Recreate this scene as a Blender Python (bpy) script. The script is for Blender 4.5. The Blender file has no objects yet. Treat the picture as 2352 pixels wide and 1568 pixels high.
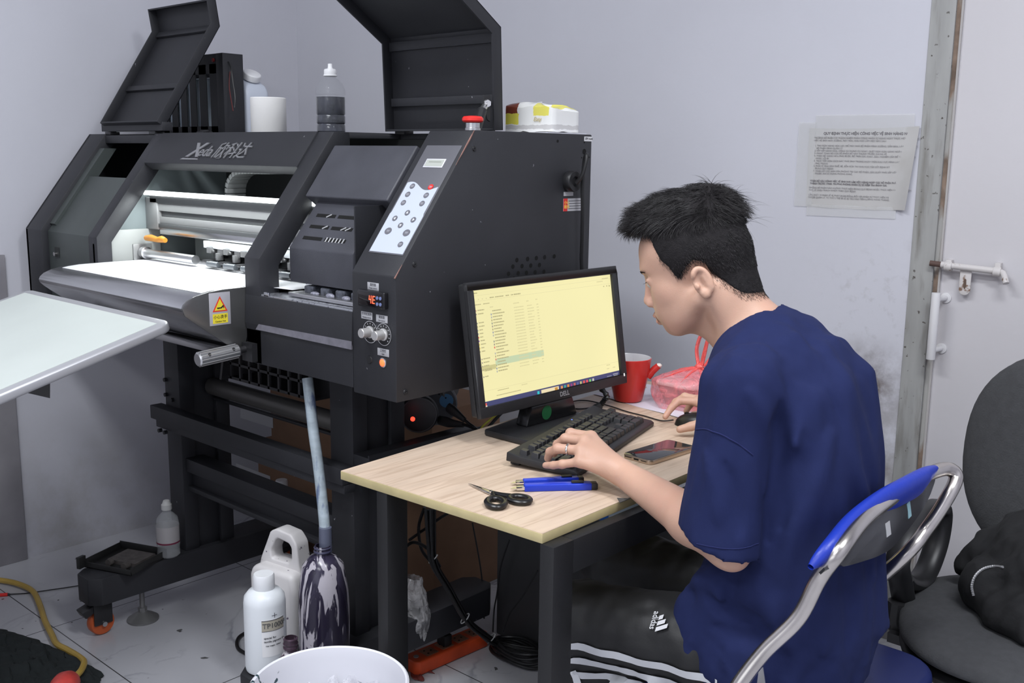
import bpy, bmesh, math, random
import numpy as np
from mathutils import Vector, Matrix, Euler, noise as mnoise
random.seed(7); np.random.seed(7)
S = bpy.context.scene
COL = S.collection
PI = math.pi

# ---------------------------------------------------------------- camera
H = 1.36
YAW, PITCH, ROLL, FPX = 0.7390, 0.1791, 0.01279, 2347.7
F_ = Vector((-math.sin(YAW)*math.cos(PITCH), math.cos(YAW)*math.cos(PITCH), -math.sin(PITCH)))
R0 = F_.cross(Vector((0, 0, 1))).normalized(); U0 = R0.cross(F_)
RR = R0*math.cos(ROLL)+U0*math.sin(ROLL); UU = -R0*math.sin(ROLL)+U0*math.cos(ROLL)
cd = bpy.data.cameras.new('camera'); cam = bpy.data.objects.new('camera', cd); COL.objects.link(cam)
cd.sensor_width = 36.0; cd.lens = FPX/2352*36.0; cd.clip_start = 0.02
cam.matrix_world = Matrix(((RR.x, UU.x, -F_.x, 0), (RR.y, UU.y, -F_.y, 0), (RR.z, UU.z, -F_.z, H), (0, 0, 0, 1)))
S.camera = cam

# ---------------------------------------------------------------- light and exposure
W = bpy.data.worlds.new('world'); S.world = W; W.use_nodes = True
W.node_tree.nodes['Background'].inputs[0].default_value = (0.80, 0.86, 1.0, 1)
W.node_tree.nodes['Background'].inputs[1].default_value = 0.25
S.view_settings.view_transform = 'Standard'; S.view_settings.look = 'None'
S.view_settings.exposure = 0.0; S.view_settings.gamma = 1.0; S.view_settings.use_curve_mapping = False
def area(name, loc, sx, sy, power, col=(1, 1, 1), rot=(0, 0, 0)):
    l = bpy.data.lights.new(name, 'AREA'); l.shape = 'RECTANGLE'; l.size = sx; l.size_y = sy
    l.energy = power; l.color = col
    o = bpy.data.objects.new(name, l); COL.objects.link(o); o.location = loc; o.rotation_euler = rot
    return o
area('ceiling_lamp_light', (-1.5, 0.3, 2.93), 1.2, 0.35, 45, (0.93, 0.96, 1.0), (0, 0, 0))
area('ceiling_lamp_light', (0.2, 1.1, 2.93), 1.2, 0.35, 49, (0.93, 0.96, 1.0), (0, 0, 0))
area('ceiling_lamp_light', (-0.6, -1.2, 2.93), 1.2, 0.35, 37, (0.93, 0.96, 1.0), (0, 0, 0))

area('added_fill_light', (-.7, -2.11, 1.65), 2.2, 1.1, 11, (0.90, 0.94, 1.0), (math.radians(90), 0, 0))  # soft fill light added behind the camera; no window is known there

# ---------------------------------------------------------------- maths helpers
def ray(px, py): return F_+RR*((px-1176)/FPX)+UU*((784-py)/FPX)
def at(px, py, ax, val):
    """the point of the place seen at px,py and lying on the plane axis=val"""
    d = ray(px, py); o = Vector((0, 0, H)); i = 'xyz'.index(ax)
    return o+d*((val-o[i])/d[i])
def spline(pts, n=8, closed=False):
    P = [Vector(p) for p in pts]; m = len(P); out = []
    rng = range(m if closed else m-1)
    for i in rng:
        if closed: a, b, c, d = P[(i-1) % m], P[i], P[(i+1) % m], P[(i+2) % m]
        else: a, b, c, d = P[max(i-1, 0)], P[i], P[i+1], P[min(i+2, m-1)]
        for k in range(n):
            t = k/n
            out.append(0.5*((2*b)+(c-a)*t+(2*a-5*b+4*c-d)*t*t+(3*b-a-3*c+d)*t**3))
    if not closed: out.append(P[-1])
    return out
def frame(z, x=None):
    z = Vector(z).normalized()
    if x is None: x = Vector((0, 0, 1)) if abs(z.z) < 0.9 else Vector((1, 0, 0))
    x = Vector(x); x = (x-z*x.dot(z)).normalized(); y = z.cross(x)
    return x, y, z
def MX(loc, x, y, z):
    return Matrix(((x[0], y[0], z[0], loc[0]), (x[1], y[1], z[1], loc[1]), (x[2], y[2], z[2], loc[2]), (0, 0, 0, 1)))

# ---------------------------------------------------------------- mesh builder
class MB:
    def __init__(s): s.v = []; s.f = []; s.M = None
    def add(s, vs, fs, M=None):
        n = len(s.v)
        for p in vs:
            p = Vector(p)
            if M is not None: p = M @ p
            if s.M is not None: p = s.M @ p
            s.v.append(p)
        s.f += [tuple(i+n for i in f) for f in fs]
        return s
    def box(s, x0, x1, y0, y1, z0, z1, M=None):
        vs = [(x, y, z) for x in (x0, x1) for y in (y0, y1) for z in (z0, z1)]
        return s.add(vs, [(0, 1, 3, 2), (4, 6, 7, 5), (0, 4, 5, 1), (2, 3, 7, 6), (0, 2, 6, 4), (1, 5, 7, 3)], M)
    def prism(s, poly, ax, a0, a1, M=None):
        """poly: 2d points in the other two axes (cyclic order kept x,y / y,z / x,z)"""
        def mk(p, a):
            return {'x': (a, p[0], p[1]), 'y': (p[0], a, p[1]), 'z': (p[0], p[1], a)}[ax]
        n = len(poly)
        vs = [mk(p, a0) for p in poly]+[mk(p, a1) for p in poly]
        fs = [tuple(range(n)), tuple(range(2*n-1, n-1, -1))]+[(i, i+n, (i+1) % n+n, (i+1) % n) for i in range(n)]
        return s.add(vs, fs, M)
    def tube(s, pts, r, n=10, closed=False, caps=True, sq=1.0, up=None, M=None):
        P = [Vector(p) for p in pts]; m = len(P)
        rs = r if hasattr(r, '__len__') else [r]*m
        if len(rs) != m: rs = [rs[min(int(i*len(rs)/m), len(rs)-1)] for i in range(m)]
        vs = []; px = None
        for i in range(m):
            a = P[(i-1) % m] if (closed or i > 0) else P[i]; b = P[(i+1) % m] if (closed or i < m-1) else P[i]
            t = (b-a)
            if t.length < 1e-9: t = Vector((0, 0, 1))
            t.normalize()
            if px is None:
                x, y, _ = frame(t, up)
            else:
                x = px-t*px.dot(t)
                if x.length < 1e-6: x, _, _ = frame(t)
                x.normalize(); y = t.cross(x)
            px = x
            for k in range(n):
                a_ = 2*PI*k/n
                vs.append(P[i]+x*math.cos(a_)*rs[i]+y*math.sin(a_)*rs[i]*sq)
        fs = []
        for i in range(m if closed else m-1):
            for k in range(n):
                j = (i+1) % m
                fs.append((i*n+k, i*n+(k+1) % n, j*n+(k+1) % n, j*n+k))
        if caps and not closed:
            fs.append(tuple(range(n-1, -1, -1))); fs.append(tuple((m-1)*n+k for k in range(n)))
        return s.add(vs, fs, M)
    def cyl(s, a, b, r, r2=None, n=24, M=None):
        return s.tube([a, b], [r, r if r2 is None else r2], n, M=M)
    def lathe(s, prof, c=(0, 0, 0), n=32, ax=(0, 0, 1), sx=1, sy=1, M=None, capb=True, capt=True):
        x, y, z = frame(ax, (1, 0, 0) if abs(Vector(ax).normalized().x) < .9 else (0, 1, 0)); c = Vector(c); vs = []
        for r, h in prof:
            for k in range(n):
                a = 2*PI*k/n
                vs.append(c+x*math.cos(a)*r*sx+y*math.sin(a)*r*sy+z*h)
        m = len(prof); fs = []
        for i in range(m-1):
            for k in range(n): fs.append((i*n+k, i*n+(k+1) % n, (i+1)*n+(k+1) % n, (i+1)*n+k))
        if capb: fs.append(tuple(range(n-1, -1, -1)))
        if capt: fs.append(tuple((m-1)*n+k for k in range(n)))
        return s.add(vs, fs, M)
    def ell(s, c, r, n=20, m=12, M=None):
        vs = []; fs = []
        for i in range(m+1):
            t = PI*i/m
            for k in range(n):
                a = 2*PI*k/n
                vs.append((c[0]+r[0]*math.sin(t)*math.cos(a), c[1]+r[1]*math.sin(t)*math.sin(a), c[2]+r[2]*math.cos(t)))
        for i in range(m):
            for k in range(n): fs.append((i*n+k, i*n+(k+1) % n, (i+1)*n+(k+1) % n, (i+1)*n+k))
        return s.add(vs, fs, M)
    def grid(s, fn, nu, nv, th=0.0, M=None):
        """fn(u,v)->point; with th a second layer th below along the surface normal closes it"""
        P = [[Vector(fn(i/nu, j/nv)) for j in range(nv+1)] for i in range(nu+1)]
        vs = [P[i][j] for i in range(nu+1) for j in range(nv+1)]
        w = nv+1
        fs = [(i*w+j, (i+1)*w+j, (i+1)*w+j+1, i*w+j+1) for i in range(nu) for j in range(nv)]
        if th:
            N = len(vs); low = []
            for i in range(nu+1):
                for j in range(nv+1):
                    du = P[min(i+1, nu)][j]-P[max(i-1, 0)][j]; dv = P[i][min(j+1, nv)]-P[i][max(j-1, 0)]
                    nn = du.cross(dv)
                    if nn.length > 1e-12: nn.normalize()
                    low.append(P[i][j]-nn*th)
            vs += low
            fs += [(N+i*w+j, N+i*w+j+1, N+(i+1)*w+j+1, N+(i+1)*w+j) for i in range(nu) for j in range(nv)]
            for i in range(nu):
                fs.append((i*w, i*w+N, (i+1)*w+N, (i+1)*w)); fs.append((i*w+nv, (i+1)*w+nv, (i+1)*w+nv+N, i*w+nv+N))
            for j in range(nv):
                fs.append((j, j+1, j+1+N, j+N)); fs.append((nu*w+j, nu*w+j+N, nu*w+j+1+N, nu*w+j+1))
        return s.add(vs, fs, M)
    def build(s, name, m, parent=None, bev=0.0, seg=2, ang=35, sub=0, weld=True, recalc=True):
        off = origin(parent)
        me = bpy.data.meshes.new(name)
        bm = bmesh.new()
        vv = [bm.verts.new(p-off) for p in s.v]
        for f in s.f:
            if len(set(f)) < 3: continue
            try: bm.faces.new([vv[i] for i in f])
            except ValueError: pass
        if weld: bmesh.ops.remove_doubles(bm, verts=bm.verts, dist=1e-6)
        if recalc: bmesh.ops.recalc_face_normals(bm, faces=bm.faces)
        if bev:
            es = [e for e in bm.edges if len(e.link_faces) == 2 and e.calc_face_angle(0) > math.radians(30)]
            bmesh.ops.bevel(bm, geom=es, offset=bev, segments=seg, profile=0.5, affect='EDGES', clamp_overlap=True)
        bm.to_mesh(me); bm.free()
        return finish(name, me, m, parent, ang, sub)
ORG = {}
def origin(p): return ORG.get(p.name, Vector((0, 0, 0))) if p else Vector((0, 0, 0))
def finish(name, me, m, parent, ang=35, sub=0):
    for q in me.polygons: q.use_smooth = True
    me.set_sharp_from_angle(angle=math.radians(ang))
    me.materials.append(m)
    o = bpy.data.objects.new(name, me); COL.objects.link(o)
    if parent: o.parent = parent
    ORG[o.name] = origin(parent).copy()
    if sub:
        md = o.modifiers.new('sub', 'SUBSURF'); md.levels = sub; md.render_levels = sub
    return o
def thing(name, label, cat, loc=(0, 0, 0), rz=0, group=None, M=None):
    o = bpy.data.objects.new(name, None); COL.objects.link(o); o.empty_display_size = 0.05
    if M is not None: o.matrix_world = M; ORG[o.name] = Vector((0, 0, 0))
    elif rz: o.location = loc; o.rotation_euler = (0, 0, rz); ORG[o.name] = Vector((0, 0, 0))   # children in local coordinates
    else: o.location = loc; ORG[o.name] = Vector(loc)                                            # children in world coordinates
    o['label'] = label; o['category'] = cat
    if group: o['group'] = group
    return o
def tag(o, label, cat, group=None):
    o['label'] = label; o['category'] = cat
    if group: o['group'] = group
    return o
def struct(o): o['kind'] = 'structure'; return o
def lab(o, label): o['label'] = label; return o
def text(s, size, M, m, parent=None, name='lettering', ext=0.0002, sx=1.0, align='LEFT', bold=0.0, shear=0.0, space=1.0, ay='CENTER'):
    c = bpy.data.curves.new(name, 'FONT'); c.body = s; c.size = size; c.extrude = ext; c.align_x = align; c.align_y = ay
    c.offset = bold; c.shear = shear; c.resolution_u = 3; c.space_line = space
    t = bpy.data.objects.new('tmp', c); COL.objects.link(t)
    dg = bpy.context.evaluated_depsgraph_get(); me = bpy.data.meshes.new_from_object(t.evaluated_get(dg))
    bpy.data.objects.remove(t); bpy.data.curves.remove(c)
    off = Matrix.Translation(-origin(parent))
    me.transform(off @ M @ Matrix.Diagonal((sx, 1, 1, 1)))
    me.materials.clear()
    return finish(name, me, m, parent)

# ---------------------------------------------------------------- materials
MATS = {}
def mat(name, col, rough=0.5, metal=0.0, noise=0.0, nscale=20, bump=0.0, bscale=200, spec=0.5, trans=0.0, ior=1.45, emit=None, estr=1.0, alpha=1.0, sss=0.0, coat=0.0, stretch=None, sheen=0.0):
    if name in MATS: return MATS[name]
    m = bpy.data.materials.new(name); m.use_nodes = True; nt = m.node_tree; N = nt.nodes; L = nt.links
    b = N['Principled BSDF']
    b.inputs['Base Color'].default_value = (*col, 1); b.inputs['Roughness'].default_value = rough
    b.inputs['Metallic'].default_value = metal; b.inputs['Specular IOR Level'].default_value = spec
    b.inputs['Transmission Weight'].default_value = trans; b.inputs['IOR'].default_value = ior
    b.inputs['Alpha'].default_value = alpha; b.inputs['Coat Weight'].default_value = coat
    if sheen: b.inputs['Sheen Weight'].default_value = sheen
    if sss:
        b.inputs['Subsurface Weight'].default_value = sss; b.inputs['Subsurface Radius'].default_value = (1, .35, .2); b.inputs['Subsurface Scale'].default_value = 0.01
    if emit is not None:
        b.inputs['Emission Color'].default_value = (*emit, 1); b.inputs['Emission Strength'].default_value = estr
    tc = N.new('ShaderNodeTexCoord'); mp = N.new('ShaderNodeMapping'); L.new(tc.outputs['Object'], mp.inputs[0])
    if stretch: mp.inputs['Scale'].default_value = stretch
    if noise:
        t = N.new('ShaderNodeTexNoise'); t.inputs['Scale'].default_value = nscale; t.inputs['Detail'].default_value = 6
        L.new(mp.outputs[0], t.inputs['Vector'])
        r = N.new('ShaderNodeMapRange'); r.inputs['From Min'].default_value = .3; r.inputs['From Max'].default_value = .7
        r.inputs['To Min'].default_value = 1-noise; r.inputs['To Max'].default_value = 1+noise; L.new(t.outputs['Fac'], r.inputs[0])
        v = N.new('ShaderNodeVectorMath'); v.operation = 'SCALE'; v.inputs[0].default_value = col; L.new(r.outputs[0], v.inputs['Scale'])
        L.new(v.outputs[0], b.inputs['Base Color'])
    if bump:
        t = N.new('ShaderNodeTexNoise'); t.inputs['Scale'].default_value = bscale; t.inputs['Detail'].default_value = 3
        L.new(mp.outputs[0], t.inputs['Vector'])
        u = N.new('ShaderNodeBump'); u.inputs['Strength'].default_value = bump; u.inputs['Distance'].default_value = 0.002
        L.new(t.outputs['Fac'], u.inputs['Height']); L.new(u.outputs[0], b.inputs['Normal'])
    MATS[name] = m; return m
def ramp_mix(m, scale, lo, hi, col2, detail=6, stretch=None, fac=1.0, distort=0.0, tex='noise'):
    """lay a second colour over the base where a noise passes a threshold (stains, wear)"""
    nt = m.node_tree; N = nt.nodes; L = nt.links; b = N['Principled BSDF']
    tc = N.new('ShaderNodeTexCoord'); mp = N.new('ShaderNodeMapping'); L.new(tc.outputs['Object'], mp.inputs[0])
    if stretch: mp.inputs['Scale'].default_value = stretch
    t = N.new('ShaderNodeTexNoise'); t.inputs['Scale'].default_value = scale; t.inputs['Detail'].default_value = detail
    t.inputs['Distortion'].default_value = distort
    L.new(mp.outputs[0], t.inputs['Vector'])
    r = N.new('ShaderNodeMapRange'); r.inputs['From Min'].default_value = lo; r.inputs['From Max'].default_value = hi
    r.inputs['To Max'].default_value = fac; L.new(t.outputs['Fac'], r.inputs[0])
    mx = N.new('ShaderNodeMix'); mx.data_type = 'RGBA'; L.new(r.outputs[0], mx.inputs[0])
    src = b.inputs['Base Color']
    if src.links: L.new(src.links[0].from_socket, mx.inputs[6])
    else: mx.inputs[6].default_value = src.default_value
    mx.inputs[7].default_value = (*col2, 1)
    L.new(mx.outputs[2], src)
    return m, r
black = mat('black powder coat', (0.021, 0.0215, 0.0255), .5, noise=.12, nscale=6, bump=.25, bscale=900)
ramp_mix(black, 60, .755, .77, (.25, .25, .27), detail=3)
ramp_mix(black, 3.0, .62, .9, (.05, .048, .058), detail=9)
blackin = mat('dark interior metal', (0.020, 0.022, 0.022), .6)
greenin = mat('grey inner sheet', (0.062, 0.072, 0.070), .45, noise=.1, nscale=8)
steel = mat('polished steel', (0.56, 0.56, 0.57), .22, 1.0, noise=.15, nscale=9, bump=.1, bscale=60, stretch=(.3, 3, 3))
alu = mat('brushed aluminium', (0.62, 0.62, 0.63), .35, 1.0)
chrome = mat('chrome', (0.75, 0.74, 0.72), .12, 1.0, noise=.12, nscale=10)
white = mat('white plastic', (0.78, 0.78, 0.79), .4)
whitemet = mat('white painted metal', (0.75, 0.78, 0.78), .4)
rubber = mat('black rubber', (0.012, 0.012, 0.013), .55)
blackpl = mat('black plastic', (0.018, 0.018, 0.020), .38, bump=.1, bscale=600)
red = mat('red plastic', (0.75, 0.03, 0.025), .35)
label_w = mat('white label', (0.72, 0.72, 0.73), .5)
label_g = mat('silver label', (0.42, 0.42, 0.44), .4)
ink_txt = mat('dark print', (0.06, 0.06, 0.07), .6)
# ================================================================ THE SETTING
def wall_mat(name, col, stains):
    m = mat(name, col, .75, noise=.02, nscale=3, bump=.15, bscale=60)
    nt = m.node_tree; N = nt.nodes; L = nt.links; b = N['Principled BSDF']
    for (cx, cy, cz, rad, sc, c2, lo) in stains:
        tc = N.new('ShaderNodeTexCoord')
        d = N.new('ShaderNodeVectorMath'); d.operation = 'DISTANCE'; L.new(tc.outputs['Object'], d.inputs[0]); d.inputs[1].default_value = (cx, cy, cz)
        g = N.new('ShaderNodeMapRange'); g.inputs['From Min'].default_value = 0; g.inputs['From Max'].default_value = rad
        g.inputs['To Min'].default_value = 1; g.inputs['To Max'].default_value = 0; g.interpolation_type = 'SMOOTHSTEP'
        L.new(d.outputs['Value'], g.inputs[0])
        t = N.new('ShaderNodeTexNoise'); t.inputs['Scale'].default_value = sc; t.inputs['Detail'].default_value = 8; t.inputs['Roughness'].default_value = .65
        L.new(tc.outputs['Object'], t.inputs['Vector'])
        r = N.new('ShaderNodeMapRange'); r.inputs['From Min'].default_value = lo; r.inputs['From Max'].default_value = lo+.3; L.new(t.outputs['Fac'], r.inputs[0])
        mu = N.new('ShaderNodeMath'); mu.operation = 'MULTIPLY'; L.new(g.outputs[0], mu.inputs[0]); L.new(r.outputs[0], mu.inputs[1])
        mx = N.new('ShaderNodeMix'); mx.data_type = 'RGBA'; L.new(mu.outputs[0], mx.inputs[0])
        L.new(b.inputs['Base Color'].links[0].from_socket, mx.inputs[6]); mx.inputs[7].default_value = (*c2, 1)
        L.new(mx.outputs[2], b.inputs['Base Color'])
    return m
WC = (0.585, 0.585, 0.635)
A75 = math.radians(7.5); WU = Vector((math.cos(A75), math.sin(A75), 0)); WN = Vector((math.sin(A75), -math.cos(A75), 0)); WO = Vector((-3.41, 2.475, 0))
def wp(u, d, z): return WO+WU*u+WN*d+Vector((0, 0, z))
def wX(X): return (X+3.41)/math.cos(A75)
WMAT = MX(WO, WU, WN, (0, 0, 1))
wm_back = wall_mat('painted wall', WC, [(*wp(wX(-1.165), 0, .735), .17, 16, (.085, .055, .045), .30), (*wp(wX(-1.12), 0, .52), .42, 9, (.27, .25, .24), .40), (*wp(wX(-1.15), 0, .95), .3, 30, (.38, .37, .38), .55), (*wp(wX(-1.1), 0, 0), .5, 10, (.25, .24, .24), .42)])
wm = wall_mat('painted wall plain', WC, [(-3.41, 1.5, 0, .6, 5, (.42, .41, .40), .40)])
b = MB(); b.box(-.3, wX(-1.068), -.12, 0, 0, 3.0, WMAT); b.box(wX(-1.068), wX(1.5), -.16, -.05, 2.15, 3.0, WMAT); b.box(wX(-.05), wX(1.55), -.16, 0, 0, 2.15, WMAT)
struct(b.build('wall_back', wm_back))
b = MB(); b.box(-3.53, -3.41, -2.1, 2.55, 0, 3.0); struct(b.build('wall_left', wm))
b = MB(); b.box(1.5, 1.62, -2.1, 3.3, 0, 3.0); struct(b.build('wall_right', wm))
b = MB(); b.box(-3.53, -1.9, -2.2, -2.1, 0, 3.0); b.box(.5, 1.62, -2.2, -2.1, 0, 3.0); b.box(-1.9, .5, -2.2, -2.1, 0, 1.0); b.box(-1.9, .5, -2.2, -2.1, 2.3, 3.0); struct(b.build('wall_front', wm))
wn = thing('added_window_1', 'added unseen window with white frame behind the camera', 'window', (-.7, -2.15, 1.0)); struct(wn)  # invented window out of view, added to go with the fill light
for q_ in ((-1.9, -1.85, 1.0, 2.3), (.45, .5, 1.0, 2.3), (-.725, -.675, 1.0, 2.3), (-1.85, .45, 1.0, 1.05), (-1.85, .45, 2.25, 2.3)):
    b = MB(); b.box(q_[0], q_[1], -2.18, -2.12, q_[2], q_[3]); b.build('added_window_frame', white, wn)
b = MB(); b.box(-1.85, .45, -2.155, -2.15, 1.05, 2.25); b.build('added_pane', mat('added window glass', (1, 1, 1), .0, trans=1.0, alpha=.15), wn)
cm = mat('ceiling white', (.75, .75, .76), .8)
b = MB(); b.box(-3.53, 1.62, -2.2, 3.4, 3.0, 3.1); struct(b.build('ceiling', cm))
# marble tile floor
fm = mat('marble tiles', (.47, .47, .50), .16, noise=.05, nscale=2.0)
nt = fm.node_tree; N = nt.nodes; L = nt.links; bs = N['Principled BSDF']
tc = N.new('ShaderNodeTexCoord')
def vein(scale, width, colr, strength, dist):
    t = N.new('ShaderNodeTexNoise'); t.inputs['Scale'].default_value = scale; t.inputs['Detail'].default_value = 7; t.inputs['Distortion'].default_value = dist
    L.new(tc.outputs['Object'], t.inputs['Vector'])
    s1 = N.new('ShaderNodeMath'); s1.operation = 'SUBTRACT'; s1.inputs[1].default_value = .5; L.new(t.outputs['Fac'], s1.inputs[0])
    s2 = N.new('ShaderNodeMath'); s2.operation = 'ABSOLUTE'; L.new(s1.outputs[0], s2.inputs[0])
    r = N.new('ShaderNodeMapRange'); r.inputs['From Min'].default_value = 0; r.inputs['From Max'].default_value = width
    r.inputs['To Min'].default_value = strength; r.inputs['To Max'].default_value = 0; L.new(s2.outputs[0], r.inputs[0])
    t2 = N.new('ShaderNodeTexNoise'); t2.inputs['Scale'].default_value = scale*1.7; L.new(tc.outputs['Object'], t2.inputs['Vector'])
    r2 = N.new('ShaderNodeMapRange'); r2.inputs['From Min'].default_value = .48; r2.inputs['From Max'].default_value = .62; L.new(t2.outputs['Fac'], r2.inputs[0])
    mu = N.new('ShaderNodeMath'); mu.operation = 'MULTIPLY'; L.new(r.outputs[0], mu.inputs[0]); L.new(r2.outputs[0], mu.inputs[1])
    mx = N.new('ShaderNodeMix'); mx.data_type = 'RGBA'; L.new(mu.outputs[0], mx.inputs[0])
    L.new(bs.inputs['Base Color'].links[0].from_socket, mx.inputs[6]); mx.inputs[7].default_value = (*colr, 1)
    L.new(mx.outputs[2], bs.inputs['Base Color'])
vein(1.6, .012, (.20, .21, .24), .8, .6); vein(4.0, .02, (.33, .33, .36), .5, 1.2)
ramp_mix(fm, 26, .72, .74, (.10, .10, .10), detail=2)
ramp_mix(fm, 2.2, .52, .8, (.30, .29, .28), detail=8, fac=.8)
br = N.new('ShaderNodeTexBrick'); br.offset = 0; br.inputs['Scale'].default_value = 1; br.inputs['Brick Width'].default_value = .632; br.inputs['Row Height'].default_value = .632
br.inputs['Mortar Size'].default_value = .0016; br.inputs['Mortar Smooth'].default_value = 0
mp = N.new('ShaderNodeMapping'); mp.inputs['Location'].default_value = (2.839, -1.156, 0); L.new(tc.outputs['Object'], mp.inputs[0]); L.new(mp.outputs[0], br.inputs['Vector'])
mx = N.new('ShaderNodeMix'); mx.data_type = 'RGBA'; L.new(br.outputs['Fac'], mx.inputs[0]); L.new(bs.inputs['Base Color'].links[0].from_socket, mx.inputs[6])
mx.inputs[7].default_value = (.06, .06, .06, 1); L.new(mx.outputs[2], bs.inputs['Base Color'])
b = MB(); b.box(-3.53, 1.62, -2.2, 3.4, -.1, 0); struct(b.build('floor', fm))
# grey stone dado on the left wall, door frame strip, skirting block
stone = mat('grey stone panel', (.30, .29, .31), .6, noise=.12, nscale=7)
ramp_mix(stone, 4, .5, .75, (.22, .21, .23), detail=7)
b = MB(); b.box(-3.41, -3.40, -2.1, 1.317, 0, 1.03); struct(b.build('trim_1', stone, bev=.002))
fr = mat('weathered door frame', (.36, .36, .35), .7, noise=.10, nscale=12, stretch=(3, 3, .5))
ramp_mix(fr, 7, .52, .7, (.20, .19, .17), detail=8, stretch=(4, 4, .6)); ramp_mix(fr, 60, .66, .7, (.10, .09, .08), detail=4)
b = MB(); b.box(wX(-1.072), wX(-1.012), -.09, .004, 0, 2.2, WMAT); b.box(wX(-1.012), wX(-.04), -.09, .004, 2.15, 2.2, WMAT); b.box(wX(-.08), wX(-.03), -.09, .004, 0, 2.2, WMAT)
struct(b.build('trim_2', fr, bev=.002))
rust = mat('rusty edge', (.30, .22, .17), .8, noise=.3, nscale=30); ramp_mix(rust, 18, .45, .55, (.52, .51, .49), detail=6, stretch=(1, 1, .3))
sk = mat('grey skirting', (.16, .155, .15), .6, noise=.2, nscale=20)
b = MB(); b.box(wX(-1.2), wX(-1.012), .004, .012, 0, .055, WMAT); struct(b.build('baseboard_back', sk, bev=.001))
dm = wall_mat('door paint', (.60, .58, .60), [(*wp(wX(-.72), .0, .95), .35, 40, (.32, .31, .31), .60), (*wp(wX(-.85), 0, .60), .5, 25, (.36, .34, .33), .6), (*wp(wX(-.88), 0, .15), .35, 9, (.30, .28, .26), .45)])
door = thing('door_1', 'off white metal door with a sliding bolt and a bar handle', 'door', wp(wX(-.55), 0, 0)); struct(door)
b = MB(); b.box(wX(-1.000), wX(-.06), -.05, -.008, .012, 2.14, WMAT); b.build('door_leaf', dm, door, bev=.002)
b = MB(); b.box(wX(-1.012), wX(-1.000), -.04, -.013, .0, 2.15, WMAT); lab(b.build('door_edge', rust, door), 'rusty strip along the closing edge')
b = MB(); b.box(wX(-.998), wX(-.993), -.008, .0, .012, 2.14, WMAT); b.build('edge_bead', mat('bead', (.42, .40, .39), .6), door)
dp = mat('chipped door paint', (.60, .57, .56), .5); ramp_mix(dp, 40, .60, .66, (.22, .14, .10), detail=5)
zb = 1.090; bl = MB(); bl.cyl(wp(wX(-1.018), .018, zb+.003), wp(wX(-.99), .018, zb+.001), .0075)
lab(bl.build('bolt_tip', mat('rusty bolt', (.10, .06, .05), .7), door), 'rusty end of the bolt in its hole')
bl = MB(); bl.cyl(wp(wX(-.99), .018, zb+.001), wp(wX(-.845), .018, zb-.007), .0085); bl.tube([wp(wX(-.848), .018, zb-.007), wp(wX(-.838), .022, zb-.010), wp(wX(-.832), .032, zb-.018), wp(wX(-.826), .04, zb-.034)], .008, 12)
bo = bl.build('bolt', dp, door)
for X in (-.972, -.853):
    k = MB(); k.cyl(wp(wX(X-.009), .018, zb-.001-(X+.99)*.05), wp(wX(X+.009), .018, zb-.002-(X+.99)*.05), .0125); k.box(wX(X-.007), wX(X+.007), -.008, .018, zb-.012, zb+.014, WMAT)
    k.build('bolt_guide', dp, door, bev=.001)
k = MB(); k.prism([(wX(-.928)+.014*math.cos(a), zb-.062+.014*math.sin(a)) for a in [PI+PI*i/10 for i in range(11)]]+[(wX(-.928)+.014, zb-.006), (wX(-.928)-.014, zb-.006)], 'y', .010, .014, WMAT)
hp = k.build('hasp', dp, door, bev=.0008)
k = MB(); k.prism([(wX(-.928)+.0035*math.cos(a), zb-.046+.014*math.sin(a)) for a in [2*PI*i/14 for i in range(14)]], 'y', .0142, .0146, WMAT)
k.build('slot', mat('rust dark', (.12, .08, .06), .8), hp)
hb = mat('white door handle', (.68, .67, .68), .35)
k = MB(); k.tube([wp(wX(-.990), .045, 1.018), wp(wX(-.990), .045, .838)], .0115, 20)
for z in (1.0, .862): k.cyl(wp(wX(-.990), .04, z), wp(wX(-.976), -.01, z), .0075); k.cyl(wp(wX(-.976), -.004, z), wp(wX(-.976), -.010, z), .014)
k.build('door_handle', hb, door, bev=.001)
# notice
pm = mat('old notice paper', (.50, .49, .48), .6, noise=.04, nscale=9); ramp_mix(pm, 5, .55, .75, (.40, .385, .36), detail=6)
u0, u1 = wX(-1.372), wX(-1.075)
def pf(u, v):
    x = u0+(u1-u0)*u-.022*v*u+.004*v; z = 1.449-.218*v+.004*u*(1-v)-.004*math.sin(u*3); curl = .018*max(0, (u-.80)/.2)**2*(.3+.7*v)
    return wp(x, .002+curl+.0012*math.sin(u*14+v*5)*v, z)
nt_ = thing('notice', 'sheet of printed rules taped to the white wall beside the door', 'notice', wp(u0, 0, 1.3))
b = MB(); b.grid(pf, 24, 16, .0004); b.build('paper', pm, nt_)
tape = mat('clear tape', (.80, .80, .80), .15, alpha=.30)
for (a, c_, z0, z1) in ((-1.355, -1.09, 1.425, 1.485), (-1.402, -1.352, 1.23, 1.465), (-1.365, -1.12, 1.205, 1.236)):
    b = MB(); b.box(wX(a), wX(c_), .0032, .0036, z0, z1, WMAT); b.build('tape', tape, nt_)
TM = lambda u, d, z, tilt=0: MX(wp(u, d, z), WU*math.cos(tilt)+Vector((0, 0, 1))*math.sin(tilt), Vector((0, 0, 1))*math.cos(tilt)-WU*math.sin(tilt), WN)
px_ = mat('print on notice', (.19, .18, .19), .7); px2 = mat('faded print on notice', (.30, .29, .30), .7)
text('QUY ĐỊNH THỰC HIỆN CÔNG VIỆC VỆ SINH HÀNG NGÀY', .0098, TM(u0+.042, .0040, 1.434, -.006), px_, nt_, bold=.0003, sx=.93, name='title')
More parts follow.
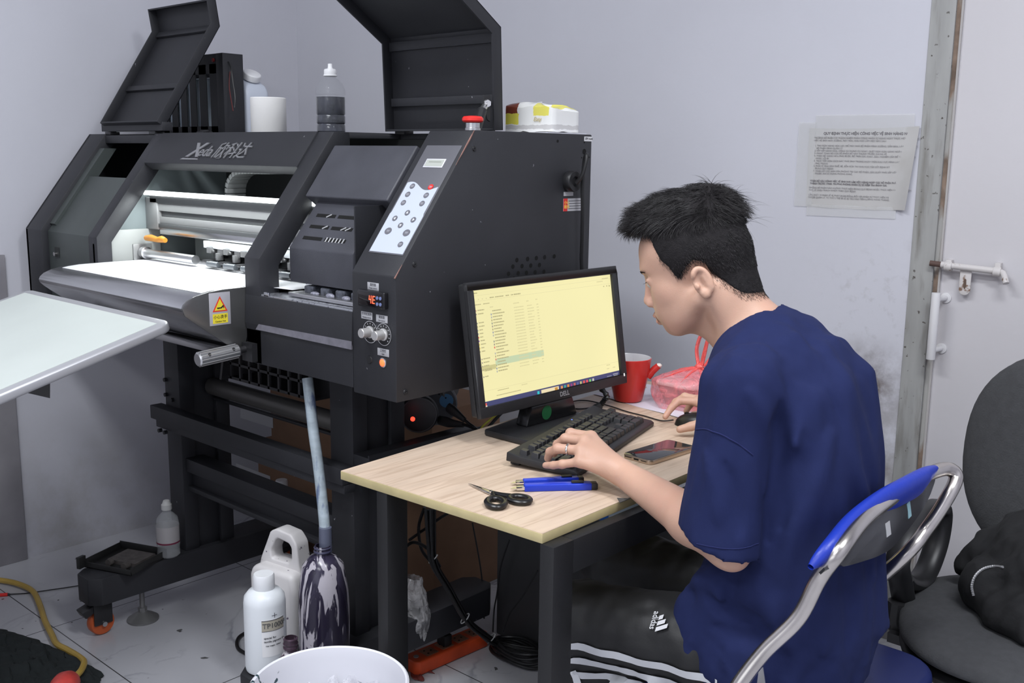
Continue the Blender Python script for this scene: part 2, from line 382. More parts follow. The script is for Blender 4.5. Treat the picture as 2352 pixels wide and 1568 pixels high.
lines = ['TRƯỞNG BỘ PHẬN CÓ TRÁCH NHIỆM PHÂN CÔNG NHÂN SỰ HÀNG NGÀY THỰC HIỆN CÁC CÔNG', 'VIỆC VỆ SINH NHÀ XƯỞNG, MÁY MÓC, KHU VỰC LÀM VIỆC NHƯ SAU:', '', '  1. THU DỌN HÀNG HÓA LƯU GIỮ MÁY NHÀ BỘ PHẬN MÌNH XƯỞNG, GẦM BÀN, LÀM MÁY TRƯỚC',
  '     BỘ PHẬN MÌNH QUẢN LÝ.', '  2. SẮP XẾP HÀNG HÓA, CÔNG CỤ DỤNG CỤ NGAY, QUÉT DỌN GỌN GÀNG NGĂN NẮP.', '  3. MANG TOÀN BỘ CỦA BỘ PHẬN BỎ VÀO THÙNG TRƯỚC KHI RA VỀ.', '  4. TOÀN BỘ HÀNG HÓA PHẢI ĐƯỢC ĐỂ TRÊN GIÁ, KHAY, BÀN. NGHIÊM CẤM ĐỂ TẠI CỬA HÀNG',
  '     HOẶC LỐI ĐI.', '  5. TRỰC TIẾP DỌN SẠCH RÁC THẢI SINH TRONG NGÀY TRÊN KHU VỰC MÌNH LÀM', '     PHỤ TRÁCH.', '  6. PHẢI VỆ SINH BÀN GHẾ, BỆ, BỒN RỬA TAY KHU VỰC TẬP KẾT ĐỊNH KỲ', '     ĐÚNG QUY ĐỊNH.', '  7. TOÀN BỘ CÁC BÀN VĂN PHÒNG TẠI CÁC BỘ PHẬN, SẢN XUẤT PHẢI SẮP XẾP LẠI', '     TRƯỚC KHI SỬ DỤNG PHÒNG KHÁC.']
text('\n'.join(lines), .0062, TM(u0+.016, .0040, 1.425, -.006), px2, nt_, sx=1.0, space=1.13, ay='TOP', name='body_text')
text('TOÀN BỘ CÁC CÔNG VIỆC VỆ SINH NƠI LÀM VIỆC HÀNG NGÀY CÁC BỘ PHẬN PHẢI HOÀN\nTHÀNH TRƯỚC 17H30. TRƯỞNG PHÒNG NHÂN SỰ SẼ KIỂM TRA ĐÁNH GIÁ.', .0066, TM(u0+.012, .0040, 1.306, -.006), px_, nt_, sx=.93, bold=.00015, space=1.1, ay='TOP', name='bold_text')
text('NHỮNG BỘ PHẬN NÀO KHÔNG THỰC HIỆN ĐÚNG QUY ĐỊNH HOẶC THỰC HIỆN KHÔNG NGHIÊM\nTÚC, SẼ CHỊU TRÁCH NHIỆM THEO QUY ĐỊNH.\n\nLẦN THỨ 1 VI PHẠM SẼ BỊ PHẠT 50.000 ĐỒNG ĐỐI VỚI NHÂN SỰ THỰC HIỆN VÀ\nNGƯỜI QUẢN LÝ. TỪ THỨ 2 TRỞ ĐI SẼ BỊ TRỪ VÀO TIỀN LƯƠNG HÀNG THÁNG.', .0062, TM(u0+.010, .0040, 1.287, -.006), px2, nt_, sx=.98, space=1.1, ay='TOP', name='body_text')
# ================================================================ THE PRINTER
KY, KZ, TY, TZ = 1.36, 1.117, 1.585, 1.414
SD = Vector((0, TY-KY, TZ-KZ)).normalized(); SN = Vector((0, -SD.z, SD.y)); SL = math.hypot(TY-KY, TZ-KZ)
def sl(x, s, d=0.0): return Vector((x, KY, KZ))+SD*s+SN*d
def sl_at(px, py):
    d = ray(px, py); p0 = Vector((0, KY, KZ)); o = Vector((0, 0, H)); p = o+d*((p0-o).dot(SN)/d.dot(SN))
    return p.x, (p-p0).dot(SD)
SM = MX((0, KY, KZ), (1, 0, 0), SD, SN)            # local x, s, d
XL, XR, YB = -3.33, -1.56, 1.99
P = thing('wide_format_printer', 'large black wide format printer with raised lids on a wheeled frame', 'printer', (-2.4, 1.6, 0))
def prof(zb, t=0.0): return [(KY, zb), (KY, KZ), (TY, TZ), (YB, TZ), (YB, zb)]
# right cabinet
b = MB(); b.prism(prof(.855), 'x', -1.70, XR); b.build('control_cabinet', black, P, bev=.003)
# left end panel and the frame bars that follow the same profile
def bar(x0, x1, zb, t=.035, top=.05):
    yk = KY+t*.55; p = [(KY, zb), (KY, KZ), (TY, TZ), (TY+top, TZ), (TY+top, TZ-t*.6), (TY+.03, TZ-t*.9), (KY+t, KZ-t*.35), (KY+t, zb)]
    m = MB(); m.prism(p, 'x', x0, x1); return m
bar(XL, -3.222, .87, .035).build('frame_bar', black, P, bev=.002)
bar(-2.905, -2.852, .87, .045).build('frame_bar', black, P, bev=.002)
bar(-2.103, -2.042, .865, .055).build('frame_bar', black, P, bev=.002)
b = MB(); b.prism(prof(.87), 'x', XL, XL+.012); b.build('end_panel', black, P)
# sunk cover between the two left bars
b = MB(); b.prism([(KY+.022, .87), (KY+.022, KZ-.004), (KY+.15, KZ+.165), (KY+.155, KZ+.16), (KY+.03, KZ-.006), (KY+.03, .87)], 'x', -3.222, -2.905)
b.build('side_cover', greenin, P, bev=.001)
for s0, s1 in ((0.0, .372),):
    b = MB(); b.prism([(KY+.03, KZ+.02), (TY-.02, TZ-.045), (TY+.02, TZ-.045), (KY+.06, KZ)], 'x', -3.222, -3.19); b.build('inner_lip', greenin, P)
b = MB(); b.box(-3.176, -3.148, KY+.0195, KY+.0225, 1.036, 1.066); ck = b.build('lock_opening', blackin, P)
b = MB(); b.cyl((-3.166, KY+.012, 1.046), (-3.166, KY+.02, 1.046), .006); b.build('lock', chrome, ck)
# top, back, floor of the machine
b = MB(); b.box(XL, -2.042, TY+.045, YB, 1.400, TZ); b.box(-2.042, -1.70, 1.80, YB, 1.400, TZ); b.box(-3.222, -2.905, TY, TY+.045, 1.385, TZ-.004)
b.build('top_plate', black, P, bev=.0015)
b = MB(); b.box(XL, -1.70, YB-.012, YB, .87, 1.41); b.build('back_panel', blackin, P)
b = MB(); b.box(XL+.012, -2.10, KY+.03, YB-.012, .865, .90); b.build('bottom_plate', black, P)
b = MB(); b.prism([(KY, .865), (KY, KZ-.02), (TY-.01, TZ-.03), (YB-.012, TZ-.02), (YB-.012, .865)], 'x', -2.878, -2.868); lab(b.build('inner_wall', mat('pale inner wall', (.17, .20, .205), .5), P), 'pale inner side wall')
# lower front body, right of the platen
b = MB(); b.prism([(KY, .865), (KY, .946), (KY-.004, .960), (KY-.004, .962), (KY, 1.03), (1.56, 1.03), (1.56, .865)], 'x', -2.103, -1.70); b.build('lower_front', black, P, bev=.0015)
b = MB(); pts = [(-2.045, .963), (-1.70, .967), (-1.70, .949), (-2.058, .949)]
b.prism(pts, 'y', KY-.0046, KY-.001); lab(b.build('reflective_strip', mat('worn pale strip', (.16, .155, .18), .45, noise=.15, nscale=60), P), 'pale worn strip along the front')
# front beam with the maker's badge
b = MB(); b.add([sl(x, s, d) for x in (-2.852, -2.103) for s, d in ((.262, .004), (.372, .004), (.372, -.03), (.262, -.03))], [(0, 1, 2, 3), (7, 6, 5, 4), (0, 4, 5, 1), (1, 5, 6, 2), (2, 6, 7, 3), (3, 7, 4, 0)])
bm_ = b.build('front_beam', black, P, bev=.002)
badge = mat('pewter badge', (.33, .33, .34), .4, .6); badged = mat('badge outline', (.09, .09, .095), .5, .4)
lx, ls = sl_at(437, 357)
BM = lambda x, s, d: MX(sl(x, s, d), (1, 0, 0), SD, SN)
for nm, mt, d, bo in (('badge_outline', badged, .0045, .0016), ('badge', badge, .0065, .0)):
    text('X', .066, BM(lx-.004, ls+.012, d), mt, bm_, name=nm, ext=.001, sx=1.25, bold=bo+.0016, shear=.30)
    text('eda', .050, BM(lx+.045, ls+.009, d), mt, bm_, name=nm, ext=.001, sx=.95, bold=bo, shear=.3)
    text('欣科达', .056, BM(lx+.122, ls+.010, d), mt, bm_, name=nm, ext=.001, sx=.95, bold=bo, shear=.3)
b = MB(); b.prism([(lx-.03+0, ls-.018), (lx+.06, ls-.018), (lx+.06, ls-.014), (lx-.02, ls-.013)], 'z', .004, .006, SM); b.build('badge', badge, bm_)
# raised lids
def lid(name, lb, x0, x1, p0, p1, p2, sgn, ribs, rail):
    p0, p1, p2 = [Vector((0, *q)) for q in (p0, p1, p2)]
    d1 = (p1-p0).normalized(); d2 = (p2-p1).normalized()
    n1 = Vector((0, -d1.z, d1.y))*sgn; n2 = Vector((0, -d2.z, d2.y))*sgn
    bis = (n1+n2).normalized(); bis *= 1/bis.dot(n1)
    def shell(t): return [(q.y, q.z) for q in (p0, p1, p2, p2+n2*t, p1+bis*t, p0+n1*t)]
    L_ = MB(); L_.prism(shell(.003), 'x', x0, x1); o = L_.build(name, black, P, bev=.0008); lab(o, lb)
    for xa in (x0, x1-.005): L_ = MB(); L_.prism(shell(.030), 'x', xa, xa+.005); L_.build('side_flange', black, o, bev=.0008)
    for q, dd, nn in ((p0, d1, n1), (p2-d2*.005, d2, n2)):
        L_ = MB()
        L_.add([Vector((x, 0, 0))+q+dd*a+nn*t for x in (x0+.004, x1-.004) for a, t in ((0, .002), (.005, .002), (.005, .030), (0, .030))], [(0, 1, 2, 3), (7, 6, 5, 4), (0, 4, 5, 1), (1, 5, 6, 2), (2, 6, 7, 3), (3, 7, 4, 0)])
        L_.build('end_flange', black, o, bev=.0008)
    for (pp, dd, nn, a, w) in ribs(p0, p1, p2, d1, d2, n1, n2):
        R_ = MB(); R_.add([Vector((x, 0, 0))+pp+dd*(a+c_)+nn*t for x in (x0+.008, x1-.008) for c_, t in ((0, .003), (0, .013), (w, .013), (w, .003))], [(0, 1, 2, 3), (7, 6, 5, 4), (0, 4, 5, 1), (1, 5, 6, 2), (2, 6, 7, 3), (3, 7, 4, 0)])
        R_.build('lid_rib', black, o, bev=.0008)
    return o
rl = lid('lid', 'bent black lid standing upright over the right bay', -2.055, -1.668, (1.79, 1.420), (1.78, 1.652), (1.53, 1.812), 1,
    lambda p0, p1, p2, d1, d2, n1, n2: [(p0, d1, n1, .062, .020), (p1, d1, n1, -.034, .022)], 0)
ll = lid('lid', 'bent black lid raised over the left bay', -3.232, -2.872, (1.60, 1.432), (1.80, 1.742), (1.788, 1.822), 1,
    lambda p0, p1, p2, d1, d2, n1, n2: [(p0, d1, n1, .135, .018), (p1, d1, n1, -.022, .020)], 0)
b = MB(); b.add([Vector((x, 1.60, 1.432))+Vector((0, a, c_)) for x in (-3.25, -2.866) for a, c_ in ((-.012, -.010), (-.012, .016), (.022, .016), (.022, -.010))], [(0, 1, 2, 3), (7, 6, 5, 4), (0, 4, 5, 1), (1, 5, 6, 2), (2, 6, 7, 3), (3, 7, 4, 0)])
b.build('lower_flange', black, ll, bev=.001)
for X in (-3.21, -2.93, -2.76, -2.02, -1.73):
    b = MB(); y = 1.60 if X < -2.85 else (1.66 if X < -2.5 else 1.79)
    b.box(X-.018, X+.018, y-.012, y+.02, TZ-.002, TZ+.007); b.cyl((X-.02, y+.004, TZ+.008), (X+.02, y+.004, TZ+.008), .004, n=10)
    b.build('hinge', blackpl, P, bev=.0008)
b = MB(); b.box(-2.62, -2.56, 1.78, 1.80, TZ, TZ+.008); b.box(-2.665, -2.635, 1.86, 1.863, TZ, TZ+.065); b.box(-2.665, -2.60, 1.80, 1.863, TZ, TZ+.004); b.build('top_bracket', black, P)
# gas strut and its bolt
a = at(1090, 278, 'x', -1.655); c_ = at(1118, 238, 'x', -1.672); e = at(1088, 300, 'x', -1.65)
b = MB(); b.cyl(c_+(a-c_)*.38, e+(e-a)*1.2, .0115); st = b.build('gas_strut', blackpl, P)
b = MB(); b.cyl(c_, c_+(a-c_)*.40, .0075); b.ell(c_, (.010, .010, .010)); b.build('strut_rod', alu, st)
b = MB(); b.cyl(c_+Vector((-.004, 0, 0)), c_+Vector((.017, -.012, -.001)), .0035); b.cyl(c_+Vector((.006, -.004, 0)), c_+Vector((.011, -.008, 0)), .0085, n=6); b.build('bolt', chrome, st)
b = MB(); b.prism([(c_.y+.004, c_.z-.036), (c_.y+.012, c_.z-.040), (c_.y+.012, c_.z+.02), (c_.y-.008, c_.z+.018), (c_.y-.014, c_.z)], 'x', -1.677, -1.672); b.build('strut_bracket', blackpl, st)
# emergency stop
ec = Vector((-1.615, 1.635, TZ))
b = MB(); b.lathe([(.017, 0), (.017, .006), (.0155, .007), (.0155, .017)], ec); lab(b.build('stop_collar', alu, P), 'silver collar')
b = MB(); b.lathe([(.012, .017), (.021, .019), (.0235, .022), (.0235, .027), (.020, .031), (.008, .0325), (.001, .0325)], ec); lab(b.build('emergency_stop_button', red, P), 'red mushroom stop button')
# control panel on the sloped face of the cabinet
pan = mat('grey panel film', (.115, .115, .13), .4); pan2 = mat('pale panel film', (.50, .54, .63), .4)
x0, x1, s0, s1 = -1.680, -1.571, .050, .331
b = MB(); b.prism([(x0, s0), (x1, s0), (x1, s1), (x0, s1)], 'z', .0, .0012, SM); cp = b.build('control_panel', pan, P, bev=.0004)
wv = [(x1-.004-(x1-x0-.008)*i/24, s0+.168+.008*math.sin(i/24*2*PI*1.0+2.6)+(.008*i/24)) for i in range(25)]
b = MB(); b.prism([(x0+.002, s0+.003), (x1-.002, s0+.003), (x1-.002, s0+.098), (x1-.0045, s0+.104)]+wv+[(x0+.0045, s0+.104), (x0+.002, s0+.098)], 'z', .0012, .0018, SM); kf = b.build('key_field', pan2, cp)
def zb3(x, y): return sl_at(560+x/3.564, 280+y/3.564)
lcdx, lcdy = zb3(1565, 342)
b = MB(); b.prism([(lcdx-.030, lcdy-.0115), (lcdx+.030, lcdy-.0115), (lcdx+.030, lcdy+.0115), (lcdx-.030, lcdy+.0115)], 'z', .0012, .0026, SM); lc = b.build('display_bezel', mat('lcd rim', (.62, .62, .66), .4), cp, bev=.0012)
b = MB(); b.prism([(lcdx-.027, lcdy-.0085), (lcdx+.027, lcdy-.0085), (lcdx+.027, lcdy+.0085), (lcdx-.027, lcdy+.0085)], 'z', .0026, .003, SM); b.build('display', mat('lcd', (.42, .44, .40), .3), lc)
for i in range(13):
    b = MB(); b.box(lcdx-.018+i*.003, lcdx-.0162+i*.003, .001, .0042, .003, .0031, SM @ Matrix.Translation((0, lcdy, 0))); b.build('display_text', mat('lcd text', (.22, .24, .20), .5), lc)
btn = mat('grey key', (.14, .14, .16), .45)
for i, (x, y, kk) in enumerate([(1385, 530, 0), (1535, 537, 1), (1347, 597, 0), (1498, 605, 0), (1311, 665, 0), (1464, 672, 0), (1344, 748, 2), (1242, 793, 3), (1393, 805, 4), (1288, 850, 5), (1187, 896, 6), (1337, 912, 6), (1287, 1006, 0)]):
    u, v = zb3(x, y); r = .0072 if kk < 6 else .0088
    b = MB(); b.prism([(u+r*(1.15 if kk == 6 else 1)*math.cos(2*PI*k/20), v+r*.95*math.sin(2*PI*k/20)) for k in range(20)], 'z', .0018, .0026, SM)
    kb = b.build('key', red if kk == 1 else btn, kf)
    wt = mat('key print', (.62, .62, .66), .5)
    if kk in (2, 3, 4, 5):
        a0 = {2: PI/2, 3: PI, 4: 0, 5: -PI/2}[kk]
        b = MB(); b.prism([(u+.0042*math.cos(a0+2*PI*k/3), v+.0042*math.sin(a0+2*PI*k/3)) for k in range(3)], 'z', .0026, .0028, SM); b.build('key_arrow', wt, kf)
    else:
        b = MB(); b.box(u-.0045, u+.0045, v+.0004, v+.0020, .0026, .0028, SM); b.box(u-.004, u+.004, v-.0022, v-.0010, .0026, .0028, SM); b.build('key_print', mat('key print faint', (.36, .36, .40), .5), kf)
# rust scratches along the cabinet edge
rs = mat('bare scratched edge', (.20, .10, .08), .6, noise=.4, nscale=60)
b = MB(); b.tube([sl(XR-.0006, .372, -.0004), sl(XR+.0002, .34, .0), sl(XR, .28, 0)], [.0012, .0022, .0004], 6); lab(b.build('scratched_edge', rs, P), 'reddish scratched paint on the edge')
b = MB(); b.tube([sl(XR-.0004, .03, -.0002), sl(XR-.0005, -.004, 0)], [.0005, .0018], 6); lab(b.build('scratched_edge', rs, P), 'reddish scratched paint on the edge')
# thermostat, dials, indicator on the front face
yf = KY
tx, tz = -1.6255, 1.066
b = MB(); b.box(tx-.043, tx+.043, yf-.012, yf, tz-.0175, tz+.0175); th = b.build('thermostat', mat('glossy black', (.012, .012, .014), .12), P, bev=.003, seg=3)
b = MB(); b.box(tx-.038, tx+.038, yf-.0128, yf-.011, tz-.0135, tz+.0135); b.build('thermostat_window', mat('dark glass', (.008, .006, .007), .06), th, bev=.001)
FM = lambda x, z, d=0.0: MX((x, KY-d, z), (1, 0, 0), (0, 0, 1), (0, -1, 0))
def seg7(x, z, segs, w, h, m, par):
    t = w*.20; q = MB(); M_ = FM(x, z, .0131) @ Matrix(((1, .1, 0, 0), (0, 1, 0, 0), (0, 0, 1, 0), (0, 0, 0, 1)))
    S_ = {'a': (0, w, h-t, h), 'd': (0, w, 0, t), 'g': (0, w, h/2-t/2, h/2+t/2), 'f': (0, t, h/2, h), 'e': (0, t, 0, h/2), 'b': (w-t, w, h/2, h), 'c': (w-t, w, 0, h/2)}
    for k in segs: a, b_, c__, d_ = S_[k]; q.box(a, b_, c__, d_, 0, .0003, M_)
    return q.build('digit', m, par)
led = mat('red led digits', (1, .05, .02), .4, emit=(1, .07, .03), estr=5)
seg7(tx-.004, tz-.008, 'fgbc', .0075, .016, led, th); seg7(tx+.0075, tz-.008, 'afged', .0075, .016, led, th)
for i in range(2):
    for j in range(2):
        b = MB(); b.cyl((tx+.023+i*.010, yf-.0128, tz+.005-j*.0125), (tx+.023+i*.010, yf-.0140, tz+.005-j*.0125), .0036, n=14); b.build('thermostat_key', mat('blue-grey key', (.16, .20, .38), .4), th)
def small_label(x, z, w, h, txt1, txt2=None):
    q = MB(); q.box(x-w/2, x+w/2, yf-.0009, yf, z-h/2, z+h/2); o = q.build('label', label_g, P, bev=.0003)
    text(txt1, h*.42, FM(x, z+h*.2, .0010), ink_txt, o, align='CENTER')
    if txt2: text(txt2, h*.28, FM(x, z-h*.25, .0010), ink_txt, o, align='CENTER')
small_label(-1.630, 1.0915, .036, .0155, '温控器', 'Temp control')
small_label(-1.6515, 1.028, .036, .0155, '打印区加热', 'Heating control'); small_label(-1.6035, 1.0265, .036, .0155, '调速器', 'Fan control')
small_label(-1.600, .9565, .036, .0155, '工作灯', 'Light')
knob = mat('silver knob', (.66, .65, .64), .35, .7)
for kx in (-1.640, -1.597):
    kz = .9945
    q = MB(); q.lathe([(.0235, 0), (.0235, .0012), (.001, .0013)], (kx, yf, kz), 32, (0, -1, 0)); dl = q.build('dial_plate', blackpl, P)
    q = MB()
    for k in range(40):
        a, c2 = 2*PI*k/40, 2*PI*(k+1)/40
        q.add([(kx+r*math.cos(t), yf-.0015, kz+r*math.sin(t)) for r, t in ((.0222, a), (.0235, a), (.0235, c2), (.0222, c2))], [(0, 1, 2, 3)])
    for k in range(11):
        a = math.radians(-45+27*k); q.box(.0165, .0195, -.0008, .0008, .0013, .0016, MX((kx, yf, kz), (math.cos(a), 0, math.sin(a)), (-math.sin(a), 0, math.cos(a)), (0, -1, 0)))
    q.build('dial_scale', label_g, dl)
    q = MB(); q.lathe([(.013, .001), (.013, .004), (.0105, .005), (.0100, .026), (.0092, .027), (.001, .027)], (kx, yf, kz), 28, (0, -1, 0)); q.build('knob', knob, dl)
q = MB(); q.lathe([(.0105, 0), (.0105, .002), (.0085, .003), (.0085, .002), (.001, .002)], (-1.601, yf, .9345), 24, (0, -1, 0)); il = q.build('indicator_ring', alu, P)
q = MB(); q.ell((-1.601, yf-.002, .9345), (.0078, .004, .0078)); q.build('indicator_lamp', mat('orange lamp', (1, .15, .04), .3, emit=(1, .10, .03), estr=2.2), il)
q = MB(); q.lathe([(.009, 0), (.008, .002), (.001, .0025)], (-1.645, yf, .9345), 20, (0, -1, 0)); q.build('blank_plug', blackpl, P)
# cabinet side: vents, screws, socket, labels
vent = mat('hole dark', (.002, .002, .002), .9)
q = MB()
rows = [(597, (1187, 1212, 1232, 1251, 1273)), (612, (1178, 1199, 1219, 1239)), (628, (1168, 1190, 1209, 1229, 1249)), (640, (1180, 1200))]
for i, (py, xs) in enumerate(rows):
    for j, px in enumerate(xs):
        p = at(px, py-(px-1187)*.10 if i == 0 else py-(px-1178)*.06, 'x', XR); q.cyl((XR-.001, p.y, p.z), (XR+.0005, p.y, p.z), .0052, n=16)
q.build('vent_holes', vent, P)
for px, py, r in ((1342, 348, .0065), (1336, 362, .0018), (1353, 361, .0018), (1281, 324, .0035), (1342, 327, .002)):
    p = at(px, py, 'x', XR); q = MB(); q.cyl((XR-.001, p.y, p.z), (XR+.0005, p.y, p.z), r, n=16); q.build('screw_hole', vent, P)
for px, py in ((931, 900), (1089, 341), (952, 607)):
    p = at(px, py, 'x', XR); q = MB(); q.lathe([(.006, 0), (.005, .0025), (.002, .003), (.001, .001)], (XR, p.y, p.z), 16, (1, 0, 0)); q.build('screw', blackpl, P)
pw = at(1307, 416, 'x', XR)
q = MB(); q.lathe([(.024, 0), (.025, .004), (.025, .017), (.023, .020), (.012, .020), (.011, .015), (.001, .015)], (XR, pw.y, pw.z), 32, (1, 0, 0)); sk_ = q.build('power_inlet', blackpl, P, bev=.0)
q = MB(); q.box(XR, XR+.0008, 1.887, 1.922, 1.269, 1.2785); lb = q.build('label', label_g, P)
q = MB(); q.box(XR, XR+.0008, 1.886, 1.967, 1.233, 1.263); lb = q.build('warning_label', label_g, P)
q = MB(); q.box(XR+.0008, XR+.001, 1.886, 1.901, 1.233, 1.263); q.build('warning_stripe', mat('label red', (.62, .03, .03), .5), lb)
RM = lambda y, z, d=.0011: MX((XR+d, y, z), (0, 1, 0), (0, 0, 1), (1, 0, 0))
for i in range(4):
    q = MB(); q.box(XR+.0008, XR+.001, 1.905, 1.961-(i % 2)*.008, 1.256-i*.006, 1.2575-i*.006); q.build('label_print', ink_txt, lb)
text('小心\n触电', .010, RM(1.8885, 1.248), mat('yellow print', (.9, .6, .1), .5), lb)
q = MB(); q.box(XR, XR+.0008, 1.9600, 1.9895, 1.398, 1.409); lb = q.build('label', label_w, P)
text('型号 K600', .0065, RM(1.9625, 1.4035), ink_txt, lb)
# chrome and steel platen
b = MB(); pp = [(1.75, 1.0455), (1.40, 1.0455), (1.30, 1.0445), (1.262, 1.041), (1.228, 1.034), (1.208, 1.026), (1.197, 1.017), (1.1935, 1.009), (1.196, 1.001), (1.206, .991), (1.225, .976), (1.31, .914), (1.34, .900), (1.36, .90), (1.36, .93), (1.75, .93)]
b.prism(pp, 'x', -2.862, -2.108); b.build('platen', steel, P, bev=.0008, ang=25)
b = MB(); b.box(-2.835, -2.112, 1.30, 1.336, .884, .902); b.build('platen_trim', steel, P, bev=.002)
b = MB(); b.prism([(y-(.006 if z < 1.0 else 0), z+.0) for y, z in pp[1:14]]+[(1.362, .93)], 'x', -2.108, -2.1035); pe = b.build('platen_end', mat('dark steel', (.21, .21, .21), .3, .8), P, bev=.0005)
film = mat('white print film', (.88, .88, .90), .35)
fz = lambda y: float(np.interp(y, [1.228, 1.262, 1.30, 1.40], [1.034, 1.041, 1.0445, 1.0455]))+.0009
b = MB(); b.grid(lambda u, v: (-2.838+(.724 if v < .31 else .86)*u, 1.250+.50*v, fz(1.250+.50*v)), 20, 32, .0004); lab(b.build('print_film', film, P), 'sheet of white film lying over the platen')
sm = mat('sticker grey', (.40, .39, .42), .5); sy = mat('sticker yellow', (.80, .66, .04), .5); sr = mat('sticker red', (.70, .05, .03), .5); sb = mat('sticker black', (.02, .02, .02), .5)
XP = -2.1035
q = MB(); q.box(XP, XP+.0008, 1.262, 1.318, .9615, 1.0385, None); stk = q.build('warning_sticker', sm, P, bev=.0003)
def yz(poly, d0, d1): q = MB(); q.prism(poly, 'x', XP+d0, XP+d1); return q
yz([(1.270, .9935), (1.310, .9935), (1.290, 1.030)], .0008, .0011).build('triangle', sr, stk)
yz([(1.2755, .9965), (1.3045, .9965), (1.290, 1.0235)], .0011, .0014).build('triangle_inner', sy, stk)
yz([(1.281, 1.0035), (1.292, 1.0035), (1.2985, 1.009), (1.300, 1.006), (1.300, 1.0005), (1.2985, 1.0005), (1.298, 1.0045), (1.295, 1.001), (1.283, 1.000)], .0014, .0017).build('hand_symbol', sb, stk)
yz([(1.270, .966), (1.310, .966), (1.310, .9885), (1.270, .9885)], .0008, .0011).build('caution_plate', sy, stk)
SMX = lambda y, z: MX((XP+.0013, y, z), (0, 1, 0), (0, 0, 1), (1, 0, 0))
text('小心烫手', .0092, SMX(1.290, .9805), sb, stk, align='CENTER'); text('Caution Hot', .0055, SMX(1.290, .9705), sb, stk, align='CENTER')
# rails, lamp and rollers inside
def xb(name, x0, x1, y0, y1, z0, z1, m, bev=.001): q = MB(); q.box(x0, x1, y0, y1, z0, z1); return q.build(name, m, P, bev=bev)
lampm = mat('led strip lamp', (1, 1, 1), .4, emit=(.93, 1.0, 1.0), estr=3)
xb('light_strip', -2.862, -1.71, 1.515, 1.535, 1.2345, 1.247, lampm)
alr = mat('satin rail', (.27, .27, .27), .4, .5); drk = mat('dark rail', (.05, .052, .054), .45)
xb('rail', -2.84, -1.71, 1.522, 1.57, 1.213, 1.2345, drk); xb('rail', -2.86, -1.71, 1.528, 1.60, 1.190, 1.213, alr); xb('rail', -2.86, -1.71, 1.536, 1.60, 1.173, 1.190, drk)
xb('rail', -2.86, -1.71, 1.530, 1.60, 1.153, 1.173, alr); xb('rail', -2.80, -1.71, 1.524, 1.60, 1.141, 1.153, drk)
xb('rail', -2.80, -1.71, 1.528, 1.60, 1.122, 1.141, steel); xb('roller_beam', -2.55, -1.71, 1.520, 1.60, 1.100, 1.119, whitemet)
xb('rail_end_bracket', -2.868, -2.80, 1.522, 1.60, 1.135, 1.228, alr, .003)
q = MB(); q.prism([(KY+.03, 1.045), (1.36+.03, 1.09), (1.43, 1.135), (1.56, 1.135), (1.56, 1.045)], 'x', -2.868, -2.858); lab(q.build('side_bracket', mat('cream bracket', (.30, .31, .30), .5), P, bev=.001), 'white bracket plate')
xb('back_sheet', -2.73, -2.52, 1.60, 1.605, 1.045, 1.14, greenin); xb('inner_back', -2.868, -1.71, 1.80, 1.81, 1.05, 1.40, blackin)
q = MB(); q.cyl((-2.85, 1.50, 1.066), (-2.56, 1.50, 1.066), .0125); q.lathe([(.018, 0), (.018, .02), (.0125, .022)], (-2.85, 1.50, 1.066), 24, (1, 0, 0)); q.build('feed_shaft', alu, P)
xb('shaft_mount', -2.868, -2.853, 1.47, 1.53, 1.045, 1.092, alr, .002)
org = mat('amber plastic', (.55, .22, .03), .35)
q = MB(); q.tube([(-2.83, 1.50, 1.110), (-2.80, 1.50, 1.112), (-2.765, 1.50, 1.109), (-2.74, 1.50, 1.112), (-2.72, 1.50, 1.110)], [.008, .010, .008, .010, .007], 12); lab(q.build('lever_grip', org, P), 'amber lever grip')
xb('roller_back', -2.56, -1.71, 1.555, 1.60, 1.046, 1.099, blackin)
pk = mat('grey roller plastic', (.15, .15, .15), .4)
for i in range(10):
    x = -2.50+i*.083
    q = MB(); q.box(x-.017, x+.017, 1.535, 1.60, 1.072, 1.105); q.box(x-.027, x+.010, 1.50, 1.55, 1.062, 1.070); pr = q.build('pinch_roller_mount', blackpl, P, bev=.002)
    q = MB(); q.lathe([(.008, 0), (.0145, .003), (.0145, .007), (.008, .009)], (x+.028, 1.53, 1.094), 20, (0, -1, 0)); q.box(x-.022, x-.002, 1.512, 1.53, 1.088, 1.104); q.tube([(x-.004, 1.52, 1.096), (x+.010, 1.515, 1.094)], .003, 8); q.box(x+.022, x+.034, 1.512, 1.53, 1.070, 1.090); q.build('roller_lever', pk, pr, bev=.001)
    q = MB(); q.cyl((x-.002, 1.505, 1.060), (x+.050, 1.505, 1.060), .0085, n=16); q.build('pinch_roller', mat('wet grey rubber', (.10, .11, .12), .2), pr)
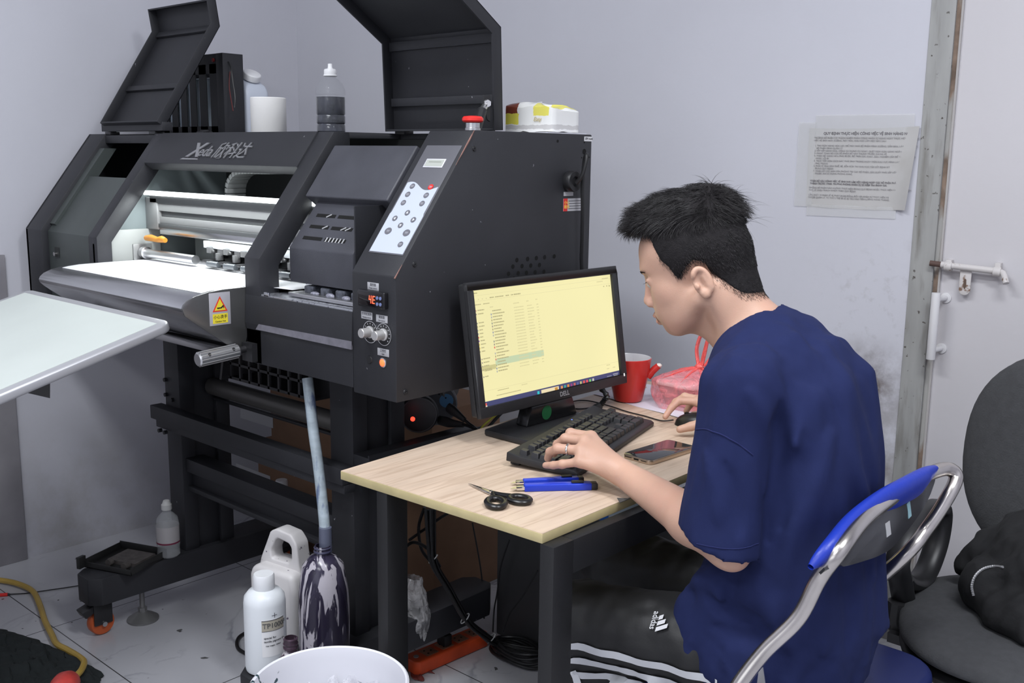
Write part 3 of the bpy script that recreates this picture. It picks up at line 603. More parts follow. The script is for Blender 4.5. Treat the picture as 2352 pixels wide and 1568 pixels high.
# cable chain
pts = spline([(-2.66, 1.70, 1.16), (-2.665, 1.70, 1.235), (-2.655, 1.70, 1.275), (-2.615, 1.70, 1.303), (-2.55, 1.70, 1.309), (-2.40, 1.70, 1.312), (-1.95, 1.70, 1.330), (-1.72, 1.70, 1.338)], 12)
L0 = [0]
for i in range(1, len(pts)): L0.append(L0[-1]+(pts[i]-pts[i-1]).length)
def along(s):
    for i in range(1, len(pts)):
        if L0[i] >= s:
            t = (s-L0[i-1])/max(L0[i]-L0[i-1], 1e-9); return pts[i-1].lerp(pts[i], t), (pts[i]-pts[i-1]).normalized()
    return pts[-1], (pts[-1]-pts[-2]).normalized()
chm = mat('white chain plastic', (.62, .64, .63), .4)
q = MB(); s = 0
while s < L0[-1]-.02:
    p, t = along(s+.008); nrm = Vector((t.z, 0, -t.x))
    q.box(-.0070, .0070, -.032, .032, -.006, .008, MX(p, t, (0, 1, 0), nrm if nrm.z > 0 or abs(nrm.z) < .01 else nrm)); s += .0165
q.build('cable_chain', chm, P, bev=.0015)
# print carriage
car = mat('carriage sheet', (.052, .053, .064), .45, noise=.15, nscale=10, bump=.2, bscale=500)
ch = MB(); ch.prism([(1.405, 1.066), (1.405, 1.146), (1.495, 1.258), (1.56, 1.258), (1.56, 1.066)], 'x', -1.985, -1.752); cb = ch.build('print_carriage', car, P, bev=.003)
cn = Vector((0, 1.495-1.405, 1.258-1.146)).normalized(); cnn = Vector((0, -cn.z, cn.y)); CMX = MX((0, 1.405, 1.146), (1, 0, 0), cn, cnn)
for (x0_, x1_, s_) in ((-1.955, -1.885, .094), (-1.875, -1.800, .094), (-1.955, -1.885, .062), (-1.875, -1.800, .062), (-1.955, -1.885, .030), (-1.875, -1.800, .030)):
    q = MB(); q.box(x0_, x1_, s_-.0045, s_+.0045, -.001, .0006, CMX); q.build('vent_slot', vent, cb, bev=.0)
q = MB()
for i in range(6): q.box(-1.870+i*.012, -1.866+i*.012, .024, .036, .0006, .0009, CMX)
for x_, s_ in ((-1.915, .094), (-1.905, .062), (-1.838, .062), (-1.822, .062)): q.tube([CMX @ Vector((x_, s_-.004, .0007)), CMX @ Vector((x_+.014, s_+.004, .0007))], .0016, 6)
q.build('carriage_wires', mat('pale wires', (.45, .45, .46), .4), cb)
q = MB(); q.box(-2.012, -1.716, .005, .156, -.055, -.002, MX(sl(0, .178, 0), (1, 0, 0), SD, SN)); q.build('carriage_lid', car, cb, bev=.004, seg=3)
q = MB(); q.box(-1.752, -1.748, 1.41, 1.56, 1.066, 1.25); q.build('carriage_side', black, cb)
# capping station tray
traym = mat('ink splashed steel', (.45, .46, .50), .3, .7); ramp_mix(traym, 120, .58, .62, (.05, .05, .08), detail=4)
q = MB(); q.box(-2.042, -1.702, 1.362, 1.50, 1.028, 1.034); q.box(-2.042, -1.702, 1.49, 1.56, 1.03, 1.06); q.prism([(KY+.002, 1.03), (KY+.002, 1.040), (KY+.008, 1.040), (KY+.008, 1.03)], 'x', -2.03, -2.01); q.build('capping_tray', traym, P, bev=.001)
q = MB(); q.prism([(-1.965, 1.385), (-1.702, 1.385), (-1.702, 1.425), (-1.965, 1.425)], 'z', 1.036, 1.045); q.build('tray_rail', alu, P, bev=.001)
for x_ in (-1.915, -1.855, -1.80, -1.745):
    q = MB(); q.box(x_-.017, x_+.017, 1.405, 1.45, 1.044, 1.062); q.build('cap_block', mat('inky rubber', (.06, .065, .08), .25, noise=.6, nscale=80), P, bev=.004)
for x_, h_ in ((-1.888, .0045), (-1.832, .006), (-1.775, .0055), (-1.727, .006)):
    q = MB(); q.ell((x_, 1.404, 1.047), (.014, .008, h_), 10, 6); q.build('dried_ink', mat('dried ink residue', (.22, .22, .27), .35, noise=.6, nscale=120), P)
# crank handle at the front
hp0, hp1 = Vector((-2.09, 1.218, .8895)), Vector((-2.09, 1.322, .897)); hd = (hp1-hp0).normalized()
q = MB(); q.lathe([(.014, 0), (.017, .003), (.017, .105), (.014, .108)], hp0, 24, hd); hh = q.build('crank_handle', alu, P)
q = MB()
for k in range(12):
    a = 2*PI*k/12; x_, y_, z_ = frame(hd); o_ = (x_*math.cos(a)+y_*math.sin(a))*.0168
    q.cyl(hp0+o_+hd*.004, hp0+o_+hd*.103, .0015, n=6)
q.build('grip_rib', mat('grip light', (.7, .7, .71), .3, .8), hh)
for s_ in (.024, .088):
    q = MB(); x_, y_, z_ = frame(hd); o_ = hp0+hd*s_+Vector((.75, 0, .5)).normalized()*.0165; q.cyl(o_, o_+Vector((.75, 0, .5)).normalized()*.0015, .004, n=14); q.build('grip_screw', rubber, hh)
q = MB(); q.cyl(hp1-hd*.004, hp1+hd*.05, .008); q.box(-2.102, -2.06, 1.345, 1.40, .87, .914); q.build('crank_shaft', blackpl, P)
# cabinet lamp inside the machine
l = bpy.data.lights.new('printer_lamp_light', 'AREA'); l.shape = 'RECTANGLE'; l.size = .66; l.size_y = .03; l.energy = 2.1; l.color = (.93, 1, 1)
o = bpy.data.objects.new('printer_lamp_light', l); COL.objects.link(o); o.location = (-2.49, 1.500, 1.228); o.rotation_euler = (math.radians(-32), 0, 0)
l2 = l.copy(); l2.size = .22; l2.energy = .45; o = bpy.data.objects.new('printer_lamp_light', l2); COL.objects.link(o); o.location = (-1.86, 1.505, 1.205); o.rotation_euler = (math.radians(-20), 0, 0)
# ---- stand
def leg(x0, x1, name):
    q = MB(); q.box(x0, x1, 1.49, 1.535, .18, .87); q.box(x0+.01, x1-.01, 1.535, 1.61, .18, .87); q.box(x0, x1, 1.61, 1.655, .18, .87); return q.build(name, black, P, bev=.002)
leg(-2.745, -2.665, 'stand_leg'); leg(-1.955, -1.868, 'stand_leg')
for cx in (-2.705, -1.885):
    q = MB(); q.prism([(cx-.055, 1.22), (cx-.030, 1.19), (cx+.030, 1.19), (cx+.055, 1.22), (cx+.055, 1.93), (cx+.03, 1.96), (cx-.03, 1.96), (cx-.055, 1.93)], 'z', .105, .185)
    q.build('foot_beam', black, P, bev=.003)
    for y_ in ((1.36, 1.83) if cx < -2 else (1.36, 1.60)):
        q = MB(); q.lathe([(.045, 0), (.045, .006), (.030, .016), (.012, .026), (.012, .034), (.0075, .036), (.0075, .11)], (cx+.005, y_, 0), 28); q.lathe([(.013, .030), (.013, .040)], (cx+.005, y_, 0), 6); q.build('levelling_foot', mat('dull zinc', (.22, .22, .22), .45, .6), P)
    for y_ in ((1.235, 1.90) if cx < -2 else (1.235,)):
        q = MB(); q.box(cx-.03, cx+.03, y_-.03, y_+.03, .098, .106); q.box(cx-.024, cx-.019, y_-.028, y_+.026, .035, .1); q.box(cx+.019, cx+.024, y_-.028, y_+.026, .035, .1); q.prism([(y_-.06, .085), (y_-.02, .098), (y_+.0, .085), (y_-.05, .065)], 'x', cx-.02, cx+.02)
        cs = q.build('caster', blackpl, P, bev=.002)
        q = MB(); q.lathe([(.02, -.017), (.033, -.015), (.036, -.010), (.036, .010), (.033, .015), (.02, .017)], (cx, y_, .0362), 28, (1, 0, 0)); q.build('caster_wheel', mat('orange wheel', (.50, .10, .03), .4), cs)
        q = MB(); q.cyl((cx-.028, y_, .036), (cx+.028, y_, .036), .007); q.build('axle', alu, cs)
def xrail(name, x0, x1, y0, y1, z0, z1, m=black): q = MB(); q.box(x0, x1, y0, y1, z0, z1); return q.build(name, m, P, bev=.002)
xrail('cross_rail', -2.765, -1.86, 1.45, 1.488, .585, .625); xrail('cross_rail', -2.745, -1.86, 1.456, 1.49, .562, .585)
xrail('cross_rail', -2.665, -1.955, 1.50, 1.56, .432, .472); xrail('cross_rail', -2.665, -1.955, 1.52, 1.56, .385, .432); xrail('cross_rail', -2.665, -1.955, 1.505, 1.53, .372, .386)
rollm = mat('dusty roller', (.115, .11, .105), .4, .3)
q = MB(); q.cyl((-2.665, 1.60, .675), (-1.955, 1.60, .675), .026); q.build('take_up_roller', rollm, P)
q = MB(); q.cyl((-2.665, 1.90, .735), (-1.955, 1.90, .735), .032); q.build('take_up_roller', rollm, P)
xrail('guide_strip', -2.665, -1.955, 1.60, 1.615, .632, .640)
for x_, y_, z_ in ((-2.735, 1.488, .70), (-2.735, 1.488, .655), (-2.70, 1.488, .645), (-2.72, 1.455, .555), (-2.69, 1.455, .555)):
    q = MB(); q.cyl((x_, y_-.006, z_), (x_, y_+.004, z_), .006, n=12); q.build('bolt_head', blackpl, P)
xrail('side_beam', -1.868, -1.81, 1.49, 1.88, .605, .655)
q = MB(); q.box(-1.812, -1.808, 1.49, 1.88, .60, .662); q.build('side_beam_edge', black, P)
# slotted crate hung below the body
q = MB()
for i in range(9): x_ = -2.44+i*.045; q.box(x_, x_+.008, 1.52, 1.526, .745, .865)
for z_ in (.745, .785, .825, .86): q.box(-2.46, -2.07, 1.52, 1.526, z_, z_+.007)
q.box(-2.46, -2.07, 1.526, 1.80, .742, .748); q.prism([(1.50, .742), (1.86, .742), (1.86, .865), (1.52, .865)], 'x', -2.462, -2.452)
q.build('slotted_tray', blackpl, P)
q = MB(); q.box(-2.665, -2.47, 1.92, 1.925, .62, .78); q.build('rear_plate', mat('off white plate', (.50, .50, .50), .6), P)
# ================================================================ DESK
wood = mat('oak laminate', (.60, .465, .355), .42, noise=.10, nscale=5, stretch=(9, .9, 1))
ramp_mix(wood, 7, .50, .60, (.42, .30, .21), detail=9, stretch=(16, .8, 1), fac=.5, distort=.6)
ramp_mix(wood, 3, .50, .8, (.70, .57, .45), detail=6, stretch=(6, .7, 1), fac=.6)
edge = mat('yellow edge band', (.50, .42, .22), .45, noise=.08, nscale=30)
DC = [(-1.542, 1.198), (-1.036, 1.217), (-1.060, 2.330), (-1.612, 2.310)]
dblack = mat('desk black metal', (.012, .012, .013), .45, noise=.1, nscale=8, bump=.15, bscale=900); ramp_mix(dblack, 60, .765, .775, (.20, .20, .20), detail=3)
D = thing('computer_desk', 'small oak-topped desk with black square metal legs', 'desk', (-1.3, 1.75, 0))
def inset(p, k): c = (sum(q[0] for q in p)/4, sum(q[1] for q in p)/4); return [(q[0]+(c[0]-q[0])*k, q[1]+(c[1]-q[1])*k) for q in p]
b = MB(); b.prism(DC, 'z', .7325, .7496); top = b.build('tabletop', edge, D, bev=.0012)
b = MB(); b.prism(inset(DC, .0015), 'z', .7494, .7502); b.build('laminate_surface', wood, top)
for (x, y) in ((-1.441, 1.204), (-1.041, 1.217), (-1.075, 2.25), (-1.58, 2.24)):
    b = MB(); b.box(x, x+.03, y, y+.052, 0, .7325); b.build('leg', dblack, D, bev=.0015)
b = MB(); b.box(-1.036, -1.012, 1.27, 2.25, .672, .732); b.build('side_rail', dblack, D, bev=.0015)
b = MB(); b.box(-1.411, -1.041, 2.26, 2.29, .69, .732); b.build('back_rail', dblack, D, bev=.0015)
b = MB(); b.prism([(-1.056, 1.448), (-1.0365, 1.430), (-1.0365, 1.462)], 'z', .7500, .7510); lab(b.build('chipped_corner', mat('chip dark', (.10, .10, .10), .6), top), 'dark chip in the desk edge')
# ---- monitor
mon_p = Vector((-1.458, 1.750, .942)); tilt = math.atan2(.045, .285)
mz = Vector((-math.sin(tilt), 0, math.cos(tilt))); my = Vector((0.012, 1, 0)).normalized(); my = (my-mz*my.dot(mz)).normalized(); mx_ = my.cross(mz)   # mx_ points at the viewer
mon_c = Vector((-1.4745, 1.7555, .957))
MM = MX(mon_c, my, mz, mx_)                         # local: x along the width, y up, z out of the screen
Mo = thing('computer_monitor', 'black flat monitor with a pale yellow screen, standing on the oak desk', 'monitor', (-1.44, 1.74, .75))
mbk = mat('monitor plastic', (.022, .022, .024), .42, bump=.15, bscale=700)
hw, hh_ = .255, .1445
b = MB(); b.M = MM
for (x0, x1, y0, y1) in ((-hw, hw, hh_-.018, hh_), (-hw, hw, -hh_, -hh_+.023), (-hw, -hw+.018, -hh_+.023, hh_-.018), (hw-.018, hw, -hh_+.023, hh_-.018)): b.box(x0, x1, y0, y1, -.010, .003)
b.build('bezel', mbk, Mo, bev=.0015)
b = MB(); b.M = MM; b.box(-hw+.002, hw-.002, -hh_+.002, hh_-.002, -.03, -.0056); b.box(-hw+.06, hw-.06, -hh_+.03, hh_-.03, -.055, -.03); b.build('back_shell', mbk, Mo, bev=.006, seg=3)
scr = mat('lit screen', (.02, .02, .02), .3, emit=(.905, .835, .435), estr=1.0)
nt = scr.node_tree; N = nt.nodes; L = nt.links
tn = N.new('ShaderNodeTexNoise'); tn.inputs['Scale'].default_value = 3.0; tn.inputs['Detail'].default_value = 1; tcx = N.new('ShaderNodeTexCoord'); L.new(tcx.outputs['Object'], tn.inputs['Vector'])
cr = N.new('ShaderNodeMapRange'); cr.inputs['From Min'].default_value = .3; cr.inputs['From Max'].default_value = .7; cr.inputs['To Min'].default_value = .93; cr.inputs['To Max'].default_value = 1.04; L.new(tn.outputs['Fac'], cr.inputs[0]); L.new(cr.outputs[0], N['Principled BSDF'].inputs['Emission Strength'])
sw, sh = hw-.018, hh_-.0205
b = MB(); b.M = MM; b.box(-sw, sw, -sh-.0025+.0, sh+.0025, -.006, -.0045); so = b.build('screen', scr, Mo)
def sbox(x0, x1, y0, y1, m, z=.0, nm='window_text', par=None):
    q = MB(); q.M = MM; q.box(x0, x1, y0, y1, -.0045, -.0043+z); return q.build(nm, m, par or so)
def em(name, c, s=1.0): return mat(name, (.01, .01, .01), .4, emit=c, estr=s)
sx0, sy1, sy0 = -sw, sh+.0025, -sh-.0025
tb = sbox(-sw, sw, sy0, sy0+.0155, em('task bar', (.055, .060, .16)), nm='task_bar')
sbox(-.052, .008, sy0+.0030, sy0+.0125, em('search pill', (.85, .72, .45)), .0002, 'search_field', tb)
cols = [(.03, .55, .60), (.75, .30, .10), (.05, .35, .30), (.75, .25, .05), (.30, .05, .20), (.55, .12, .10), (.10, .12, .30), (.50, .45, .20), (.75, .10, .08), (.80, .08, .10), (.20, .55, .15), (.55, .55, .50)]
sbox(-.0655, -.0585, sy0+.0045, sy0+.0115, em('ic0', cols[0]), .0002, 'task_icon', tb)
sbox(-.006, .004, sy0+.005, sy0+.011, em('ico', (.60, .28, .05)), .0004, 'task_icon', tb)
for i in range(1, 12): sbox(.004+i*.0115, .0105+i*.0115, sy0+.0045, sy0+.0110, em('ic%d' % i, cols[i]), .0002, 'task_icon', tb)
sbox(-sw+.003, -sw+.010, sy0+.004, sy0+.0125, em('icw', (.80, .12, .08)), .0002, 'task_icon', tb); sbox(-sw+.006, -sw+.011, sy0+.003, sy0+.007, em('icw2', (.8, .75, .6)), .0004, 'task_icon', tb)
sbox(sw-.026, sw-.006, sy0+.0085, sy0+.0105, em('clock', (.40, .40, .45)), .0002, 'clock_text', tb); sbox(sw-.024, sw-.008, sy0+.0045, sy0+.0065, em('clock', (.4, .4, .45)), .0002, 'clock_text', tb)
sbox(sw-.05, sw-.032, sy0+.0060, sy0+.0085, em('tray', (.22, .22, .30)), .0002, 'tray_icons', tb)
dk = em('screen text', (.46, .415, .21)); fa = em('faint screen text', (.70, .64, .34)); ln = em('screen line', (.66, .60, .33))
rg = random.Random(3)
def words(x, y, n, w, m, h=.0022):
    q = MB(); q.M = MM; cx_ = x
    while cx_ < x+w:
        ww = rg.uniform(.0022, .006); q.box(cx_, min(cx_+ww, x+w), y, y+h, -.0045, -.0042); cx_ += ww+.0009
    return q.build('window_text', m, so)
W2 = 2*sw
def U(u, v): return (-sw+W2*u, sy1-(sy1-sy0)*v)     # screen fractions from the upper left corner
def wd(u, v, wfrac, m, h=.0022): x, y = U(u, v); return words(x, y-h, 1, W2*wfrac, m, h)
wd(.005, .02, .03, dk); wd(.93, .035, .05, dk, .0014); wd(.11, .072, .028, dk); wd(.146, .072, .055, dk); wd(.215, .072, .022, dk); wd(.25, .072, .015, dk); wd(.27, .071, .045, dk, .0026)
for u in (.01, .035, .06, .085): wd(u, .074, .006, fa)
wd(.01, .118, .04, dk, .0018); wd(.065, .118, .04, dk, .0018); wd(.885, .058, .05, fa); wd(.935, .108, .008, dk); wd(.96, .108, .008, dk); wd(.98, .108, .008, dk, .003)
for v in (.045, .092): x, y = U(0, v); sbox(-sw, sw, y-.0004, y, ln, nm='window_line')
x, y = U(0, .935-.085); sbox(-sw, sw, y-.0004, y, ln, nm='window_line')
sc_ = [em('side ico%d' % i, c) for i, c in enumerate([(.55, .28, .22), (.35, .30, .25), (.30, .32, .25), (.55, .50, .30), (.45, .45, .40), (.30, .33, .40), (.75, .12, .10), (.28, .10, .45), (.75, .55, .10), (.75, .55, .10), (.5, .45, .25)])]
for i, v in enumerate((.165, .195, .27, .30, .33, .36, .39, .42, .45, .48, .51)):
    x, y = U(.012, v); sbox(x, x+.003, y-.003, y, sc_[i], nm='sidebar_icon'); wd(.025, v+.0, rg.uniform(.018, .045), dk)
for v in (.575, .605, .635, .665, .725): wd(.03, v, rg.uniform(.02, .045), dk); x, y = U(.018, v); sbox(x, x+.003, y-.003, y, sc_[1], nm='sidebar_icon')
x, y = U(0, .68); sbox(-sw, -sw+W2*.105, y, y+.010, em('selected row', (.62, .57, .26)), nm='sidebar_selection'); wd(.03, .697-.02, .05, dk)
for k, u in enumerate((.105, .26, .35, .415)): wd(u, .152+k*-.004, (.02, .04, .015, .012)[k], fa)
hl = em('highlighted row', (.56, .66, .42)); x, y = U(.105, .648); sbox(x, -sw+W2*.435, y-.002, y+.0125, hl, nm='highlighted_rows')
for i in range(21):
    v = .185+i*.0257
    wd(.118, v, rg.uniform(.045, .085), dk, .0024); wd(.262, v, .065, fa, .0020); wd(.352, v, rg.uniform(.02, .05), fa, .0020); wd(.418, v, .014, fa, .0020)
    if i not in (0, 9, 13, 17): x, y = U(.106, v); sbox(x, x+.0030, y-.0040, y, sc_[6] if i in (12, 16) else (dk if i % 3 == 0 else sc_[(i*5) % 6]), nm='file_icon')
wd(.10, .865, .075, dk, .0014); wd(.09, .905, .16, dk, .0016); wd(.26, .862, .04, fa); wd(.90, .862, .03, dk, .001); wd(.90, .893, .02, fa); wd(.95, .893, .02, fa)
text('DELL', .0150, MM @ Matrix.Translation((.018, -hh_+.0115, .0033)), mat('silver print', (.42, .42, .44), .3, .5), Mo, name='maker_logo', align='CENTER', bold=.0002)
b = MB(); b.M = MM; b.box(hw-.011, hw-.0075, -hh_+.018, -hh_+.025, .0028, .0036); b.build('power_light', em('white led', (1, 1, 1), 1.2), Mo)
nk = mat('glossy stand', (.012, .012, .013), .2)
b = MB(); b.prism([(1.655, .766), (1.835, .766), (1.815, .811), (1.670, .811)], 'x', -1.495, -1.460); b.box(-1.575, -1.552, 1.69, 1.81, .80, .95); b.box(-1.575, -1.490, 1.69, 1.81, .79, .811); b.build('stand_neck', nk, Mo, bev=.004, seg=2)
b = MB(); b.prism([(-1.520, 1.580), (-1.378, 1.580), (-1.452, 1.850), (-1.555, 1.850)], 'z', .7510, .766); b.build('stand_base', mbk, Mo, bev=.004, seg=2)
b = MB(); b.lathe([(.0165, 0), (.0165, .0006), (.001, .0006)], (-1.4598, 1.722, .789), 24, (1, 0, .0)); lab(b.build('round_sticker', mat('green sticker', (.02, .14, .05), .4), Mo), 'round green sticker')
# ---- keyboard
ka = math.radians(15.5); kx, ky = Vector((-math.sin(ka), math.cos(ka), 0)), Vector((-math.cos(ka), -math.sin(ka), 0))  # kx: left to right of the keyboard, ky: front to back
ko = Vector((-1.180, 1.487, .7502)); kt = math.radians(4.5)
KM = MX(ko, kx, ky*math.cos(kt)+Vector((0, 0, 1))*math.sin(kt), (kx.cross(ky*math.cos(kt)+Vector((0, 0, 1))*math.sin(kt))))
Kb = thing('keyboard', 'black full-size keyboard under the left hand, in front of the monitor', 'keyboard', ko)
kbm = mat('keyboard plastic', (.020, .020, .022), .45, bump=.1, bscale=600); kym = mat('key plastic', (.028, .028, .031), .4, noise=.15, nscale=30)
b = MB(); b.M = KM; b.prism([(.0, .0), (.0, .010), (.008, .014), (.128, .016), (.152, .020), (.156, .018), (.156, .0)], 'x', 0, .445); b.build('case', kbm, Kb, bev=.002)
b = MB(); b.M = KM; b.box(.02, .06, .135, .155, -.0105, 0); b.build('folding_foot', kbm, Kb); b = MB(); b.M = KM; b.box(.385, .425, .135, .155, -.0105, 0); b.build('folding_foot', kbm, Kb)
Uu = .0189
rows_ = [(5.35, [(0, 1)]+[(2+i, 1) for i in range(4)]+[(6.5+i, 1) for i in range(4)]+[(11+i, 1) for i in range(4)]+[(15.25+i, 1) for i in range(3)]),
 (4.0, [(i, 1) for i in range(13)]+[(13, 2)]+[(15.25+i, 1) for i in range(3)]+[(18.5+i, 1) for i in range(4)]),
 (3.0, [(0, 1.5)]+[(1.5+i, 1) for i in range(12)]+[(13.5, 1.5)]+[(15.25+i, 1) for i in range(3)]+[(18.5+i, 1) for i in range(3)]),
 (2.0, [(0, 1.75)]+[(1.75+i, 1) for i in range(11)]+[(12.75, 2.25)]+[(18.5+i, 1) for i in range(3)]),
 (1.0, [(0, 2.25)]+[(2.25+i, 1) for i in range(10)]+[(12.25, 2.75), (16.25, 1)]+[(18.5+i, 1) for i in range(3)]),
 (0.0, [(0, 1.25), (1.25, 1.25), (2.5, 1.25), (3.75, 6.25), (10, 1.25), (11.25, 1.25), (12.5, 1.25), (13.75, 1.25)]+[(15.25+i, 1) for i in range(3)]+[(18.5, 2), (20.5, 1)])]
for ry, ks in rows_:
    for kx0, kw in ks:
        x0 = .010+kx0*Uu+.0008; x1 = .010+(kx0+kw)*Uu-.0008; y0 = .014+ry*Uu+.0008; y1 = y0+Uu-.0016
        zt = .0245-.0008*math.sin(ry)
        i_ = .0020
        b = MB(); b.M = KM
        vs = [(x0, y0, .0135), (x1, y0, .0135), (x1, y1, .0145), (x0, y1, .0145), (x0+i_, y0+i_*1.2, zt), (x1-i_, y0+i_*1.2, zt), (x1-i_, y1-i_*.5, zt+.0008), (x0+i_, y1-i_*.5, zt+.0008)]
        b.add(vs, [(3, 2, 1, 0), (4, 5, 6, 7), (0, 1, 5, 4), (1, 2, 6, 5), (2, 3, 7, 6), (3, 0, 4, 7)]); b.build('key', kym, Kb, bev=.0006, seg=1)
b = MB(); b.M = KM; b.cyl((.30, .146, .0185), (.30, .146, .0192), .002, n=10); b.build('status_light', em('blue led', (.15, .25, 1), 2), Kb)
# ---- mouse and phone
ms = thing('computer_mouse', 'black computer mouse under the right hand on the desk', 'mouse', (-1.225, 1.985, .7502))
def mouse(u, v):
    t = u*2*PI; r = v
    x = -.055*math.cos(t)*r; y = .029*math.sin(t)*r; return Vector((-1.225, 1.985, .7505))+Vector((math.cos(.25)*x-math.sin(.25)*y, math.sin(.25)*x+math.cos(.25)*y, .033*math.sqrt(max(0, 1-r**2.6))*(1-.25*(-x/.055)*.6)))
b = MB(); b.grid(mouse, 36, 14); b.add([mouse(k/36, 1.0) for k in range(36)], [tuple(range(35, -1, -1))]); b.build('mouse_shell', mat('mouse plastic', (.016, .016, .017), .35), ms)
b = MB(); b.ell((-1.250, 1.979, .7765), (.009, .003, .0055), 14, 8); b.build('scroll_wheel', rubber, ms)
ph = thing('smartphone', 'smartphone with a champagne metal rim lying face up beside the keyboard', 'phone', (-1.155, 1.735, .7502))
pc = Vector((-1.160, 1.737, .7506)); pa = math.radians(-3); PM = MX(pc, (math.cos(pa), math.sin(pa), 0), (-math.sin(pa), math.cos(pa), 0), (0, 0, 1))
def rrect(w, h, r, n=6):
    out = []
    for cx_, cy_, a0 in ((w/2-r, h/2-r, 0), (-w/2+r, h/2-r, PI/2), (-w/2+r, -h/2+r, PI), (w/2-r, -h/2+r, 3*PI/2)):
        out += [(cx_+r*math.cos(a0+PI/2*k/n), cy_+r*math.sin(a0+PI/2*k/n)) for k in range(n+1)]
    return out
gold = mat('champagne metal', (.55, .45, .36), .28, .9)
b = MB(); b.prism(rrect(.076, .158, .012), 'z', 0, .0092, PM); fr_ = b.build('rim', gold, ph, bev=.0012)
b = MB(); b.prism(rrect(.073, .155, .011), 'z', .0092, .0099, PM); b.build('glass', mat('phone glass', (.03, .03, .034), .03, spec=.8), ph, bev=.0004)
b = MB(); b.box(-.006, .006, -.0796, -.079, .003, .0062, PM); b.box(-.030, -.012, -.0795, -.079, .0042, .0056, PM); b.box(.012, .026, -.0795, -.079, .0042, .0056, PM); b.build('port', vent, fr_)
# ---- scissors
scs = thing('scissors', 'steel scissors with black plastic rings near the desk edge', 'scissors', (-1.22, 1.29, .7502))
z0 = .7502
tip = Vector((-1.301, 1.310, z0+.002)); piv = Vector((-1.232, 1.301, z0+.003)); hnd = mat('scissor grip', (.010, .010, .011), .3)
sd = (piv-tip).normalized(); sp = Vector((-sd.y, sd.x, 0))
for k, (sg, c_) in enumerate(((1, Vector((-1.166, 1.305, 0))), (-1, Vector((-1.184, 1.262, 0))))):
    b = MB(); b.prism([(0, 0), (.066, -.006*sg), (.082, -.006*sg), (.084, .003*sg), (.05, .0035*sg)], 'z', .001+.002*k, .0026+.002*k, MX((tip.x, tip.y, z0), sd, sp, (0, 0, 1)))
    bl = b.build('blade', chrome, scs, bev=.0003)
    d_ = Vector((c_.x-piv.x, c_.y-piv.y, 0)).normalized(); n_ = Vector((-d_.y, d_.x, 0))
    ring = [Vector((c_.x, c_.y, z0+.0065))+d_*(.020+(.004 if k else 0))*math.cos(t)+n_*.0155*math.sin(t) for t in [2*PI*i/28 for i in range(28)]]
    b = MB(); b.tube(ring, .0052, 10, closed=True, sq=1.15); b.build('ring_handle', hnd, scs)
    b = MB(); b.tube([piv+sd*.004+Vector((0, 0, .002)), piv.lerp(Vector((c_.x, c_.y, z0+.006)), .35), Vector((c_.x, c_.y, z0+.0065))-d_*.021], [.0035, .0055, .006], 10); b.build('shank', hnd, scs)
b = MB(); b.lathe([(.004, 0), (.004, .003), (.002, .0042), (.0005, .0042)], (piv.x-.0, piv.y, z0+.0045), 14); b.build('pivot_screw', chrome, scs)
# ---- two box cutters
def cutter(a, c_, w, h, label, gp):
    a, c_ = Vector(a), Vector(c_); d_ = (c_-a); L_ = d_.length; d_.normalize(); n_ = Vector((-d_.y, d_.x, 0)); M_ = MX(a, d_, n_, (0, 0, 1))
    t = thing('box_cutter', label, 'utility knife', (a+c_)/2, group=gp)
    blue = mat('blue plastic', (.015, .045, .50), .3)
    q = MB(); q.M = M_; q.prism([(.026, -w*.42), (L_*.62, -w*.42), (L_*.72, -w*.55), (L_*.93, -w*.5), (L_*.93, w*.5), (L_*.62, w*.5), (.026, w*.42)], 'z', 0, h); o = q.build('body', blue, t, bev=.0018, seg=3)
    q = MB(); q.M = M_; q.box(L_*.93-.001, L_, -w*.5, w*.5, .0006, h-.0004); q.build('end_cap', blackpl, t, bev=.0018)
    q = MB(); q.M = M_; q.box(L_*.70, L_*.84, -w*.26, w*.26, h, h+.0035); q.build('slider', blackpl, t, bev=.0012)
    q = MB(); q.M = M_; q.box(.012, .030, -w*.34, w*.34, h*.25, h*.75); q.build('blade_sleeve', chrome, t, bev=.0004)
    q = MB(); q.M = M_; q.prism([(0, -w*.30), (.014, -w*.30), (.014, w*.28), (.008, w*.28)], 'z', h*.4, h*.52); q.build('blade', chrome, t)
    return t
cutter((-1.2210, 1.340, .7503), (-1.1150, 1.4650, .7503), .019, .013, 'blue box cutter in front, nearer the scissors', 'box cutters')
cutter((-1.2440, 1.3640, .7503), (-1.1600, 1.4800, .7503), .015, .011, 'thin blue box cutter behind, beside the keyboard', 'box cutters')
# ---- mug, paper, takeout bag
pz = Vector((0, 0, .7502)); ppm = mat('white paper sheet', (.70, .68, .76), .6, bump=.3, bscale=12)
pcs = [at(1362, 905, 'z', .751), at(1568, 962, 'z', .751), at(1640, 905, 'z', .751), at(1478, 880, 'z', .751)]
def paperf(u, v):
    p = (pcs[0]*(1-u)+pcs[1]*u)*(1-v)+(pcs[3]*(1-u)+pcs[2]*u)*v
    return Vector((p.x, p.y, .7506+.0016*(math.sin(u*9+v*4)+1)*(1-v*.5)*.6))
b = MB(); b.grid(paperf, 16, 12, .0003); tag(b.build('paper_sheet', ppm), 'crumpled white sheet of paper under the red mug', 'paper')
mg = Vector((-1.492, 2.080, .7530)); M_ = thing('mug', 'red tapered mug with a white inside behind the monitor', 'mug', mg)
redg = mat('red glaze', (.52, .030, .025), .25, noise=.1, nscale=10)
b = MB(); b.lathe([(.034, 0), (.037, .004), (.047, .05), (.0535, .088), (.0560, .109), (.0545, .1105)], mg, 40, capt=False); b.build('mug_body', redg, M_)
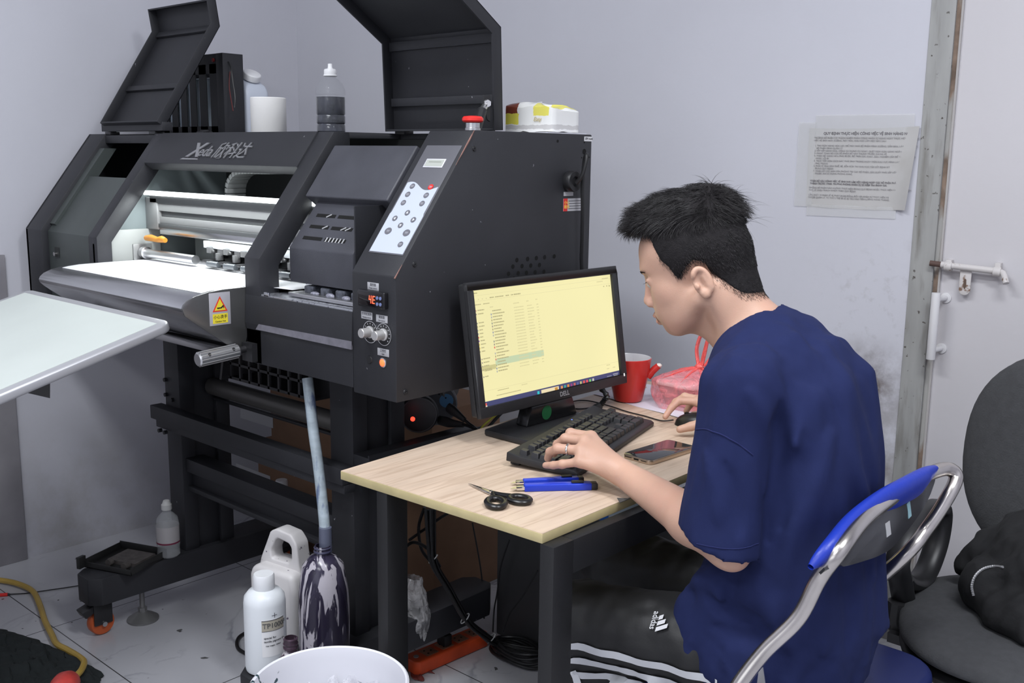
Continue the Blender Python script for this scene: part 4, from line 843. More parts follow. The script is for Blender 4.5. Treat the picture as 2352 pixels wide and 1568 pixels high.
b = MB(); b.lathe([(.0545, .1105), (.053, .108), (.050, .085), (.043, .04), (.032, .008), (.001, .007)], mg, 40, capb=False, capt=False); lab(b.build('mug_inside', mat('white glaze', (.75, .73, .74), .25), M_), 'white glazed inside')
hdv = Vector((.62, .38, 0)).normalized(); c_ = mg+Vector((0, 0, .066))
b = MB(); b.tube(spline([c_+hdv*.048+Vector((0, 0, -.004)), c_+hdv*.060+Vector((0, 0, .012)), c_+hdv*.074+Vector((0, 0, .026))], 5), [.010, .009, .0085], 12); lab(b.build('broken_handle', redg, M_), 'stub of a broken handle')
b = MB(); b.ell(c_+hdv*.0745+Vector((0, 0, .0265)), (.008, .008, .006), 10, 6); b.ell(mg+hdv*.040+Vector((0, 0, .035)), (.006, .006, .004), 10, 6); b.build('handle_break', mat('bare clay', (.75, .66, .60), .6), M_)
def film_mat(name, col, a, rough=.18, vein_=True):
    m = bpy.data.materials.new(name); m.use_nodes = True; nt = m.node_tree; N = nt.nodes; L = nt.links; b = N['Principled BSDF']
    b.inputs['Base Color'].default_value = (*col, 1); b.inputs['Roughness'].default_value = rough; b.inputs['Alpha'].default_value = a
    tc = N.new('ShaderNodeTexCoord'); t = N.new('ShaderNodeTexNoise'); t.inputs['Scale'].default_value = 28; t.inputs['Detail'].default_value = 3; t.inputs['Distortion'].default_value = 1.5
    L.new(tc.outputs['Object'], t.inputs['Vector']); u = N.new('ShaderNodeBump'); u.inputs['Strength'].default_value = 1.0; u.inputs['Distance'].default_value = .008
    L.new(t.outputs['Fac'], u.inputs['Height']); L.new(u.outputs[0], b.inputs['Normal'])
    if vein_:
        r = N.new('ShaderNodeMapRange'); r.inputs['From Min'].default_value = .35; r.inputs['From Max'].default_value = .68; r.inputs['To Min'].default_value = a-.12; r.inputs['To Max'].default_value = min(1, a+.22); L.new(t.outputs['Fac'], r.inputs[0]); L.new(r.outputs[0], b.inputs['Alpha'])
    return m
pink = film_mat('pink plastic film', (.95, .26, .29), .46)
bc = Vector((-1.362, 2.138, .7520)); bg = thing('takeout_bag', 'knotted pink plastic bag holding a clear takeout box', 'bag', bc)
def bagf(u, v):
    t = u*2*PI; h = v; r = .090*(1-.06*math.cos(2*t))*((.86+.14*math.sin(min(1, h*2.2)*PI*.5)) if h < .55 else math.cos((h-.55)/.45*PI*.5)**.62*1.0)
    r = max(r, .006); n_ = mnoise.noise(Vector((math.cos(t)*2.2, math.sin(t)*2.2, h*4)))*.012
    x = math.cos(t)*(r+n_)+.030*h*h; y = math.sin(t)*(r*.86+n_)+.01*h*h; z = .098*h**.9+n_*.6*(1-h)*h*3
    return bc+Vector((x, y, max(z, .0005)))
b = MB(); b.grid(bagf, 48, 24); b.build('bag_film', pink, bg, recalc=True)
kn = bagf(0, 1.0)
pink2 = film_mat('pink plastic folds', (.90, .14, .13), .72)
b = MB(); b.ell(kn+Vector((0, 0, .002)), (.012, .010, .010), 12, 8)
for k in range(9):
    a = k*.7; e = bagf(a/(2*PI), .72); b.tube(spline([kn, (kn+e)/2+Vector((0, 0, .004)), e], 5), [.004, .0025, .0006], 6)
b.build('knot', pink2, bg)
for k, (dx, dy) in enumerate(((-.008, 0.0), (.012, .006))):
    pts_ = [kn+Vector((dx*.2, dy, .006)), kn+Vector((dx-.004, dy+.004, .045)), kn+Vector((dx+.006, dy+.006, .085)), kn+Vector((dx+.016, dy+.008, .098)), kn+Vector((dx+.024, dy+.008, .080)), kn+Vector((dx+.020, dy+.006, .042)), kn+Vector((dx*.2+.008, dy+.002, .006))]
    b = MB(); b.tube(spline(pts_, 6), .0038, 8, sq=1.8); b.build('bag_loop', pink2, bg)
bx_ = thing('takeout_box', 'clear plastic takeout box with a white lid inside the pink bag', 'food box', bc+Vector((0, 0, .002)))
b = MB(); b.prism(rrect(.125, .10, .02), 'z', .052, .060, Matrix.Translation(bc)); b.build('box_lid', mat('box white', (.75, .72, .72), .5), bx_, bev=.002)
b = MB()
def tub(u, v):
    o = rrect(.085+.034*v, .062+.034*v, .018); p = o[int(u*27.999) % 28]; return bc+Vector((p[0], p[1], .003+.049*v))
b.grid(tub, 28, 2, .001); b.build('box_tub', mat('clear tub', (.55, .45, .45), .15, alpha=.45), bx_)
b = MB(); b.ell(bc+Vector((0, 0, .022)), (.040, .032, .017), 16, 10); b.build('food', mat('dark food', (.10, .05, .04), .5, noise=.5, nscale=60), bx_)
# ---- cables on the desk
cab = mat('black cable', (.010, .010, .011), .4)
def cable(name, label, pts_, r, m=cab, group=None, n=8, cat='cable'):
    q = MB(); q.tube(spline(pts_, n), r, 8); o = q.build(name, m); return tag(o, label, cat, group)
cable('mouse_cable', 'thin black mouse cable running behind the keyboard', [(-1.283, 1.973, .758)]+[at(x, y, 'z', .7535) for x, y in ((1520, 966), (1480, 955), (1440, 945), (1400, 932), (1350, 920), (1315, 922), (1290, 935))], .0017)
cable('keyboard_cable', 'thin black keyboard cable behind the monitor stand', [KM @ Vector((.27, .155, .012))]+[at(x, y, 'z', .7535) for x, y in ((1370, 938), (1330, 939), (1290, 937), (1250, 945))], .0019)
p_ = [at(1392, 905, 'y', 1.93), at(1388, 918, 'y', 1.93), at(1380, 930, 'y', 1.92), at(1360, 945, 'y', 1.90)]
vc = thing('video_cable', 'thick black video cable with a ribbed plug below the monitor', 'cable', p_[3])
b = MB(); b.tube(spline([(-1.49, 1.90, .85), p_[0], p_[1], p_[2]], 8), [.0075, .0050]*12+[.006], 10); b.build('ribbed_sleeve', cab, vc)
b = MB(); b.tube([p_[2], p_[2].lerp(p_[3], .5), p_[3]+Vector((-.0, -.01, -.004))], [.009, .012, .012], 8, sq=.7); b.build('plug', blackpl, vc)
cable('power_cable', 'black cable loop hanging behind the monitor stand', [(-1.515, 1.86, .86), (-1.52, 1.84, .79), (-1.52, 1.82, .762), (-1.55, 1.78, .77), (-1.56, 1.74, .80), (-1.53, 1.72, .86)], .0042)
fl_ = lambda x, y, z=.012: at(x, y, 'z', z)
# ================================================================ THINGS ON THE PRINTER
zt = TZ
rk = thing('ink_rack', 'black slotted ink rack standing on the printer behind the raised left lid', 'rack', (-3.15, 1.92, zt))
for xa_, xb_ in ((-3.39, -3.376), (-2.985, -2.945)): b = MB(); b.box(xa_, xb_, 1.85, 1.925, zt, 1.672); b.build('rack_side', black, rk, bev=.001)
b = MB()
xs_ = [-3.376]+[v for x in (-3.28, -3.22, -3.16, -3.10, -3.035) for v in (x-.011, x+.011)]+[-2.985]
for i in range(0, len(xs_), 2): b.box(xs_[i], xs_[i+1], 1.85, 1.853, zt, 1.64)
b.box(-3.376, -2.985, 1.85, 1.853, zt, zt+.03); b.box(-3.376, -2.985, 1.85, 1.853, 1.61, 1.64)
b.build('slotted_front', black, rk)
b = MB(); b.box(-3.376, -2.985, 1.856, 1.92, zt, 1.60); b.build('ink_bag', mat('pale ink bag', (.62, .72, .80), .4), rk, bev=.01)
b = MB(); b.box(-3.376, -2.985, 1.853, 1.856, 1.64, 1.672); b.box(-3.376, -2.985, 1.925, 1.932, zt, 1.672); b.build('rack_back', black, rk)
b = MB(); b.cyl((-3.0, 1.848, 1.652), (-3.0, 1.852, 1.652), .006); b.build('red_button', mat('dull red', (.25, .02, .02), .4), rk)
b = MB(); b.tube(spline([(-2.944, 1.87, 1.645), (-2.92, 1.865, 1.62), (-2.905, 1.86, 1.58), (-2.888, 1.855, 1.535), (-2.885, 1.85, 1.50)], 6), .0022, 6); b.build('sensor_wire', cab, rk)
b = MB(); b.tube(spline([(-2.944, 1.875, 1.615), (-2.935, 1.865, 1.575), (-2.925, 1.86, 1.55), (-2.91, 1.855, 1.52), (-2.895, 1.85, 1.49)], 6), .0018, 6); b.build('sensor_wire', mat('red black wire', (.10, .015, .015), .5), rk)
hdpe = mat('milky plastic', (.56, .60, .68), .35)
jg = thing('plastic_jug', 'milky plastic jug with a tilted white cap behind the ink rack', 'jug', (-3.07, 2.03, zt))
jf = MB(); jf.box(-3.18, -2.93, 1.985, 2.05, zt-.012, zt); jf.build('rear_shelf', black, P)
b = MB(); b.prism([(-3.11, zt+.0003), (-2.955, zt+.0003), (-2.951, 1.558), (-2.963, 1.578), (-3.02, 1.610), (-3.09, 1.613), (-3.11, 1.603)], 'y', 1.936, 2.03); b.build('jug_body', hdpe, jg, bev=.018, seg=4)
a = Vector((.42, 0, -.25)).normalized(); ax_ = Vector((.45, 0, .8)).normalized()
b = MB(); b.lathe([(.019, -.012), (.019, .012), (.030, .013), (.030, .032), (.027, .035), (.001, .035)], (-3.000, 1.985, 1.590), 24, ax_); b.build('cap', white, jg, bev=.001)
b = MB(); b.lathe([(.018, -.01), (.018, .016), (.001, .017)], (-3.075, 1.98, 1.612), 20, (-.1, 0, 1)); lab(b.build('small_cap', mat('pale teal cap', (.45, .62, .64), .4), jg), 'pale teal cap')
rc = Vector((-2.556, 1.75, zt))
RR_ = .0505
tr = thing('paper_towel_roll', 'white paper towel roll standing on top of the printer', 'roll', rc)
b = MB(); b.lathe([(.016, 0), (.049, 0), (.0505, .003), (.0505, .101), (.049, .103), (.016, .103), (.016, .0)], rc, 48, capb=False, capt=False); b.build('paper', mat('tissue paper', (.80, .79, .77), .9, bump=.4, bscale=40), tr)
b = MB(); b.lathe([(.014, .0), (.016, .0), (.016, .1), (.014, .1)], rc, 24, capb=False, capt=False); b.build('core', mat('cardboard tube', (.35, .24, .15), .8), tr)
# ink bottle
def clear(name, col, a, rough=.08): return mat(name, col, rough, alpha=a)
ic = Vector((-2.272, 1.755, zt))
ib = thing('ink_bottle', 'clear plastic bottle half full of dark ink on top of the printer', 'bottle', ic)
R_ = .040
pr_ = [(.001, .001), (R_*.85, .0), (R_, .008), (R_*.98, .028), (R_*.94, .031), (R_, .035), (R_, .056), (R_*.95, .060), (R_, .064), (R_, .118), (R_*.95, .122), (R_, .126), (R_*.98, .140), (R_*.80, .162), (R_*.45, .176), (R_*.37, .180), (R_*.37, .186)]
pr_ = [(r, h*.82) for r, h in pr_]
b = MB(); b.lathe(pr_, ic, 40, capb=False, capt=False); b.build('bottle_wall', clear('clear bottle', (.45, .47, .50), .14), ib)
b = MB(); b.lathe([(.001, .003)]+[(r*.94, h) for r, h in pr_[1:10]]+[(R_*.90, .096), (.001, .096)], ic, 36); lab(b.build('ink', mat('thin black ink', (.012, .013, .026), .15, noise=.6, nscale=40), ib), 'dark ink in the lower half')
b = MB(); b.lathe([(r*.72, h*.82) for r, h in [(.0245, .184), (.026, .186), (.0245, .189), (.0235, .190), (.0235, .203), (.021, .207), (.010, .209), (.0085, .214), (.0085, .224), (.001, .225)]], ic, 32); b.build('cap', white, ib)
#Vector((-.036, -.022, .098)), (.55, -.83, 0), (.83, .55, 0), (0, 0, 1))); b.build('torn_label', mat('torn label', (.10, .10, .12), .4, noise=.8, nscale=90), ib)
# tissue pack on the cabinet
tc_ = Vector((-1.665, 1.925, zt))
tp = thing('tissue_pack', 'soft pack of tissues in yellow and white plastic on the control cabinet', 'tissue pack', tc_)
b = MB(); b.M = Matrix.Translation(tc_)
def pack(u, v):
    t = u*2*PI; x = .078*max(-1, min(1, 1.35*math.cos(t))); y = .052*max(-1, min(1, 1.35*math.sin(t)))
    h = .002+.058*min(1, v*2.2); k = 1 if v < .45 else math.cos((v-.45)/.55*PI/2)**.5
    if v > .45: h += .010*(v-.45)/.55+.006*mnoise.noise(Vector((x*30, y*30, v*3)))
    top_ = 1-.25*(x > .05)*(x-.05)/.05*min(1, v*2.2)
    return Vector((x*k, y*k, h*top_+.003*mnoise.noise(Vector((x*40, y*40, v*6)))))
b.grid(pack, 48, 16); b.build('pack_body', mat('white wrap', (.78, .78, .76), .15), tp)
def region_mix(m, lo, hi, c2, wob=.004):
    nt = m.node_tree; N = nt.nodes; L = nt.links; bs_ = N['Principled BSDF']; tc = N.new('ShaderNodeTexCoord'); ns = N.new('ShaderNodeTexNoise'); ns.inputs['Scale'].default_value = 60; L.new(tc.outputs['Object'], ns.inputs['Vector'])
    sb_ = N.new('ShaderNodeVectorMath'); sb_.operation = 'MULTIPLY_ADD'; L.new(ns.outputs['Color'], sb_.inputs[0]); sb_.inputs[1].default_value = (wob*2,)*3; L.new(tc.outputs['Object'], sb_.inputs[2])
    sp_ = N.new('ShaderNodeSeparateXYZ'); L.new(sb_.outputs[0], sp_.inputs[0]); prev = None
    for k in range(3):
        for op, v in (('GREATER_THAN', lo[k]+wob), ('LESS_THAN', hi[k]+wob)):
            q_ = N.new('ShaderNodeMath'); q_.operation = op; L.new(sp_.outputs[k], q_.inputs[0]); q_.inputs[1].default_value = v
            if prev is None: prev = q_
            else: mu = N.new('ShaderNodeMath'); mu.operation = 'MULTIPLY'; L.new(prev.outputs[0], mu.inputs[0]); L.new(q_.outputs[0], mu.inputs[1]); prev = mu
    mx = N.new('ShaderNodeMix'); mx.data_type = 'RGBA'; L.new(prev.outputs[0], mx.inputs[0]); src = bs_.inputs['Base Color']
    if src.links: L.new(src.links[0].from_socket, mx.inputs[6])
    else: mx.inputs[6].default_value = src.default_value
    mx.inputs[7].default_value = (*c2, 1); L.new(mx.outputs[2], src)
pw_ = MATS['white wrap']
region_mix(pw_, (-.2, -.2, .020), (-.030, .2, .046), (.72, .66, .10)); region_mix(pw_, (-.2, -.2, .046), (-.034, .2, .09), (.20, .05, .03))
region_mix(pw_, (.018, -.2, .040), (.066, .2, .09), (.74, .68, .14)); region_mix(pw_, (-.2, -.2, .008), (.2, .2, .018), (.55, .54, .53))
text('Easy', .014, MX(tc_+Vector((.020, -.0545, .031)), (1, 0, 0), (0, 0, 1), (0, -1, 0)), mat('gold print', (.50, .40, .16), .4), tp, shear=.3)
b = MB(); b.box(-1.80, -1.565, 1.83, 1.975, zt, zt+.0022); tag(b.build('paper_sheets', mat('flat paper', (.66, .66, .72), .6)), 'white sheets lying flat under the tissue pack', 'paper')
tp.location.z += .0024
# power cable of the cabinet
pc_ = [(-1.535, 1.902, 1.300), (-1.520, 1.905, 1.318), (-1.515, 1.912, 1.350), (-1.519, 1.918, 1.366), (-1.527, 1.922, 1.350), (-1.530, 1.921, 1.30), (-1.530, 1.924, 1.22), (-1.535, 1.930, 1.13), (-1.545, 1.938, 1.04), (-1.62, 1.95, .92), (-1.75, 1.93, .78), (-1.80, 1.90, .70)]
cable('power_cable', 'black power cable looping from the socket on the cabinet side', pc_, .0052)

# ================================================================ SLOPING TABLE AT THE LEFT
tx0, tx1, ty, tz_ = -2.822, -2.071, 1.150, .990
ta = math.radians(15.6); TD = Vector((0, -math.cos(ta), -math.sin(ta))); TNn = Vector((0, -math.sin(ta), math.cos(ta)))
T = thing('sloping_feed_table', 'pale sloping table board with a silver rim in front of the platen', 'table', (-2.45, .9, 0))
TMx = MX((0, ty, tz_), (1, 0, 0), TD*-1, TNn)
Lt = .66; rr = .03
def brd(x0, x1, y0, y1, r): return [(x0, y0), (x1, y0)]+[(x1-r+r*math.cos(PI/2*k/6), y1-r+r*math.sin(PI/2*k/6)) for k in range(7)]+[(x0+r-r*math.sin(PI/2*k/6), y1-r+r*math.cos(PI/2*k/6)) for k in range(7)]
rimm = mat('silver grey rim', (.40, .40, .42), .35, .3)
b = MB(); b.prism(brd(tx0, tx1, -Lt, 0, rr), 'z', -.022, 0, TMx); b.build('rim', rimm, T, bev=.006, seg=3)
b = MB(); b.prism([(tx0+.026, -Lt+.026), (tx1-.026, -Lt+.026), (tx1-.026, -.024), (tx0+.026, -.024)], 'z', 0, .0008, TMx); b.build('board', mat('greenish white board', (.53, .57, .54), .4, noise=.03, nscale=5), T)
b = MB(); b.prism([(-.36, -.022), (-.20, -.022), (-.235, -.12)], 'x', tx1-.21, tx1-.205, TMx); b.prism([(-.36, -.022), (-.20, -.022), (-.20, -.03), (-.36, -.03)], 'x', tx1-.24, tx1-.205, TMx); b.build('bracket', mat('grey bracket', (.08, .08, .08), .5), T)
b = MB(); b.box(-2.80, -2.40, .60, .64, 0, .82); b.box(-2.80, -2.76, .60, .72, 0, .03); b.box(-2.44, -2.40, .60, .72, 0, .03); b.build('support_frame', black, T)

# ================================================================ FLOOR AND FRAME THINGS
tb_ = thing('metal_tray', 'small black metal tray lying on the left foot of the frame', 'tray', (-2.71, 1.32, .186))
b = MB(); b.M = MX((-2.715, 1.325, .1865), Vector((.93, .37, 0)).normalized(), Vector((-.37, .93, 0)).normalized(), (0, 0, 1))
b.box(-.085, .085, -.075, .075, 0, .003); b.box(-.085, .085, -.075, -.072, 0, .016); b.box(-.085, .085, .072, .075, 0, .026); b.box(-.085, -.082, -.075, .075, 0, .022); b.box(.082, .085, -.075, .075, 0, .022); b.box(-.092, -.080, -.095, -.070, .0, .034)
b.build('tray_shell', mat('black sheet', (.02, .02, .02), .5), tb_, bev=.0008)
b = MB(); b.M = MX((-2.715, 1.325, .1865), Vector((.93, .37, 0)).normalized(), Vector((-.37, .93, 0)).normalized(), (0, 0, 1))
b.box(-.04, .06, -.03, .055, .003, .014); b.cyl((-.02, -.05, .012), (-.02, -.035, .012), .010); b.cyl((.04, -.055, .012), (.04, -.035, .012), .010); b.build('tray_contents', mat('dusty parts', (.09, .08, .075), .6, noise=.3, nscale=60), tb_)
wb_c = Vector((-2.672, 1.437, .186))
wb = thing('water_bottle', 'empty clear bottle with a white cap on the left frame foot', 'bottle', wb_c)
r_ = .033
b = MB(); b.lathe([(.001, .001), (r_*.8, 0), (r_, .006), (r_*.96, .03), (r_, .034), (r_, .10), (r_*.97, .104), (r_*.9, .118), (r_*.45, .134), (.012, .137), (.012, .145)], wb_c, 32, capb=False, capt=False); b.build('bottle_wall', clear('clear bottle two', (.60, .62, .63), .30), wb)
b = MB(); b.lathe([(r_*1.01, .045), (r_*1.01, .096)], wb_c, 32, capb=False, capt=False); lb = b.build('label', clear('washed out label', (.55, .52, .52), .6), wb)
b = MB(); b.lathe([(r_*1.015, .043), (r_*1.015, .048)], wb_c, 32, capb=False, capt=False); b.build('label_stripe', mat('maroon', (.16, .02, .05), .5), lb)
b = MB(); b.lathe([(.0135, .142), (.0150, .143), (.0150, .158), (.012, .161), (.009, .170), (.001, .172)], wb_c, 24); b.build('cap', mat('dull white cap', (.50, .50, .49), .5), wb)
# cardboard boxes behind
card = mat('cardboard', (.22, .125, .075), .85, noise=.08, nscale=10)
cb1 = thing('cardboard_box', 'large brown cardboard box on the floor behind the printer frame', 'box', (-2.75, 2.16, 0), group=None)
b = MB(); b.box(-3.08, -2.15, 2.02, 2.36, 0, .345); b.build('carton', card, cb1, bev=.003)
p = at(543, 1064, 'y', 2.02); q_ = at(622, 1128, 'y', 2.02)
b = MB(); b.box(p.x, q_.x, 2.0185, 2.0198, q_.z, p.z); lb = b.build('label', mat('shaded label', (.45, .45, .46), .6), cb1)
text('WHITE', .017, MX((p.x+.04, 2.0182, (p.z+q_.z)/2), (1, 0, 0), (0, 0, 1), (0, -1, 0)), ink_txt, lb, bold=.0005)
cb2 = thing('cardboard_box', 'brown cardboard box with a white label, stacked on the larger one', 'box', (-2.75, 2.16, .346))
b = MB(); b.box(-3.02, -2.18, 2.04, 2.34, .346, .60); b.build('carton', card, cb2, bev=.003)
b = MB(); b.box(-2.62, -2.612, 2.0385, 2.04, .35, .595); b.build('tape', mat('brown tape', (.14, .07, .04), .3), cb2)
p = at(552, 930, 'y', 2.04); q_ = at(628, 983, 'y', 2.04)
b = MB(); b.box(p.x, q_.x, 2.0385, 2.0398, q_.z, p.z); b.build('label', MATS['shaded label'], cb2)
bc2 = at(648, 1150, 'y', 1.93); bc2.z = 0
sb2 = thing('chemical_bottle', 'white bottle with a blue label between the frame and the cardboard box', 'bottle', bc2)
hgt = at(648, 1102, 'y', 1.93).z
b = MB(); b.lathe([(.030, 0), (.034, .004), (.034, hgt-.07), (.030, hgt-.055), (.018, hgt-.045), (.018, hgt-.04)], bc2, 28); b.build('bottle_body', mat('dim white bottle', (.62, .68, .72), .4), sb2)
b = MB(); b.lathe([(.021, hgt-.042), (.021, hgt-.006), (.019, hgt)], bc2, 24); b.build('cap', white, sb2)
b = MB(); b.prism([(bc2.x+.0345*math.cos(a), bc2.y+.0345*math.sin(a)) for a in [-1.2+i*.1 for i in range(20)]]+[(bc2.x+.030*math.cos(a), bc2.y+.030*math.sin(a)) for a in [.7-i*.1 for i in range(20)]], 'z', hgt-.16, hgt-.075); b.build('label', mat('blue label', (.04, .30, .55), .4), sb2)
bl_ = at(588, 1205, 'z', .02); bl_.z = 0
b = MB(); b.lathe([(.022, 0), (.022, .02), (.018, .028), (.001, .028)], (bl_.x, bl_.y, 0), 20); tag(b.build('bottle_cap', mat('sky blue cap', (.03, .28, .60), .4)), 'sky blue cap on the floor behind the frame foot', 'cap')
# waste hose and bottles on the right foot
tm = mat('cloudy hose', (.36, .42, .46), .25, noise=.25, nscale=14, stretch=(1, 1, 3)); ramp_mix(tm, 20, .52, .62, (.12, .16, .26), detail=5, stretch=(2, 2, .5))
hp = [at(706, 868, 'y', 1.42), at(712, 920, 'y', 1.415), at(720, 990, 'y', 1.41), at(730, 1060, 'y', 1.40), at(738, 1130, 'y', 1.395), at(745, 1200, 'y', 1.39), at(748, 1262, 'y', 1.385)]
hz = thing('waste_hose', 'cloudy blue-grey waste hose hanging from the printer into the stained bottle', 'hose', hp[-1])
b = MB(); b.tube(spline(hp, 6), .0128, 14); b.build('hose_tube', tm, hz)
b = MB(); b.tube([hp[-1]+Vector((0, 0, .055)), hp[-1]+Vector((0, 0, .02)), hp[-1]+Vector((0, 0, -.03))], [.0148, .015, .015], 16); b.build('hose_sleeve', mat('inky sleeve', (.10, .11, .16), .3), hz)
wc_ = Vector((-1.842, 1.375, .1862))
wst = thing('waste_bottle', 'large bottle stained with dark purple ink below the waste hose', 'bottle', wc_)
wm_ = mat('ink stained plastic', (.035, .030, .055), .22, noise=.6, nscale=10)
ramp_mix(wm_, 9, .50, .52, (.50, .47, .52), detail=4, stretch=(2.2, 2.2, .35), distort=1.2, fac=.9); ramp_mix(wm_, 14, .54, .57, (.02, .016, .035), detail=5, stretch=(2, 2, .4), distort=1.5)
topz = at(747, 1266, 'y', 1.375).z-.1862
b = MB(); b.lathe([(.050, 0), (.060, .004), (.060, .13), (.058, .165), (.048, topz-.035), (.030, topz-.014), (.018, topz-.008), (.018, topz+.012), (.016, topz+.012)], wc_, 36, capt=False); b.build('bottle_body', wm_, wst)
b = MB(); b.lathe([(.0185, topz-.004), (.021, topz-.002), (.021, topz+.0), (.0185, topz+.002)], wc_, 24, capb=False, capt=False); b.lathe([(.0185, topz+.006), (.0205, topz+.008), (.0185, topz+.010)], wc_, 24, capb=False, capt=False); b.build('neck_ring', mat('inky neck', (.05, .05, .09), .3), wst)
jc = Vector((-2.035, 1.415, 0)); jg2 = thing('jerry_can', 'dirty white plastic can with a looped handle behind the white bottle', 'jug', jc)
dw = mat('dirty white plastic', (.62, .60, .60), .45, noise=.04, nscale=8); ramp_mix(dw, 70, .70, .73, (.10, .08, .12), detail=3); ramp_mix(dw, 5, .55, .8, (.42, .39, .38), detail=7)
b = MB()
jt = .445
prj = [(-.085, 0), (.07, 0), (.07, jt-.13), (.055, jt-.085), (.048, jt-.028), (.030, jt-.006), (-.018, jt), (-.040, jt-.010), (-.056, jt-.045), (-.075, jt-.085), (-.085, jt-.12)]
JM = MX(jc, Vector((.98, .18, 0)).normalized(), Vector((-.18, .98, 0)).normalized(), (0, 0, 1))
hole = [(-.038, jt-.082), (.020, jt-.082), (.030, jt-.070), (.030, jt-.040), (.022, jt-.030), (-.014, jt-.024), (-.024, jt-.030), (-.040, jt-.060)]
# a can outline with the handle hole cut by bridging outer and inner loops
def ringmesh(q, outer, inner, y0, y1, M_):
    n = 44
    def res(poly):
        P = [Vector((a, c2)) for a, c2 in poly]; c0 = Vector((-.005, jt-.055)); out = []
        for k in range(n):
            a = 2*PI*k/n; d_ = Vector((math.cos(a), math.sin(a))); best = None
            for i in range(len(P)):
                A, B = P[i]-c0, P[(i+1) % len(P)]-c0; e = B-A; den = d_.x*(-e.y)+e.x*d_.y
                if abs(den) < 1e-12: continue
                t = (A.x*(-e.y)+e.x*A.y)/den; s_ = (d_.x*A.y-d_.y*A.x)/den
                if t > 0 and -1e-6 <= s_ <= 1+1e-6: best = t if best is None else min(best, t)
            out.append(c0+d_*(best or .01))
        return out
    O, I = res(outer), res(inner); vs = []
    for yy in (y0, y1):
        for p in O: vs.append((p.x, yy, p.y))
        for p in I: vs.append((p.x, yy, p.y))
    fs = []
    for k in range(n):
        j = (k+1) % n
        fs += [(k, j, n+j, n+k), (2*n+k, 3*n+k, 3*n+j, 2*n+j), (k, 2*n+k, 2*n+j, j), (n+k, n+j, 3*n+j, 3*n+k)]
    return q.add(vs, fs, M_)
up_ = [p for p in prj if p[1] > .28]
outer = [(-.085, jt-.16), (.07, jt-.16)]+[p for p in prj[2:]]
ringmesh(b, outer, hole, -.022, .022, JM); b.build('can_handle', dw, jg2, bev=.007, seg=3)
b = MB(); b.prism([(-.085, 0), (.07, 0), (.07, jt-.13), (.060, jt-.095), (-.055, jt-.092), (-.078, jt-.10), (-.085, jt-.12)], 'y', -.055, .055, JM); b.build('can_body', dw, jg2, bev=.014, seg=4)
tpc = Vector((-1.893, 1.247, .1862)); tpb = thing('solution_bottle', 'white bottle with a printed TP1000F label on the right frame foot', 'bottle', tpc)
wb3 = mat('white hdpe', (.72, .75, .78), .35); ramp_mix(wb3, 40, .73, .76, (.08, .08, .12), detail=3, stretch=(1, 1, .5))
b = MB(); b.lathe([(.040, 0), (.046, .004), (.0475, .012), (.0475, .165), (.0455, .180), (.036, .192), (.022, .198), (.021, .200)], tpc, 40); b.build('bottle_body', wb3, tpb)
b = MB(); b.lathe([(.0235, .196), (.0245, .199), (.0240, .228), (.022, .232), (.001, .232)], tpc, 36); b.build('cap', mat('white cap', (.74, .75, .77), .4, bump=.3, bscale=90), tpb)
lang = math.atan2(-1.247, 1.893)+.45
def wrap(x, z, r=.0479): a = lang+x/r; return tpc+Vector((r*math.cos(a), r*math.sin(a), z))
def wrapped(name, x0, x1, z0, z1, m, par, r=.0479, n=10):
    q = MB(); q.grid(lambda u, v: wrap(x0+(x1-x0)*u, z0+(z1-z0)*v, r), n, 1, .0003); return q.build(name, m, par)
lb = wrapped('label', -.030, .026, .050, .140, mat('bright label', (.80, .80, .81), .5), tpb)
wrapped('label_band', -.030, .026, .112, .137, mat('beige band', (.42, .39, .32), .5), lb, .0482)
wrapped('label_rule', -.030, .026, .1365, .138, ink_txt, lb, .0484); wrapped('label_rule', -.030, .026, .1115, .1125, ink_txt, lb, .0484)
def wrap_text(s, size, x, z, m, par, r=.0486, bold=0):
    t = text(s, size, Matrix.Identity(4), m, None, bold=bold); me = t.data
    for v in me.vertices:
        p = wrap(x+v.co.x, z+v.co.y, r+v.co.z); v.co = p-origin(par)
    t.parent = par
wrap_text('TP1000F', .0165, -.0285, .1245, mat('grey letters', (.10, .10, .10), .5), lb, bold=.0002)
for i, s_ in enumerate(('special for', 'textile pigment ink')): wrap_text(s_, .0068, -.026, .096-i*.0085, ink_txt, lb)
wrap_text('Net weight: 1000ml', .0045, -.022, .077, ink_txt, lb)
wrapped('cross_mark', -.0065, .0065, .1475, .1485, ink_txt, lb, .0482); wrapped('cross_mark', -.0005, .0005, .142, .154, ink_txt, lb, .0482)
# small brown bottle
sc_c = at(667, 1465, 'y', 1.205); sc_c.z -= .034
sbt = thing('brown_bottle', 'open brown bottle streaked with ink, its neck just behind the bucket rim', 'bottle', (sc_c.x, sc_c.y, 0))
brn = mat('inky brown', (.05, .03, .045), .25, noise=.5, nscale=60); ramp_mix(brn, 30, .56, .6, (.45, .42, .44), detail=4, stretch=(1, 1, .4))
b = MB(); b.lathe([(.028, -sc_c.z+.001), (.032, -sc_c.z+.005), (.032, -.03), (.028, -.015), (.0135, .004), (.0135, .010), (.016, .012), (.0165, .016), (.0150, .019), (.0165, .023), (.0150, .027), (.0160, .034), (.0125, .036), (.0125, .02), (.001, .02)], sc_c+Vector((0, 0, .0)), 28); b.build('bottle_body', brn, sbt)
